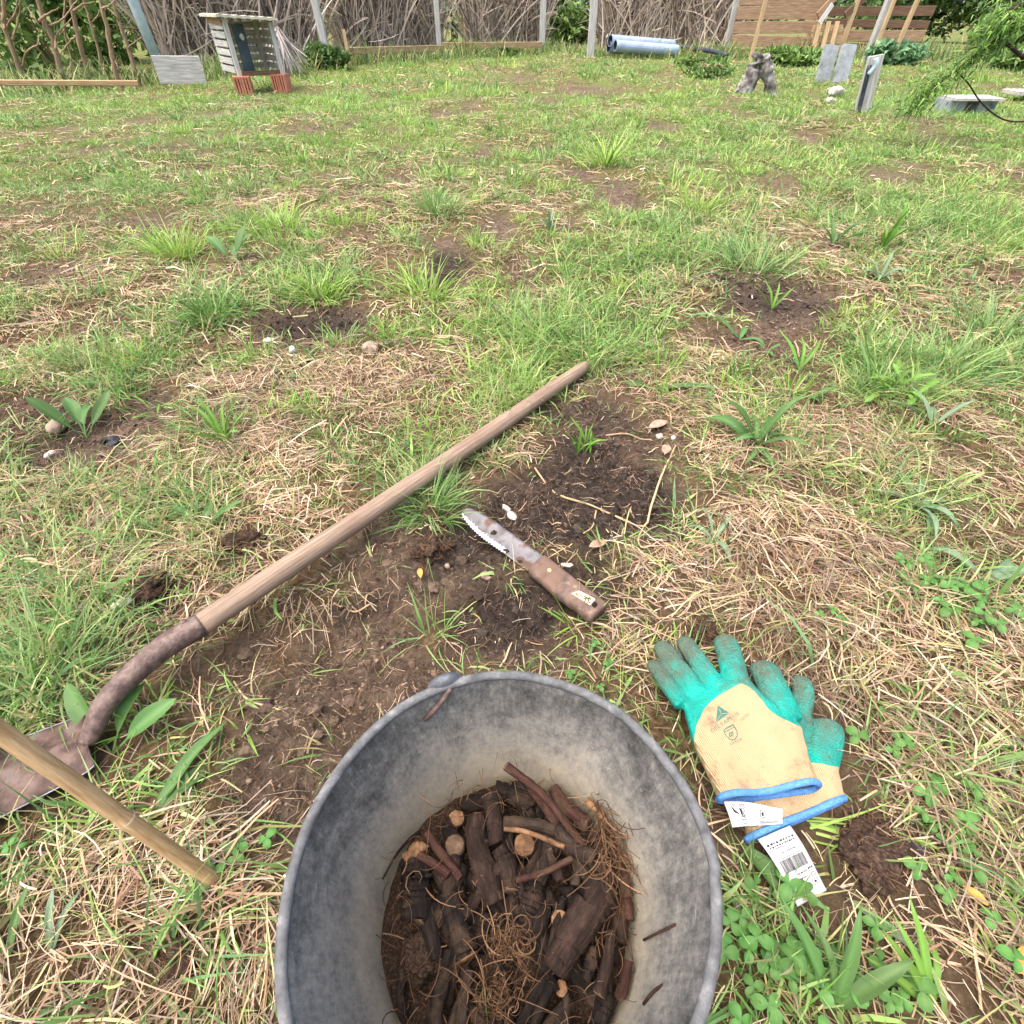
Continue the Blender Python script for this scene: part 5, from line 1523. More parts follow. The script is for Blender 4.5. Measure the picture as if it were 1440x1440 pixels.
def on(bvh, p, off):
    r = bvh.ray_cast(Vector((p.x, p.y, .4)), Vector((0, 0, -1)))
    if r[0] is None:
        return Vector((p.x, p.y, p.z + off))
    return r[0] + Vector((0, 0, off))
def decal(bvh, polys2d, conv, off, name, mat, parent, zref=.03):
    """flat print laid on a surface: polygons given by picture points"""
    Vv = []; Ff = []
    for poly in polys2d:
        s0 = len(Vv)
        for (x, y) in poly:
            p = G(*conv(x, y), zref); q = on(bvh, p, off); q = G(*conv(x, y), q.z); q = on(bvh, q, off)
            Vv.append(tuple(q))
        Ff.append(list(range(s0, len(Vv))))
    me = bpy.data.meshes.new(name); me.from_pydata(Vv, [], Ff); me.update()
    o = new_obj(name, me, mat); o.parent = parent
    return o
def disc_at(x, y, r, n=14): return [(x + r * math.cos(-k / n * 6.283), y + r * math.sin(-k / n * 6.283)) for k in range(n)]
def quad_grid(c, n=6, m=3):
    """split a four-corner patch so that it follows the curved surface"""
    c = [np.array(k, float) for k in c]; out = []
    P = lambda u, v: tuple((c[0] * (1 - u) + c[1] * u) * (1 - v) + (c[3] * (1 - u) + c[2] * u) * v)
    for i in range(n):
        for j in range(m):
            out.append([P(i / n, j / m), P(i / n, (j + 1) / m), P((i + 1) / n, (j + 1) / m), P((i + 1) / n, j / m)])
    return out
decal(hb, [disc_at(900, 600, 13)], k7, .0008, "rivet", M['brass'], hd)
decal(hb, [disc_at(1170, 806, 17)], k7, .0007, "hanging_hole", M['hole'], hd)
SK = [(1078, 722), (1174, 772), (1143, 810), (1030, 738)]
stk = decal(hb, quad_grid(SK), k7, .0006, "sticker", M['sticker'], hd)
def stroke(x0, y0, x1, y1, w):
    dx, dy = x1 - x0, y1 - y0; l = math.hypot(dx, dy) + 1e-6; nx2, ny2 = -dy / l * w / 2, dx / l * w / 2
    return [(x0 + nx2, y0 + ny2), (x0 - nx2, y0 - ny2), (x1 - nx2, y1 - ny2), (x1 + nx2, y1 + ny2)][::-1]
ST = [(1106, 756, 1148, 776, 6), (1104, 770, 1122, 772, 6), (1122, 760, 1110, 790, 5), (1128, 768, 1140, 796, 6), (1118, 786, 1132, 794, 5), (1134, 762, 1150, 768, 5),
      (1056, 736, 1076, 746, 4), (1060, 746, 1080, 756, 4), (1066, 732, 1060, 752, 4), (1078, 738, 1090, 744, 4), (1084, 746, 1094, 760, 4), (1044, 738, 1056, 748, 3)]
decal(hb, [stroke(*s_) for s_ in ST], k7, .0010, "maker_mark", M['ink'], hd)

# ================================================================== the gloves
def g5(x, y): return 860 + x / 3.2727, 860 + y / 3.2727
def in_poly(x, y, poly):
    c = False; j = len(poly) - 1
    for i in range(len(poly)):
        xi, yi = poly[i]; xj, yj = poly[j]
        if (yi > y) != (yj > y) and x < (xj - xi) * (y - yi) / (yj - yi) + xi: c = not c
        j = i
    return c
def glove(zb, body, fingers, cream, tips, cut, label, thick=.013, cuffthick=None, coat_under=False):
    """body outline and finger capsules laid out on the level zb, grown together into one skin and cut open at the cuff"""
    m = MB()
    pts = [G(*g5(x, y), zb) for x, y in body]
    n = len(pts); cen = sum(pts, Vector()) / n
    V = []
    for f, zz_ in ((.80, -thick), (1.0, -thick * .45), (1.0, thick * .35), (.80, thick)):
        for p in pts: V.append(tuple(cen + (p - cen) * f + Vector((0, 0, zz_))))
    Qd = [(r_ * n + k, r_ * n + (k + 1) % n, (r_ + 1) * n + (k + 1) % n, (r_ + 1) * n + k) for r_ in range(3) for k in range(n)]
    V += [tuple(cen - Vector((0, 0, thick))), tuple(cen + Vector((0, 0, thick)))]
    Tt = [(4 * n, (k + 1) % n, k) for k in range(n)] + [(4 * n + 1, 3 * n + k, 3 * n + (k + 1) % n) for k in range(n)]
    m.add(V, Qd, Tt)
    for path, r, dz in fingers:
        W = [G(*g5(x, y), zb + d) for (x, y), d in zip(path, dz)]
        R = r / 3.2727 * SCALE(*g5(*path[0]), zb)
        sp = smooth_path(W, 16)
        k = len(sp)
        rr = R * np.interp(np.linspace(0, 1, k), [0, .03, .08, .2, 1], [.45, .72, .9, 1, 1.08])
        m.tube(sp, rr, 14, flat=.72)
    me = voxel(m, "glove_skin", .0021, 6)
    bm = bmesh.new(); bm.from_mesh(me)
    c0, c1 = G(*g5(*cut[0]), zb), G(*g5(*cut[1]), zb)
    d = (c1 - c0).normalized(); nr = Vector((d.y, -d.x, 0))
    if (c0 + nr - cen).length < (c0 - nr - cen).length: nr = -nr
    # lengthwise wrinkles near the cuff and light crumples
    for v in bm.verts:
        s_ = (v.co - c0).dot(d) / (c1 - c0).length
        t_ = max(0, 1 + (v.co - c0).dot(nr) / .07)
        v.co.z += (.0030 * math.sin(s_ * 9.0 + 1) * t_ + .0022 * mnoise.noise(v.co * 60) + .0040 * mnoise.noise(v.co * 26)) * (1 if v.normal.z > 0 else .4)
        if cuffthick and v.normal.z > -.2:
            v.co.z += cuffthick(s_) * t_ * (1 if v.normal.z > .1 else .5)
    bmesh.ops.bisect_plane(bm, geom=bm.verts[:] + bm.edges[:] + bm.faces[:], plane_co=c0, plane_no=nr, clear_outer=True)
    # cuff loop
    be = [e_ for e_ in bm.edges if e_.is_boundary]
    adj = {}
    for e_ in be:
        a_, b2 = e_.verts; adj.setdefault(a_, []).append(b2); adj.setdefault(b2, []).append(a_)
    best = []; seen = set()
    for s_ in list(adj):
        if s_ in seen: continue
        loop = [s_]; seen.add(s_); cur = s_
        while True:
            nx2 = [k for k in adj[cur] if k not in seen]
            if not nx2: break
            cur = nx2[0]; seen.add(cur); loop.append(cur)
        if len(loop) > len(best): best = loop
    loop = [v.co.copy() for v in best]
    for _ in range(6):
        loop = [(loop[i - 1] + loop[i] * 2 + loop[(i + 1) % len(loop)]) / 4 for i in range(len(loop))]
    loop = loop[::2]
    e = empty("work_glove", (cen.x, cen.y, 0)); tag(e, label, "glove", "pair of work gloves beside the bucket")
    bm.faces.ensure_lookup_table()
    bvh = BVHTree.FromBMesh(bm)
    # split the skin into coated and knitted parts
    coat, knit = [], []
    for f in bm.faces:
        px, py = project(f.calc_center_median())
        zx, zy = (px - 860) * 3.2727, (py - 860) * 3.2727
        (knit if in_poly(zx, zy, cream) else coat).append(f.index)
    ks = set(knit)
    edge_v = [v for v in bm.verts if len({f.index in ks for f in v.link_faces}) == 2]
    es = set(edge_v)
    for _ in range(8):
        new = {}
        for v in edge_v:
            nb = [e_.other_vert(v) for e_ in v.link_edges if e_.other_vert(v) in es]
            if len(nb) == 2: new[v] = v.co * .4 + (nb[0].co + nb[1].co) * .3
        for v, c_ in new.items(): v.co = c_
    for ids, nm, mat in ((coat, "latex_coating", 'teal'), (knit, "knit_back", 'knit')):
        if not ids: continue
        used = {}; Vv = []; Ff = []; D_ = []
        for fi in ids:
            ff = []
            for v in bm.faces[fi].verts:
                if v.index not in used:
                    used[v.index] = len(Vv); Vv.append(tuple(v.co))
                    px, py = project(v.co); zx, zy = (px - 860) * 3.2727, (py - 860) * 3.2727
                    D_.append(max([0] + [k * max(0, 1 - math.hypot(zx - tx, zy - ty) / tr) for tx, ty, tr, k in tips]))
                ff.append(used[v.index])
            Ff.append(ff)
        me2 = bpy.data.meshes.new(nm); me2.from_pydata(Vv, [], Ff); me2.update()
        at = me2.attributes.new("dirt", 'FLOAT', 'POINT'); at.data.foreach_set("value", np.array(D_, np.float32))
        me2.polygons.foreach_set("use_smooth", np.full(len(me2.polygons), True))
        under(new_obj(nm, me2, M[mat]), e)
    mb = MB(); mb.tube(loop + [loop[0], loop[1]], .0040, 8, cap=False)
    under(mb.build("cuff_edge", M['cuff'], smooth=True), e)
    bm.free()
    return e, bvh

# lower glove first
gB, bvB = glove(.014, [(560, 500), (700, 420), (860, 470), (960, 640), (1045, 760), (1075, 900), (1010, 1060), (640, 1120), (600, 900), (520, 700)],
    [([(865, 300), (880, 390), (850, 560)], 46, (0, 0, 0)), ([(975, 505), (985, 580), (940, 740)], 74, (.002, .003, 0)), ([(690, 250), (740, 330), (760, 500)], 50, (-.004, -.004, 0)), ([(600, 330), (640, 420), (700, 560)], 48, (-.004, -.004, 0))],
    [(890, 690), (1035, 712), (1200, 760), (1200, 1300), (300, 1300), (420, 800), (700, 640)],
    [(985, 500, 330, .62), (860, 300, 300, .7), (700, 230, 260, .6)], ((1056, 868), (640, 1040)), "lower teal and cream work glove, half hidden under the other glove", thick=.012)
gA, bvA = glove(.040, [(330, 430), (450, 330), (600, 280), (690, 380), (790, 450), (868, 530), (902, 680), (928, 770), (965, 860), (520, 930), (440, 740), (372, 590)],
    [([(182, 228), (240, 310), (330, 430)], 40, (-.012, -.008, 0)), ([(216, 142), (290, 240), (410, 390)], 45, (-.012, -.006, 0)), ([(318, 128), (385, 210), (490, 350)], 45, (-.012, -.006, 0)), ([(514, 118), (545, 210), (590, 380)], 56, (-.012, -.005, 0)),
     ([(682, 232), (735, 330), (800, 500)], 66, (-.010, -.006, -.002))],
    [(374, 640), (388, 530), (430, 440), (500, 380), (602, 326), (650, 358), (690, 405), (722, 450), (780, 490), (876, 532), (950, 660), (1050, 800), (1000, 1100), (440, 1100), (380, 700)],
    [(185, 225, 330, .8), (215, 140, 380, .8), (315, 125, 360, .75), (515, 105, 260, .7), (690, 240, 380, .62)], ((505, 862), (945, 806)), "upper teal and cream work glove lying palm down beside the bucket",
    thick=.013, cuffthick=lambda s_: .010 * math.exp(-((s_ - .85) / .22) ** 2) - .004 * math.exp(-((s_ - .45) / .2) ** 2))
gA_knit = [o for o in gA.children if o.name.startswith("knit_back")][0]
gA_off = Vector(gA.location)
# ---- printed marks on the knitted back
def p12(x, y): return 980 + x / 12.0, 990 + y / 12.0
def glove_print(polys, name, parent=gA):
    o = decal(bvA, polys, p12, .0006, name, M['greenink'], None, .05)
    return under(o, parent)
T0, T1, T2, TC_ = (348, 18), (556, 152), (318, 322), (412, 165)
def shrink(tri, k=.90):
    c = np.mean(tri, 0); return [tuple(c + (np.array(p) - c) * k) for p in tri]
glove_print([shrink([T0, TC_, T1]), shrink([T1, TC_, T2]), shrink([T2, TC_, T0])], "printed_triangle_logo")
def text_polys(body, origin, xdir, height):
    cu = bpy.data.curves.new("t", 'FONT'); cu.body = body; cu.size = 1.0; cu.resolution_u = 3
    o = bpy.data.objects.new("t", cu); COL.objects.link(o)
    bpy.context.view_layer.update()
    me = bpy.data.meshes.new_from_object(o.evaluated_get(bpy.context.evaluated_depsgraph_get()))
    xs_ = [v.co.x for v in me.vertices]; w_ = max(xs_)
    L = math.hypot(*xdir); ux, uy = xdir[0] / L, xdir[1] / L
    sx = L / w_; sy = height / .72
    # 'up' of the lettering is the picture's up
    vx, vy = uy, -ux
    out = []
    for f in me.polygons:
        out.append([(origin[0] + ux * me.vertices[i].co.x * sx + vx * me.vertices[i].co.y * sy, origin[1] + uy * me.vertices[i].co.x * sx + vy * me.vertices[i].co.y * sy) for i in f.vertices])
    bpy.data.objects.remove(o); bpy.data.meshes.remove(me); bpy.data.curves.remove(cu)
    return out
glove_print(text_polys("DELTAPLUS", (252, 490), (470, -318), 62), "printed_lettering")
glove_print(text_polys("10/XL", (742, 305), (150, -130), 48), "printed_lettering")
glove_print(text_polys("2242X", (560, 700), (215, -95), 46), "printed_lettering")
sh_ = [(455, 440), (520, 395), (610, 345), (640, 400), (678, 470), (680, 540), (640, 600), (570, 600), (500, 540), (465, 480)]
ol = []
for i in range(len(sh_)):
    x0, y0 = sh_[i]; x1, y1 = sh_[(i + 1) % len(sh_)]; ol.append(stroke(x0, y0, x1, y1, 16))
ol += [stroke(475, 470, 640, 385, 14), stroke(490, 420, 600, 366, 12), stroke(545, 500, 560, 550, 18), stroke(545, 500, 600, 470, 16), stroke(600, 470, 612, 515, 16), stroke(560, 550, 612, 515, 16), stroke(575, 480, 590, 540, 12)]
glove_print(ol, "printed_shield_emblem")

# ---- cloth tags sewn in the cuffs
def cloth_tag(corners, zs_, wave, parent, rows, name="care_tag"):
    """corners TL TR BR BL in the enlarged picture; rows = printed polygons in tag units"""
    C = [G(*g5(x, y), z) for (x, y), z in zip(corners, zs_)]
    def S(u, v):
        p = (C[0] * (1 - u) + C[1] * u) * (1 - v) + (C[3] * (1 - u) + C[2] * u) * v
        return p + Vector((0, 0, wave(u, v)))
    nu, nv = 16, 26; V = []
    for s_ in (0, 1):
        for i in range(nu + 1):
            for j in range(nv + 1):
                p = S(i / nu, j / nv); V.append((p.x, p.y, p.z - .0005 * s_))
    gid = lambda i, j: i * (nv + 1) + j; n1 = (nu + 1) * (nv + 1)
    Qd = []
    for i in range(nu):
        for j in range(nv):
            Qd.append((gid(i, j), gid(i, j + 1), gid(i + 1, j + 1), gid(i + 1, j))); Qd.append((n1 + gid(i, j), n1 + gid(i + 1, j), n1 + gid(i + 1, j + 1), n1 + gid(i, j + 1)))
    for i in range(nu): Qd += [(gid(i, 0), gid(i + 1, 0), n1 + gid(i + 1, 0), n1 + gid(i, 0)), (gid(i + 1, nv), gid(i, nv), n1 + gid(i, nv), n1 + gid(i + 1, nv))]
    for j in range(nv): Qd += [(gid(0, j + 1), gid(0, j), n1 + gid(0, j), n1 + gid(0, j + 1)), (gid(nu, j), gid(nu, j + 1), n1 + gid(nu, j + 1), n1 + gid(nu, j))]
    t = under(MB().add(V, Qd).build(name, M['tagcloth'], smooth=True), parent)
    Vv = []; Ff = []
    for poly in rows:
        s0 = len(Vv)
        for u, v in poly:
            p = S(u, v) + Vector((0, 0, .0006)); Vv.append(tuple(p))
        Ff.append(list(range(s0, len(Vv))))
    me = bpy.data.meshes.new("tag_print"); me.from_pydata(Vv, [], Ff); me.update()
    o = new_obj("tag_print", me, M['ink']); o.parent = t
    return t
def rect(u0, v0, u1, v1): return [(u0, v0), (u0, v1), (u1, v1), (u1, v0)]
def line_text(u0, u1, v, hgt, n):
    """small unreadable print: a row of short marks"""
    out = []; u = u0; 
    while u < u1:
        w_ = (u1 - u0) / n * random.uniform(.35, .8); out.append(rect(u, v, min(u + w_, u1), v + hgt * random.uniform(.6, 1))); u += (u1 - u0) / n
    return out
rowsB = []
u = .10; random.seed(3)
while u < .86:
    w_ = random.choice([.006, .010, .016]); rowsB.append(rect(u, .40, u + w_, .58)); u += w_ + random.choice([.006, .009, .013])
rowsB += line_text(.12, .80, .375, .014, 12) + line_text(.3, .78, .30, .02, 14)
rowsB += line_text(.08, .92, .13, .035, 9) + line_text(.1, .9, .18, .03, 11) + [rect(.05, .22, .45, .228), rect(.05, .14, .058, .228)]
rowsB += line_text(.42, .75, .64, .022, 8) + line_text(.36, .66, .71, .022, 6) + line_text(.2, .62, .80, .024, 10) + line_text(.78, .95, .62, .03, 3)
def box_outline(u0, v0, u1, v1, tu, tv): return [rect(u0, v0, u1, v0 + tv), rect(u0, v1 - tv, u1, v1), rect(u0, v0 + tv, u0 + tu, v1 - tv), rect(u1 - tu, v0 + tv, u1, v1 - tv)]
rowsB += box_outline(.80, .70, .93, .75, .014, .007) + box_outline(.74, .79, .93, .86, .014, .007) + [rect(.80, .81, .87, .84)]
cloth_tag([(672, 1048), (822, 985), (1002, 1278), (858, 1358)], (.026, .030, .022, .016), lambda u, v: .004 * math.sin(v * 4.2) + .003 * math.sin(u * 3.1 + v * 2) - .002 * math.exp(-((u - .3 - .3 * v) / .1) ** 2), gB, rowsB)
def mark_polys(polys, f): return [[f(x, y) for x, y in p] for p in polys]
rowsA = []
# lettering runs up the tag beside a triangle mark
tp = text_polys("LTAPLUS", (0, 0), (1, 0), .16)
for p in tp:
    rowsA.append([(.30 + (-0.0) + (y * -1.0) * -.55, .92 - x * .82) for x, y in p][::-1])
rowsA += [[(.10, .10), (.24, .62), (.245, .35)], [(.08, .18), (.10, .46), (.2, .56)]]
rowsA += box_outline(.58, .28, .68, .62, .010, .03) + [rect(.61, .36, .65, .54)]
for uu in (.47, .50): rowsA += [rect(uu, v, uu + .012, v + random.uniform(.02, .05)) for v in np.arange(.1, .9, .07)]
rowsA += [rect(v, .80, v + .012, .88) for v in np.arange(.55, .92, .022)] + [rect(.55, .91, .90, .93)]
cloth_tag([(514, 872), (796, 902), (790, 974), (556, 994)], (.041, .040, .036, .034), lambda u, v: .003 * math.sin(u * 5) + .002 * math.sin(v * 3 + u * 4), gA, rowsA)

# ================================================================== stones, clods and litter on the ground
def gp(px, py, dz=0): return GG(px, py) + Vector((0, 0, dz))
rock(gp(82, 603, .008), .022, M['pebble'], "brown pebble beside the two-leaved weed on bare soil at left", "pebble", (1.1, .8, .7))
rock(gp(72, 641, .004), .012, M['stone'], "white chalky stone below the brown pebble at left", "stone", (1.1, .7, .5))
rock(gp(160, 622, .004), .02, M['darkpebble'], "charcoal lump on bare soil right of the two-leaved weed", "charcoal", (1.2, .7, .5), "charcoal")
rock(gp(413, 497, .008), .013, M['stone'], "small white stone on the dry patch behind the spade", "stone", (.8, .8, 1))
rock(gp(378, 481, .004), .013, M['stone'], "white stone just left of the small white stone on dry patch", "stone", (1.3, .7, .6))
rock(gp(684, 812, .004), .0095, M['pebble'], "tan pebble on the soil mound below the knife", "pebble", (1.1, .8, .6))
rock(gp(629, 797, .003), .006, M['pebble'], "tiny grey pebble left of the tan pebble on soil", "pebble")
rock(gp(720, 726, .002), .011, M['stone'], "flat white shell fragment near the knife tip", "shell_fragment", (1.2, .8, .25), "fragment")
rock(gp(712, 716, .003), .010, M['stone'], "smaller white shell fragment behind the other near the knife tip", "shell_fragment", (1.3, .6, .3), "fragment")
rock(gp(797, 796, .003), .008, M['stone'], "white chip beside the knife handle", "chip", (1.3, .6, .3), "fragment")
rock(gp(927, 615, .003), .010, M['stone'], "pale chip on the soil patch beyond the knife", "chip", (1, .7, .5), "fragment")
rock(gp(947, 617, .003), .008, M['stone'], "right-hand pale chip on the soil patch beyond the knife", "chip", (1, .7, .5), "fragment")
rock(gp(860, 762, .003), .009, M['darkpebble'], "dark pebble on soil right of the knife", "pebble")
rock(gp(1283, 1198, .006), .008, M['darkpebble'], "black charcoal lump beside the earth clod near the glove tag", "charcoal", (1.1, 1, .9), "charcoal")
rock(gp(172, 852, .006), .014, M['stone'], "pale flat stone beside the hairy earth clod left of the spade", "stone", (1.3, .6, .5))
rock(gp(520, 493, .006), .026, M['pebble'], "brown stone in dry grass behind the spade shaft", "stone", (1.1, .8, .7))
def earth_clod(px, py, r, label, sq=(1, .9, .8)):
    p = gp(px, py, r * .4)
    e = rock(p, r, M['clod'], label, "earth_clod", sq, "clod", "earth clods on the ground", 5, .75)
    n = 160
    u = rng.normal(0, 1, (n, 3)); u /= np.linalg.norm(u, axis=1)[:, None]; u[:, 2] = np.abs(u[:, 2])
    b = Bag(); b.add(strands(np.array(p) + u * r * np.array(sq) * .95, np.arctan2(u[:, 1], u[:, 0]) + rng.normal(0, 1, n), rng.normal(.4, .5, n), rng.uniform(.01, .03, n), rng.uniform(.0005, .001, n), rng.normal(-1, 1, n), rng.normal(0, 1.5, n), palette(FIB, n), 5, rng.normal(0, .9, n), .4))
    o = b.build("root_hairs", M['fibre']); o.parent = e
M['clod'] = mat_noise('dark_earth_clod', [(.3, (34, 27, 23)), (.5, (62, 49, 41)), (.7, (98, 78, 64))], 200, rough=1, bump=1, bscale=300, spec=.05)
earth_clod(218, 832, .026, "dark hairy earth clod left of the spade shaft")
earth_clod(1225, 1200, .030, "large dark earth clod right of the glove tag", (1.0, 1.25, .55))
earth_clod(262, 1352, .020, "small black earth clod in the straw below the bamboo cane", (1.3, .8, .6))
earth_clod(610, 775, .026, "crumbly earth clod under the grass tuft near the knife tip", (1.2, .9, .7))
earth_clod(985, 893, .022, "dark earth clod behind the upper glove's fingers", (1, .8, .6))
earth_clod(340, 770, .028, "hairy earth clod on the turf edge above the spade shaft", (1.4, .9, .6))

def flat_leaf(px, py, L, W_, az, mat, label, name="dead_leaf"):
    p = gp(px, py, .010); nu = 8; V = []
    for s_ in (0, 1):
        for i in range(nu + 1):
            f = i / nu
            w_ = W_ * math.sin(min(1, f * 1.02 + .02) * math.pi) ** .7
            for j in (-1, 0, 1):
                x = (f - .5) * L; y = j * w_ / 2
                V.append((p.x + x * math.cos(az) - y * math.sin(az), p.y + x * math.sin(az) + y * math.cos(az), p.z + abs(j) * .003 + .004 * math.sin(f * 3) - s_ * .0004))
    n1 = (nu + 1) * 3
    Qd = [(i * 3 + j, (i + 1) * 3 + j, (i + 1) * 3 + j + 1, i * 3 + j + 1) for i in range(nu) for j in (0, 1)] + [(n1 + i * 3 + j, n1 + i * 3 + j + 1, n1 + (i + 1) * 3 + j + 1, n1 + (i + 1) * 3 + j) for i in range(nu) for j in (0, 1)]
    tag(MB().add(V, Qd).build(name, mat, smooth=True), label, "leaf", "dead leaves on the ground")
flat_leaf(1360, 1262, .026, .010, 2.4, M['leafdead'], "small orange dead leaf on the straw at lower right")
flat_leaf(925, 603, .055, .026, .5, M['leafbrown'], "pale brown dead leaf on the soil patch beyond the knife")
flat_leaf(935, 638, .035, .020, 1.2, M['leafbrown'], "reddish brown dead leaf below the pale one beyond the knife")
flat_leaf(840, 772, .035, .018, .3, M['leafbrown'], "crumpled brown dead leaf right of the knife handle")
flat_leaf(592, 812, .022, .010, 1.8, M['leafdead'], "little rusty dead leaf on soil left of the tan pebble")
flat_leaf(1425, 1350, .03, .014, .8, M['leafdead'], "orange-brown dead leaf at lower right edge")
# loose thin roots on the bare soil
for pts, r, lab in [
    ([(752, 660), (780, 695), (830, 712), (870, 730), (905, 742), (915, 715), (930, 670), (950, 628)], .0022, "long curved tan root lying across the soil beyond the knife"),
    ([(905, 742), (897, 760), (903, 772), (920, 768)], .0015, "hooked root end on the soil beyond the knife"),
    ([(838, 720), (833, 742), (820, 752)], .0014, "small curved root on the soil right of knife blade"),
    ([(864, 704), (880, 725), (894, 738)], .0028, "dark straight twig on the soil beyond the knife"),
    ([(845, 615), (880, 612), (905, 620), (940, 618)], .0018, "pale root at the far edge of the soil patch"),
    ([(330, 960), (350, 985), (395, 1000)], .0016, "thin root on the dug soil right of the spade neck"),
    ([(470, 850), (500, 862), (525, 850), (545, 858)], .0018, "thin brown root on the soil below the shaft"),
    ([(478, 858), (510, 852), (532, 846)], .0026, "pale wood splinter on the dug soil"),
    ([(1370, 1250), (1368, 1330), (1376, 1420)], .0014, "straight pale straw stalk upright at lower right")]:
    W_ = [gp(x, y, .004) for x, y in pts]
    tag(MB().tube(smooth_path(W_, 24), r, 6, wob=.1).build("loose_root", M['stake'] if r < .0026 else M['bark_grey'], smooth=True), lab, "root", "loose roots on the bare soil")

# ================================================================== weeds: leaf library and plants
def leaf_mesh(nm, kind, cols, droop=.5, wid=.2, nu=8):
    """a leaf one unit long growing along +X and arching over"""
    V = []; C = []; nv = 4
    c1, c2 = lin(cols[0]), lin(cols[1])
    for i in range(nu + 1):
        f = i / nu
        if kind == 'lance': w_ = wid * (math.sin(f ** .8 * math.pi) ** .8 * .92 + .08 * (1 - f))
        elif kind == 'spoon': w_ = wid * (.12 + .88 * max(0, math.sin(max(0, (f - .28) / .72) ** .85 * math.pi)) ** .7) * (1 if f < .999 else .2)
        elif kind == 'dandelion': w_ = wid * (.25 + .75 * f) * (math.sin(min(1, f * .97 + .03) * math.pi) ** .4) * (1.0 if i % 2 else .62)
        else: w_ = wid
        a = droop * f * f
        x = f * (1 - .25 * droop * f); z = .55 * f - a * .75
        for j in range(nv + 1):
            t = (j / nv - .5) * 2
            V.append((x, t * w_ / 2, z + abs(t) * w_ * .22 + .01 * math.sin(f * 9 + t * 3)))
            k = 1.25 if j == nv // 2 else (1.0 if j % 2 else .95)
            g = f * .5 + .25
            C.append([(c1[q] * (1 - g) + c2[q] * g) * k for q in range(3)] + [1])
    Qd = [(i * (nv + 1) + j, (i + 1) * (nv + 1) + j, (i + 1) * (nv + 1) + j + 1, i * (nv + 1) + j + 1) for i in range(nu) for j in range(nv)]
    return np_mesh(nm, V, Qd, None, True, {"col": np.array(C)})
def clover_mesh(nm, cols, seed):
    r_ = random.Random(seed); V = []; Qd = []; C = []
    c1 = lin(cols[0]); c2 = lin(cols[1])
    top = (.35, 0, .75)
    pts = [(0, 0, 0), (.12, 0, .35), (.26, .02, .6), top]
    for p in pts:
        V += [(p[0], p[1] - .02, p[2]), (p[0], p[1] + .02, p[2])]; C += [[*c2, 1]] * 2
    Qd += [(2 * i, 2 * i + 1, 2 * i + 3, 2 * i + 2) for i in range(3)]
    for k in range(3):
        a0 = k * 2.094 + r_.uniform(-.2, .2); L = r_.uniform(.38, .5); W_ = L * .86
        s0 = len(V); nu = 5
        for i in range(nu + 1):
            f = i / nu
            w_ = W_ * (math.sin((f * .80 + .02) * math.pi) ** .8) * (1 if i < nu else .55)
            for j in (-1, -.5, 0, .5, 1):
                x = f * L - (.05 * L if (i == nu and j == 0) else 0); y = j * w_ / 2
                X_ = top[0] + x * math.cos(a0) - y * math.sin(a0); Y_ = top[1] + x * math.sin(a0) + y * math.cos(a0)
                V.append((X_, Y_, top[2] - .12 * f * f + abs(j) * w_ * .18))
                kk = .55 + .25 * (abs(f - .55) < .2)
                C.append([c1[q] * (1 - kk) + c2[q] * kk for q in range(3)] + [1])
        Qd += [(s0 + i * 5 + j, s0 + (i + 1) * 5 + j, s0 + (i + 1) * 5 + j + 1, s0 + i * 5 + j + 1) for i in range(nu) for j in range(4)]
    return np_mesh(nm, V, Qd, None, True, {"col": np.array(C)})
PG = ((70, 104, 50), (94, 128, 68)); SG = ((98, 124, 90), (128, 152, 118)); BG = ((88, 128, 46), (116, 152, 62)); CG = ((62, 104, 44), (96, 140, 66))
LIB = {
    'plantain': [leaf_mesh("leaf", 'lance', PG, d, w_) for d, w_ in ((.5, .13), (.8, .11), (1.0, .145), (.3, .12))],
    'silver': [leaf_mesh("leaf", 'lance', SG, d, w_) for d, w_ in ((.7, .11), (1.0, .135), (.5, .10))],
    'dock': [leaf_mesh("leaf", 'spoon', PG, d, w_) for d, w_ in ((.5, .24), (.9, .26), (.2, .22))],
    'dandelion': [leaf_mesh("leaf", 'dandelion', BG, d, w_) for d, w_ in ((.7, .2), (1.0, .24), (.4, .18))],
    'bright': [leaf_mesh("leaf", 'lance', BG, d, w_) for d, w_ in ((.5, .09), (.9, .08), (.3, .10))],
    'clover': [clover_mesh("leaf", CG, s_) for s_ in range(4)],
}
for l_ in LIB.values():
    for me in l_: me.materials.append(M['leaf'])
def plant(px, py, kind, size, n, label, azs=None, pitch=(-.1, .5), name=None, spread=.0, dz=0.0, cat="weed"):
    p = gp(px, py, dz)
    nm = name or {'plantain': 'plantain_weed', 'silver': 'plantain_weed', 'dock': 'dock_weed', 'dandelion': 'dandelion_weed', 'bright': 'seedling_weed', 'clover': 'clover_plant'}[kind]
    e = empty(nm, p); tag(e, label, cat, "broad-leaved weeds in the lawn")
    for i in range(n):
        me = LIB[kind][int(rng.integers(len(LIB[kind])))]
        o = bpy.data.objects.new("leaf", me); COL.objects.link(o); o.parent = e
        az = (azs[i % len(azs)] if azs else i * 2.4 + rng.normal(0, .3))
        s_ = size * rng.uniform(.7, 1.15) if not azs else size * rng.uniform(.9, 1.05)
        off = Vector((rng.normal(0, spread), rng.normal(0, spread), 0)) if spread else Vector((0, 0, 0))
        if spread: off.z = h1(p.x + off.x, p.y + off.y) - p.z + .0
        o.location = off
        o.rotation_euler = (rng.normal(0, .15), -rng.uniform(*pitch), az)
        o.scale = (s_, s_ * (rng.uniform(.85, 1.2)), s_)
    return e
pl = plant
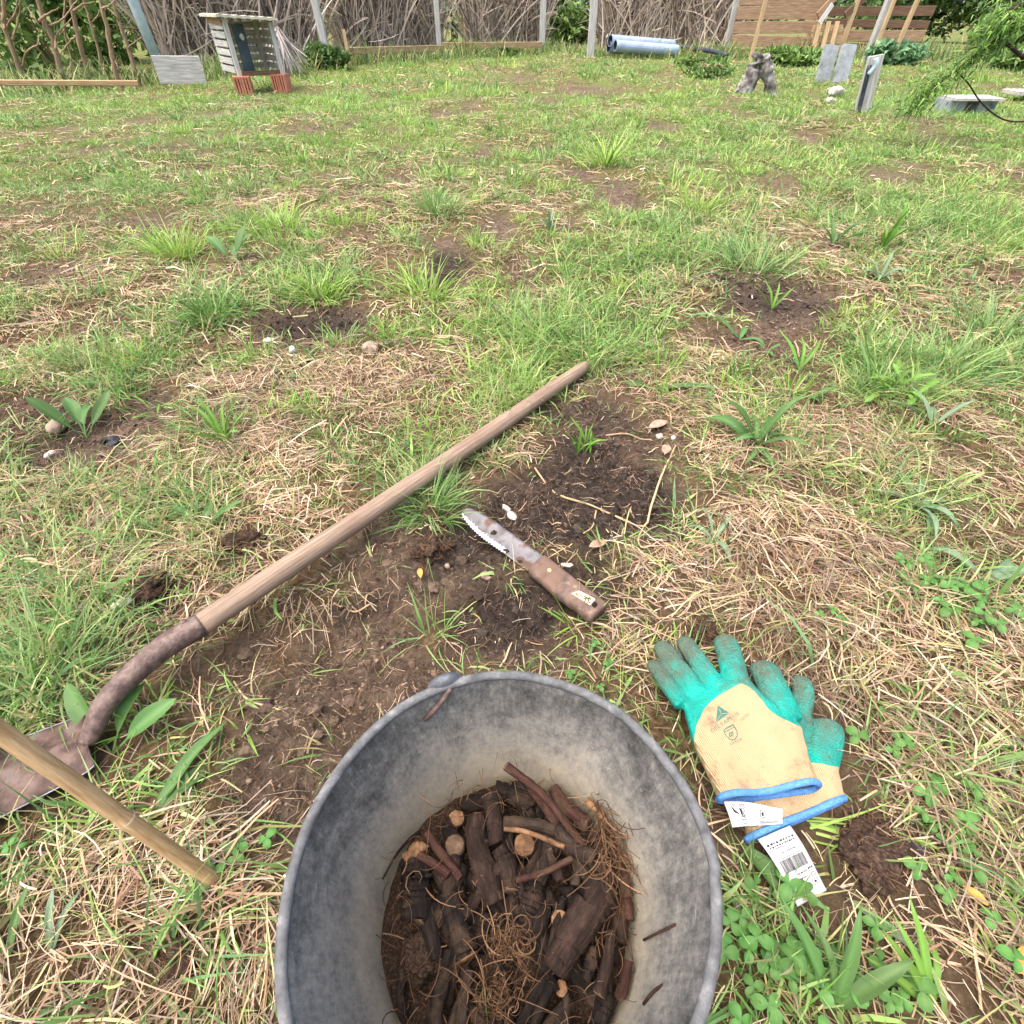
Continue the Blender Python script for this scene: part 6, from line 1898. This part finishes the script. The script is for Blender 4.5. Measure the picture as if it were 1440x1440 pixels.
# (azimuth 0 = to the right in the picture, pi/2 = away)
pl(158, 1062, 'dock', .115, 3, "large dock leaf standing beside the spade neck", azs=[.75, 1.3, 2.2], pitch=(.1, .3))
pl(212, 1152, 'plantain', .150, 2, "two long rough leaves lying above the bamboo cane", azs=[.9, 1.15], pitch=(-.25, -.1))
pl(288, 742, 'plantain', .11, 3, "upright pale plantain leaf behind the spade shaft", azs=[1.6, .4, 2.6], pitch=(-.05, .3))
pl(318, 622, 'bright', .13, 7, "clump of upright plantain leaves at left behind the spade", pitch=(.3, .8))
pl(122, 617, 'dock', .13, 4, "two-leaved dock weed on bare soil at left", azs=[2.3, 1.7, 1.2, 3.0], pitch=(.2, .6))
pl(1062, 628, 'plantain', .15, 10, "big plantain rosette on dry turf right of the soil patch", pitch=(.1, .7))
pl(1125, 520, 'bright', .13, 3, "bright curled leaf behind the big plantain rosette", azs=[1.4, .9, 2.2], pitch=(.2, .5))
pl(824, 634, 'bright', .07, 14, "small bushy seedling on the dark soil patch", pitch=(.5, 1.2), spread=.012)
pl(918, 546, 'plantain', .17, 2, "long plantain leaf stretched flat at the far end of the shaft", azs=[-.12, 2.9], pitch=(-.35, -.25))
pl(1285, 712, 'silver', .12, 8, "silvery flattened plantain on dry turf at right", pitch=(-.1, .3))
pl(1310, 600, 'silver', .13, 4, "grey-green wilted plantain above the dark root tuft at right", azs=[1.3, 1.9, .3, 2.8], pitch=(0, .4))
pl(1262, 560, 'dandelion', .11, 14, "bright dandelion rosette at right", pitch=(.1, .8), spread=.02)
pl(1385, 820, 'silver', .15, 3, "long ribbed plantain leaf at the right edge", azs=[.25, .5, 2.2], pitch=(-.2, .1))
pl(1003, 760, 'silver', .08, 4, "small pale plantain leaf below the soil patch", azs=[1.7, 2.4, .8, -1.3], pitch=(0, .3))
pl(72, 1345, 'silver', .075, 2, "grey-green plantain leaf at lower left", azs=[1.9, 1.5], pitch=(.0, .25))
pl(12, 1350, 'plantain', .085, 2, "plantain leaf at the very left edge near the bottom", azs=[1.7, 2.2], pitch=(.0, .3))
pl(330, 372, 'dock', .15, 4, "large pale dock leaf rising in the middle distance left", azs=[2.6, 1.6, 1.1, .6], pitch=(.3, .7))
pl(772, 325, 'silver', .11, 6, "bluish upright weed in the middle distance", pitch=(.5, 1.1))
pl(1240, 352, 'bright', .18, 8, "tall bright broad-bladed weed in middle distance right", pitch=(.6, 1.2))
pl(1236, 395, 'silver', .12, 8, "silvery wide-leaved weed in middle distance right", pitch=(.2, .7))
pl(1170, 345, 'plantain', .16, 6, "dark plantain clump in the middle distance right", pitch=(.2, .7))
pl(890, 360, 'dandelion', .12, 6, "yellow-green weed in the middle distance centre", pitch=(.2, .6))
pl(1085, 436, 'bright', .10, 5, "seedling on the brown bare patch at right", azs=[1.2, 2.0, .5, 2.7, -.5], pitch=(.3, .8))
pl(1040, 478, 'plantain', .12, 3, "broad leaf at left edge of the brown bare patch", azs=[-.6, 2.4, 1.0], pitch=(0, .2))
pl(1075, 497, 'dock', .06, 3, "grey-green seedling on the brown bare patch", pitch=(.2, .5))
pl(1128, 532, 'dock', .06, 3, "grey-green round seedling right of the big plantain", pitch=(.2, .5))
pl(1160, 565, 'dock', .05, 6, "pair of low round-leaved seedlings at right", pitch=(.1, .4), spread=.02)
pl(395, 535, 'dock', .06, 3, "low round-leaved seedling on dry turf left of centre", pitch=(.0, .3))
pl(222, 580, 'dandelion', .05, 8, "small crinkled weed at right end of the left soil patch", pitch=(.1, .5), spread=.012)
pl(1172, 1420, 'plantain', .11, 4, "tall ribbed plantain at the bottom edge", azs=[1.75, 2.1, 1.2, .4], pitch=(.25, .5))
pl(1190, 1262, 'silver', .095, 2, "ribbed pale leaf below the glove tag", azs=[-.75, -.95], pitch=(-.2, -.05))
pl(1040, 1185, 'plantain', .10, 3, "dark long leaf between bucket and glove tag", azs=[-.9, -1.2, -.7], pitch=(-.25, 0))
pl(1310, 1420, 'bright', .10, 5, "broad grass-like leaves at lower right", azs=[1.9, 2.3, 1.6, 2.6, 1.2], pitch=(.1, .4))
pl(1425, 1105, 'silver', .06, 3, "small pale leaf at the right edge", azs=[2.2, 1.2, 3.0], pitch=(0, .3))
pl(1400, 1255, 'dandelion', .05, 4, "ragged green leaf at lower right edge", pitch=(0, .4))
pl(1110, 1000, 'plantain', .05, 1, "short leaf hidden behind the gloves", azs=[1.0], pitch=(0, .1)) if False else None
CL = [(1130, 1385, .032, 12, "large clover patch below the glove tag"), (1075, 1290, .034, 9, "bright clover at the foot of the bucket beside the tag"), (1075, 1400, .034, 12, "clover patch at bottom edge right of the bucket"),
      (1215, 1310, .026, 6, "small clover under the end of the tag"), (1290, 1095, .032, 7, "clover sprig right of the gloves"), (1225, 1040, .030, 6, "clover tucked against the lower glove's thumb"),
      (1365, 1195, .034, 5, "bright clover sprig in the straw at right"), (1310, 1250, .026, 5, "small clover right of the earth clod"), (1325, 835, .034, 16, "clover patch in the dry turf at right"),
      (1285, 815, .032, 12, "left part of the dense clover at right"), (1372, 862, .036, 14, "clover patch near the right edge below the ribbed leaf"), (1425, 1310, .034, 6, "clover at the right edge near the bottom"),
      (842, 940, .022, 5, "tiny yellow-green clover behind the bucket rim"), (1300, 1165, .026, 5, "clover leaves above the charcoal lump"), (1240, 1390, .030, 8, "clover at bottom edge among straw"),
      (1060, 1335, .030, 8, "clover against the bucket wall at lower right"), (330, 1215, .026, 8, "small round-leaved weed at the tip of the bamboo cane"), (1160, 870, .024, 6, "sparse clover above the gloves"),
      (20, 1180, .026, 6, "round-leaved weed at left edge under the bamboo cane")]
for px, py, s_, n, lab in CL:
    pl(px, py, 'clover', s_ * .92, max(4, int(n * .75)), lab, pitch=(-.2, .35), spread=s_ * .8)

# ---- distinct grass tufts
def tuft(px, py, n, L, label, cols=GREENS, w=.0028, spread=.02, droop=1.0, dz=0, head=None):
    p = gp(px, py); b = Bag()
    off = rng.normal(0, spread, (n, 2))
    base = np.stack([p.x + off[:, 0], p.y + off[:, 1], np.zeros(n)], 1); base[:, 2] = H(base[:, 0], base[:, 1]) - .004 + dz
    az = np.arctan2(off[:, 1], off[:, 0]) + rng.normal(0, .5, n)
    el = 1.35 - np.abs(rng.normal(0, .35, n)) - np.hypot(off[:, 0], off[:, 1]) / spread * .12
    if head is not None: az = head + rng.normal(0, .18, n); el = el * 0 + .3
    c = palette(cols, n, .14)
    b.add(strands(base, az, el, L * rng.uniform(.45, 1.15, n), w * rng.uniform(.6, 1.3, n), -np.abs(rng.normal(.7, .4, n)) * droop, rng.normal(0, .3, n), c, 5, rng.normal(0, .5, n), .92, tipcol=np.clip(c * 1.1, 0, .9)))
    o = b.build("grass_tuft", M['grass'])
    return tag(o, label, "grass tuft", "grass tufts standing out of the lawn")
for a in [
    (605, 715, 190, .115, "fresh grass tuft growing over the spade shaft near the knife tip"),
    (690, 640, 90, .09, "grass tuft leaning on the far third of the spade shaft"),
    (570, 690, 60, .09, "thin grass beside the tuft on the spade shaft", PALES + GREENS, .0022),
    (300, 448, 220, .14, "dense dark green grass tuft at left in the middle distance", GREENS[:3] + [(70, 104, 40)], .004, .035),
    (250, 358, 180, .16, "bright rounded grass tuft further left in the middle distance", YELLOWGREENS, .005, .05),
    (450, 415, 160, .13, "bright yellow-green tuft left of centre", YELLOWGREENS, .005, .035),
    (612, 300, 120, .20, "upright green tuft in the centre middle distance", GREENS, .006, .04),
    (985, 298, 130, .16, "bright yellow-green tuft right of centre", YELLOWGREENS, .006, .04),
    (853, 232, 120, .24, "light upright tuft in the far lawn", YELLOWGREENS, .008, .05),
    (395, 322, 120, .16, "broad low tuft left of centre", YELLOWGREENS, .006, .06),
    (1060, 385, 140, .18, "tall green grass tuft above the brown bare patch", GREENS, .005, .06),
    (600, 418, 140, .15, "green tuft beside the small dark hole in the centre", YELLOWGREENS, .005, .045),
    (830, 498, 160, .13, "thick grass around the far end of the spade shaft", GREENS, .004, .06),
    (760, 470, 160, .14, "thick grass left of the far end of spade shaft", GREENS, .004, .06),
    (60, 950, 260, .12, "dense green grass clump at the left edge beside the spade neck", GREENS, .003, .05),
    (30, 1000, 180, .11, "grass clump at the left edge above the spade blade", GREENS, .003, .04),
    (110, 800, 160, .10, "loose grass clump at left below the dry patch", GREENS, .003, .05),
    (170, 1150, 30, .07, "yellow-green grass sprig behind the bamboo cane", YELLOWGREENS, .003, .012),
    (205, 1010, 30, .07, "yellow grass sprig beside the dock leaf", YELLOWGREENS, .003, .012),
    (300, 1290, 40, .09, "grass sprig lying below the tip of the bamboo cane", GREENS, .003, .015),
    (200, 1390, 60, .11, "long green grass blades at lower left corner", GREENS, .0035, .03),
    (815, 880, 24, .08, "few green blades beside the knife handle end", YELLOWGREENS, .003, .01),
    (885, 815, 46, .08, "thin grass sprig right of the knife handle", PALES + GREENS, .0026, .022),
    (1140, 1162, 9, .10, "long green blades crossing the clod beside the tag", YELLOWGREENS, .0035, .006, 1.0, .006, -.1),
    (1340, 1085, 40, .08, "dark grass sprig right of the gloves", GREENS, .0028, .02),
    (960, 940, 40, .07, "grass between bucket rim and gloves", GREENS, .0028, .02),
    (905, 925, 36, .06, "short grass behind the bucket rim left of gloves", YELLOWGREENS, .0026, .02),
    (300, 590, 70, .10, "green grass sprig left of the plantain clump", GREENS, .003, .025),
    (1340, 520, 160, .14, "green grass clump at the right in the middle ground", GREENS, .004, .06),
    (1400, 470, 160, .15, "green grass clump at right edge in the middle ground", GREENS, .0045, .07)]:
    tuft(*a)

# ================================================================== grass, straw, crumbs: what nobody could count
SEG = []
def cap(a, b, r): SEG.append((a[0], a[1], b[0], b[1], r))
cap(sh[0], sh[-1], .014); cap(spn[0], spn[24], .022); cap(spn[24], spn[-1], .022); cap((S1 + S2) / 2 + ad * .0, (S1 + S2) / 2 + ad * .25, .062)
cap(kp(400, 260), kp(1200, 840), .024)
cap(G(*g5(560, 470)), G(*g5(740, 800)), .062); cap(G(*g5(400, 400)), G(*g5(560, 480)), .04); cap(G(*g5(980, 560)), G(*g5(850, 930)), .045); cap(G(*g5(840, 350)), G(*g5(880, 500)), .02)
cap(G(*g5(745, 1060)), G(*g5(945, 1370)), .036); cap(G(*g5(215, 160)), G(*g5(420, 380)), .024); cap(G(*g5(520, 140)), G(*g5(580, 380)), .02); cap(G(*g5(690, 260)), G(*g5(780, 480)), .024)
def clear_of(x, y, extra=0.0, k0=0):
    ok = (x - BX) ** 2 + (y - BY) ** 2 > (.128 + extra) ** 2
    for ax, ay, bx_, by_, r in SEG[k0:]:
        dx, dy = bx_ - ax, by_ - ay
        t = np.clip(((x - ax) * dx + (y - ay) * dy) / (dx * dx + dy * dy), 0, 1)
        ok &= (x - ax - t * dx) ** 2 + (y - ay - t * dy) ** 2 > (r + extra) ** 2
    return ok
def sample(n, y0, y1, margin=.35):
    """points over the visible wedge of lawn plus a margin each side"""
    y = rng.uniform(0, 1, n * 2) ** 1.0 * (y1 - y0) + y0
    hw = .72 * (np.maximum(y, 0) + .7) + margin
    keep = rng.random(n * 2) < hw / hw.max()
    y = y[keep][:n]; hw = hw[keep][:n]
    return rng.uniform(-1, 1, len(y)) * hw, y
FRONT = [((-5.6, 7.9), (-2.9, 10.6)), ((-2.9, 10.6), (-1.2, 13.2)), ((-1.2, 13.2), (.7, 14.8))]
def in_garden(x, y):
    lim = np.interp(x, [-9, -5.6, -2.9, -1.2, .7, 2, 9, 14], [7.4, 7.9, 10.8, 13.2, 15.2, 15.2, 13.6, 14])
    return y < lim

def grow_grass(bag, nclump, y0, y1, per, Lr, Wr, nseg, sig, tall=1.0):
    cx, cy = sample(nclump, y0, y1)
    so, dr, lu = masks(cx, cy)
    dens = np.clip((.34 + .85 * lu) * (1 - .97 * np.clip(so * 1.25, 0, 1)) * (1 - .72 * dr * (1 - .5 * lu)), 0, 1)
    len_boost = 1 + .9 * (rng.random(len(cx)) < .12)
    if y0 > 1.3: dens = np.clip((.66 + .6 * lu) * (1 - .97 * np.clip(so * 1.4, 0, 1)) * (1 - .62 * dr), 0, 1)
    k = (rng.random(len(cx)) < dens) & in_garden(cx, cy)
    cx, cy, lu, dr = cx[k], cy[k], lu[k], dr[k]; len_boost = len_boost[k]
    tone = rng.normal(0, 1, len(cx)); len_c = rng.uniform(.6, 1.35, len(cx)) * (.6 + .7 * lu) * len_boost
    r_ = np.repeat(np.arange(len(cx)), per)
    ox, oy = rng.normal(0, sig, (2, len(r_)))
    x, y = cx[r_] + ox, cy[r_] + oy
    k = clear_of(x, y) if y0 < 1.4 else np.ones(len(x), bool)
    x, y, r_, ox, oy = x[k], y[k], r_[k], ox[k], oy[k]
    n = len(x)
    base = np.stack([x, y, H(x, y) - .003], 1)
    az = np.arctan2(oy, ox) + rng.normal(0, .8, n)
    el = np.clip(1.25 - np.abs(rng.normal(0, .45, n)), .15, 1.5)
    L = rng.uniform(*Lr, n) * len_c[r_] * tall
    W_ = rng.uniform(*Wr, n) * np.where(rng.random(n) < .08, 2.2, 1.0)
    warm = fbm(x * .8, y * .8, 333, 3)
    c = palette(GREENS, n, .13); c2 = palette(YELLOWGREENS, n, .12); c3 = palette(PALES, n, .12)
    f = np.clip(sstep(.4, .65, warm) * .6 + .25 * tone[r_], 0, .8)[:, None]
    c = c * (1 - f) + c2 * f
    pale = (rng.random(n) < .10 + .28 * dr[r_])
    c[pale] = c3[pale]
    # limp blades lie over
    limp = rng.random(n) < .3
    el[limp] *= .45
    bag.add(strands(base, az, el, L, W_, -np.abs(rng.normal(.75, .45, n)), rng.normal(0, .35, n), c, nseg, rng.normal(0, .6, n), .9, tipcol=np.clip(c * rng.uniform(.95, 1.25, n)[:, None], 0, .9)))
    return n
def lay_straw(bag, npts, y0, y1, Lr, Wr, nseg, lie):
    x, y = sample(npts, y0, y1)
    so, dr, lu = masks(x, y)
    dens = np.clip((.16 + 1.0 * dr) * (1 - .93 * so) + .03 * so, 0, 1)
    k = (rng.random(len(x)) < dens) & in_garden(x, y)
    x, y, so, dr = x[k], y[k], so[k], dr[k]
    k = clear_of(x, y, -.010) if y0 < 1.4 else np.ones(len(x), bool)
    x, y, so, dr = x[k], y[k], so[k], dr[k]
    n = len(x)
    base = np.stack([x, y, H(x, y) + .004], 1)
    dirf = fbm(x * 6, y * 6, 500, 2) * 9 + rng.normal(0, .9, n)
    el = np.abs(rng.normal(0, .12, n))
    L = rng.uniform(*Lr, n) * rng.choice([.6, 1, 1.5], n, p=[.45, .4, .15]) * (1 - .5 * so)
    lift = rng.random(n) ** 2 * .018 * (.3 + dr) + .001
    tone = fbm(x * 7, y * 7, 510, 3)[:, None]
    c = palette(STRAWS, n, .22) * (.45 + 1.0 * tone)
    pl_ = rng.random(n) < .12; c[pl_] = palette(PALES, pl_.sum(), .1)
    bag.add(strands(base, dirf, el, L, Wr[0] * .7 + (Wr[1] * 1.25 - Wr[0] * .7) * rng.random(n) ** 2, rng.normal(0, .2, n), rng.normal(0, .22, n) * rng.choice([1, 1, 3], n), np.clip(c, .01, .9), nseg, rng.normal(0, .7, n), .35, lie=lie, lift=lift))
    return n
gb = Bag(); cnt = []
cnt.append(grow_grass(gb, 19000, -.25, 1.35, 7, (.030, .075), (.0014, .0038), 3, .010))
cnt.append(grow_grass(gb, 21000, 1.25, 3.2, 7, (.030, .066), (.003, .0055), 2, .018))
cnt.append(grow_grass(gb, 17000, 3.1, 7.0, 7, (.036, .066), (.0045, .0085), 2, .034))
cnt.append(grow_grass(gb, 14000, 6.8, 15.5, 7, (.045, .085), (.008, .015), 2, .06))
for (nc, ya, yb, ln_, wd_, sg) in ((240, .9, 3.2, .08, .0042, .022), (420, 3.0, 7.0, .085, .007, .045), (300, 6.5, 13.5, .11, .012, .08)):
    cx, cy = sample(nc, ya, yb); so, dr, lu = masks(cx, cy)
    k = (so < .3) & in_garden(cx, cy); cx, cy = cx[k], cy[k]
    r_ = np.repeat(np.arange(len(cx)), 34); n = len(r_)
    sc_ = rng.uniform(.5, 1.3, len(cx)); cc_ = palette(YELLOWGREENS + GREENS[:4], len(cx), .12)
    ox, oy = rng.normal(0, sg, (2, n)) * sc_[r_]; x = cx[r_] + ox; y = cy[r_] + oy
    k = clear_of(x, y) if ya < 1.4 else np.ones(n, bool)
    x, y, ox, oy, r_ = x[k], y[k], ox[k], oy[k], r_[k]; n = len(x)
    c = np.clip(cc_[r_] * rng.normal(1, .12, n)[:, None], .01, .9)
    gb.add(strands(np.stack([x, y, H(x, y) - .003], 1), np.arctan2(oy, ox) + rng.normal(0, .5, n), np.clip(1.35 - np.abs(rng.normal(0, .3, n)), .3, 1.5), ln_ * sc_[r_] * rng.uniform(.5, 1.1, n), wd_ * rng.uniform(.6, 1.2, n), -np.abs(rng.normal(.5, .35, n)), rng.normal(0, .3, n), c, 2, rng.normal(0, .5, n), .9, tipcol=np.clip(c * 1.15, 0, .9)))
o = gb.build("grass", M['grass']); tag(o, "short green and yellowing lawn grass", "grass", kind='stuff')
sb_ = Bag(); cs = []
cs.append(lay_straw(sb_, 95000, -.25, 1.35, (.025, .075), (.0010, .0024), 3, True))
cs.append(lay_straw(sb_, 46000, 1.3, 3.2, (.04, .10), (.0022, .0045), 2, True))
cs.append(lay_straw(sb_, 34000, 3.1, 7.0, (.05, .11), (.0035, .007), 2, True))
cs.append(lay_straw(sb_, 16000, 6.8, 15.5, (.06, .13), (.006, .013), 2, False))
o = sb_.build("dry_straw", M['straw']); tag(o, "tan dry cut grass lying over the lawn", "straw", kind='stuff')
print("blades", cnt, "straw", cs)
# taller rough grass along the fences
rb = Bag()
x = rng.uniform(-8.5, 11, 9000)
lim = np.interp(x, [-9, -5.6, -2.9, -1.2, .7, 2, 9, 14], [7.6, 7.9, 10.5, 12.9, 14.6, 13.6, 12.6, 13])
y = lim - np.abs(rng.normal(0, .35, len(x)))
n = len(x)
rb.add(strands(np.stack([x, y, H(x, y) - .01], 1), rng.random(n) * 6.28, np.clip(1.4 - np.abs(rng.normal(0, .3, n)), .2, 1.5), rng.uniform(.10, .34, n) * (.5 + fbm(x * 1.3, y * 1.3, 600, 2)), rng.uniform(.010, .022, n), -np.abs(rng.normal(.6, .4, n)), rng.normal(0, .3, n), palette(GREENS + PALES + [(60, 84, 40)], n, .18), 3, rng.normal(0, .6, n), .9))
o = rb.build("rough_grass", M['grass']); tag(o, "taller rough grass along the foot of the fences", "grass", kind='stuff')

# crumbs of earth on the bare patches
t_ = (1 + 5 ** .5) / 2
ICO = np.array([(-1, t_, 0), (1, t_, 0), (-1, -t_, 0), (1, -t_, 0), (0, -1, t_), (0, 1, t_), (0, -1, -t_), (0, 1, -t_), (t_, 0, -1), (t_, 0, 1), (-t_, 0, -1), (-t_, 0, 1)]) / 1.9
ICF = np.array([(0, 11, 5), (0, 5, 1), (0, 1, 7), (0, 7, 10), (0, 10, 11), (1, 5, 9), (5, 11, 4), (11, 10, 2), (10, 7, 6), (7, 1, 8), (3, 9, 4), (3, 4, 2), (3, 2, 6), (3, 6, 8), (3, 8, 9), (4, 9, 5), (2, 4, 11), (6, 2, 10), (8, 6, 7), (9, 8, 1)])
x, y = sample(110000, -.1, 2.0, .1)
so = field(SOIL, x, y, 3)
k = (rng.random(len(x)) < so * .55) & clear_of(x, y, -.004)
x, y = x[k][:17500], y[k][:17500]
n = len(x)
r = .0007 + .0026 * rng.random(n) ** 9 + .0016 * rng.random(n) ** 2
r *= np.where(y > 1.2, 1.6, 1)
V = ICO[None] * (1 + rng.normal(0, .30, (n, 12, 1))) * r[:, None, None] * np.array([1, 1, .75])
ca, sa = np.cos(rng.random(n) * 6.28), np.sin(rng.random(n) * 6.28)
V = np.stack([V[..., 0] * ca[:, None] - V[..., 1] * sa[:, None], V[..., 0] * sa[:, None] + V[..., 1] * ca[:, None], V[..., 2]], -1)
V += np.stack([x, y, H(x, y) + r * .3], 1)[:, None]
pe = field(PEAT, x, y, 13)[:, None]
cb = palette([(72, 59, 50), (96, 80, 68), (116, 98, 83), (84, 70, 59), (132, 113, 95)], n, .25) * (1 - pe) + palette([(40, 35, 31), (58, 50, 44), (34, 30, 28), (80, 70, 62)], n, .25) * pe
C = np.ones((n, 12, 4)); C[..., :3] = cb[:, None]
tr = (ICF[None] + (np.arange(n) * 12)[:, None, None]).reshape(-1, 3)
o = new_obj("soil_crumbs", np_mesh("soil_crumbs", V.reshape(-1, 3), None, tr, False, {"col": C.reshape(-1, 4)}), M['crumb'])
tag(o, "loose crumbs of dark earth on the dug patches", "soil", kind='stuff')
# lumps of earth
x, y = sample(9000, -.1, 1.5, .1)
so = field(SOIL, x, y, 3)
k = (so > .75) & clear_of(x, y, .004) & (fbm(x * 7, y * 7, 720, 3) > .5)
x, y = x[k][:420], y[k][:420]
bm = bmesh.new(); bmesh.ops.create_icosphere(bm, subdivisions=3, radius=1)
SV = np.array([tuple(v.co) for v in bm.verts]); SF = np.array([[v.index for v in f.verts] for f in bm.faces]); bm.free()
LV = []; LF = []; LC = []
pe = field(PEAT, x, y, 13); zg = H(x, y)
for i in range(len(x)):
    r_ = .0022 + .0085 * random.random() ** 3; o3 = Vector((random.random() * 60, random.random() * 60, 0))
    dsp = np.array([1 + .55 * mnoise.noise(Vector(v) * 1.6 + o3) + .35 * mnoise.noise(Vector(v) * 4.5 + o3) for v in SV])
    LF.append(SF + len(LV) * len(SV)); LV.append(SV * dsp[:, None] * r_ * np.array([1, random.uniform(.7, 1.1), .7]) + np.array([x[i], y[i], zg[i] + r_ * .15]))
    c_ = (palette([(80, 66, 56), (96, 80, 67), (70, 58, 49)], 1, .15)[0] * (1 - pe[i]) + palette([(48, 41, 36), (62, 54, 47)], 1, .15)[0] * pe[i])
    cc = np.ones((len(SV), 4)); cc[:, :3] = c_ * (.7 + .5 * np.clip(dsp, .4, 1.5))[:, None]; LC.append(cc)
o = new_obj("soil_lumps", np_mesh("soil_lumps", np.vstack(LV), None, np.vstack(LF), True, {"col": np.vstack(LC)}), M['crumb'])
tag(o, "small lumps of broken earth on the dug patches", "soil", kind='stuff')
# straw flecks and root hairs lying on the bare soil
x, y = sample(150000, -.1, 1.5, .1)
so = field(SOIL, x, y, 3)
k = (rng.random(len(x)) < so * (.25 + .6 * sstep(.4, .65, fbm(x * 8, y * 8, 700, 3)))) & clear_of(x, y, 0)
x, y = x[k][:13000], y[k][:13000]; n = len(x)
fb = Bag()
fb.add(strands(np.stack([x, y, H(x, y)], 1), rng.random(n) * 6.28, np.abs(rng.normal(0, .15, n)), rng.uniform(.003, .013, n) * rng.choice([1, 1, 1, 2.6], n), rng.uniform(.0003, .0010, n), rng.normal(0, .3, n), rng.normal(0, 1.0, n), palette(STRAWS[:4] + FIB * 2 + [(92, 70, 54), (74, 56, 44), (110, 84, 64)] * 4, n, .2), 3, rng.normal(0, .5, n), .4, lie=True, lift=rng.uniform(.001, .006, n)))
o = fb.build("soil_litter", M['straw']); tag(o, "straw flecks and root hairs strewn over the bare earth", "litter", kind='stuff')
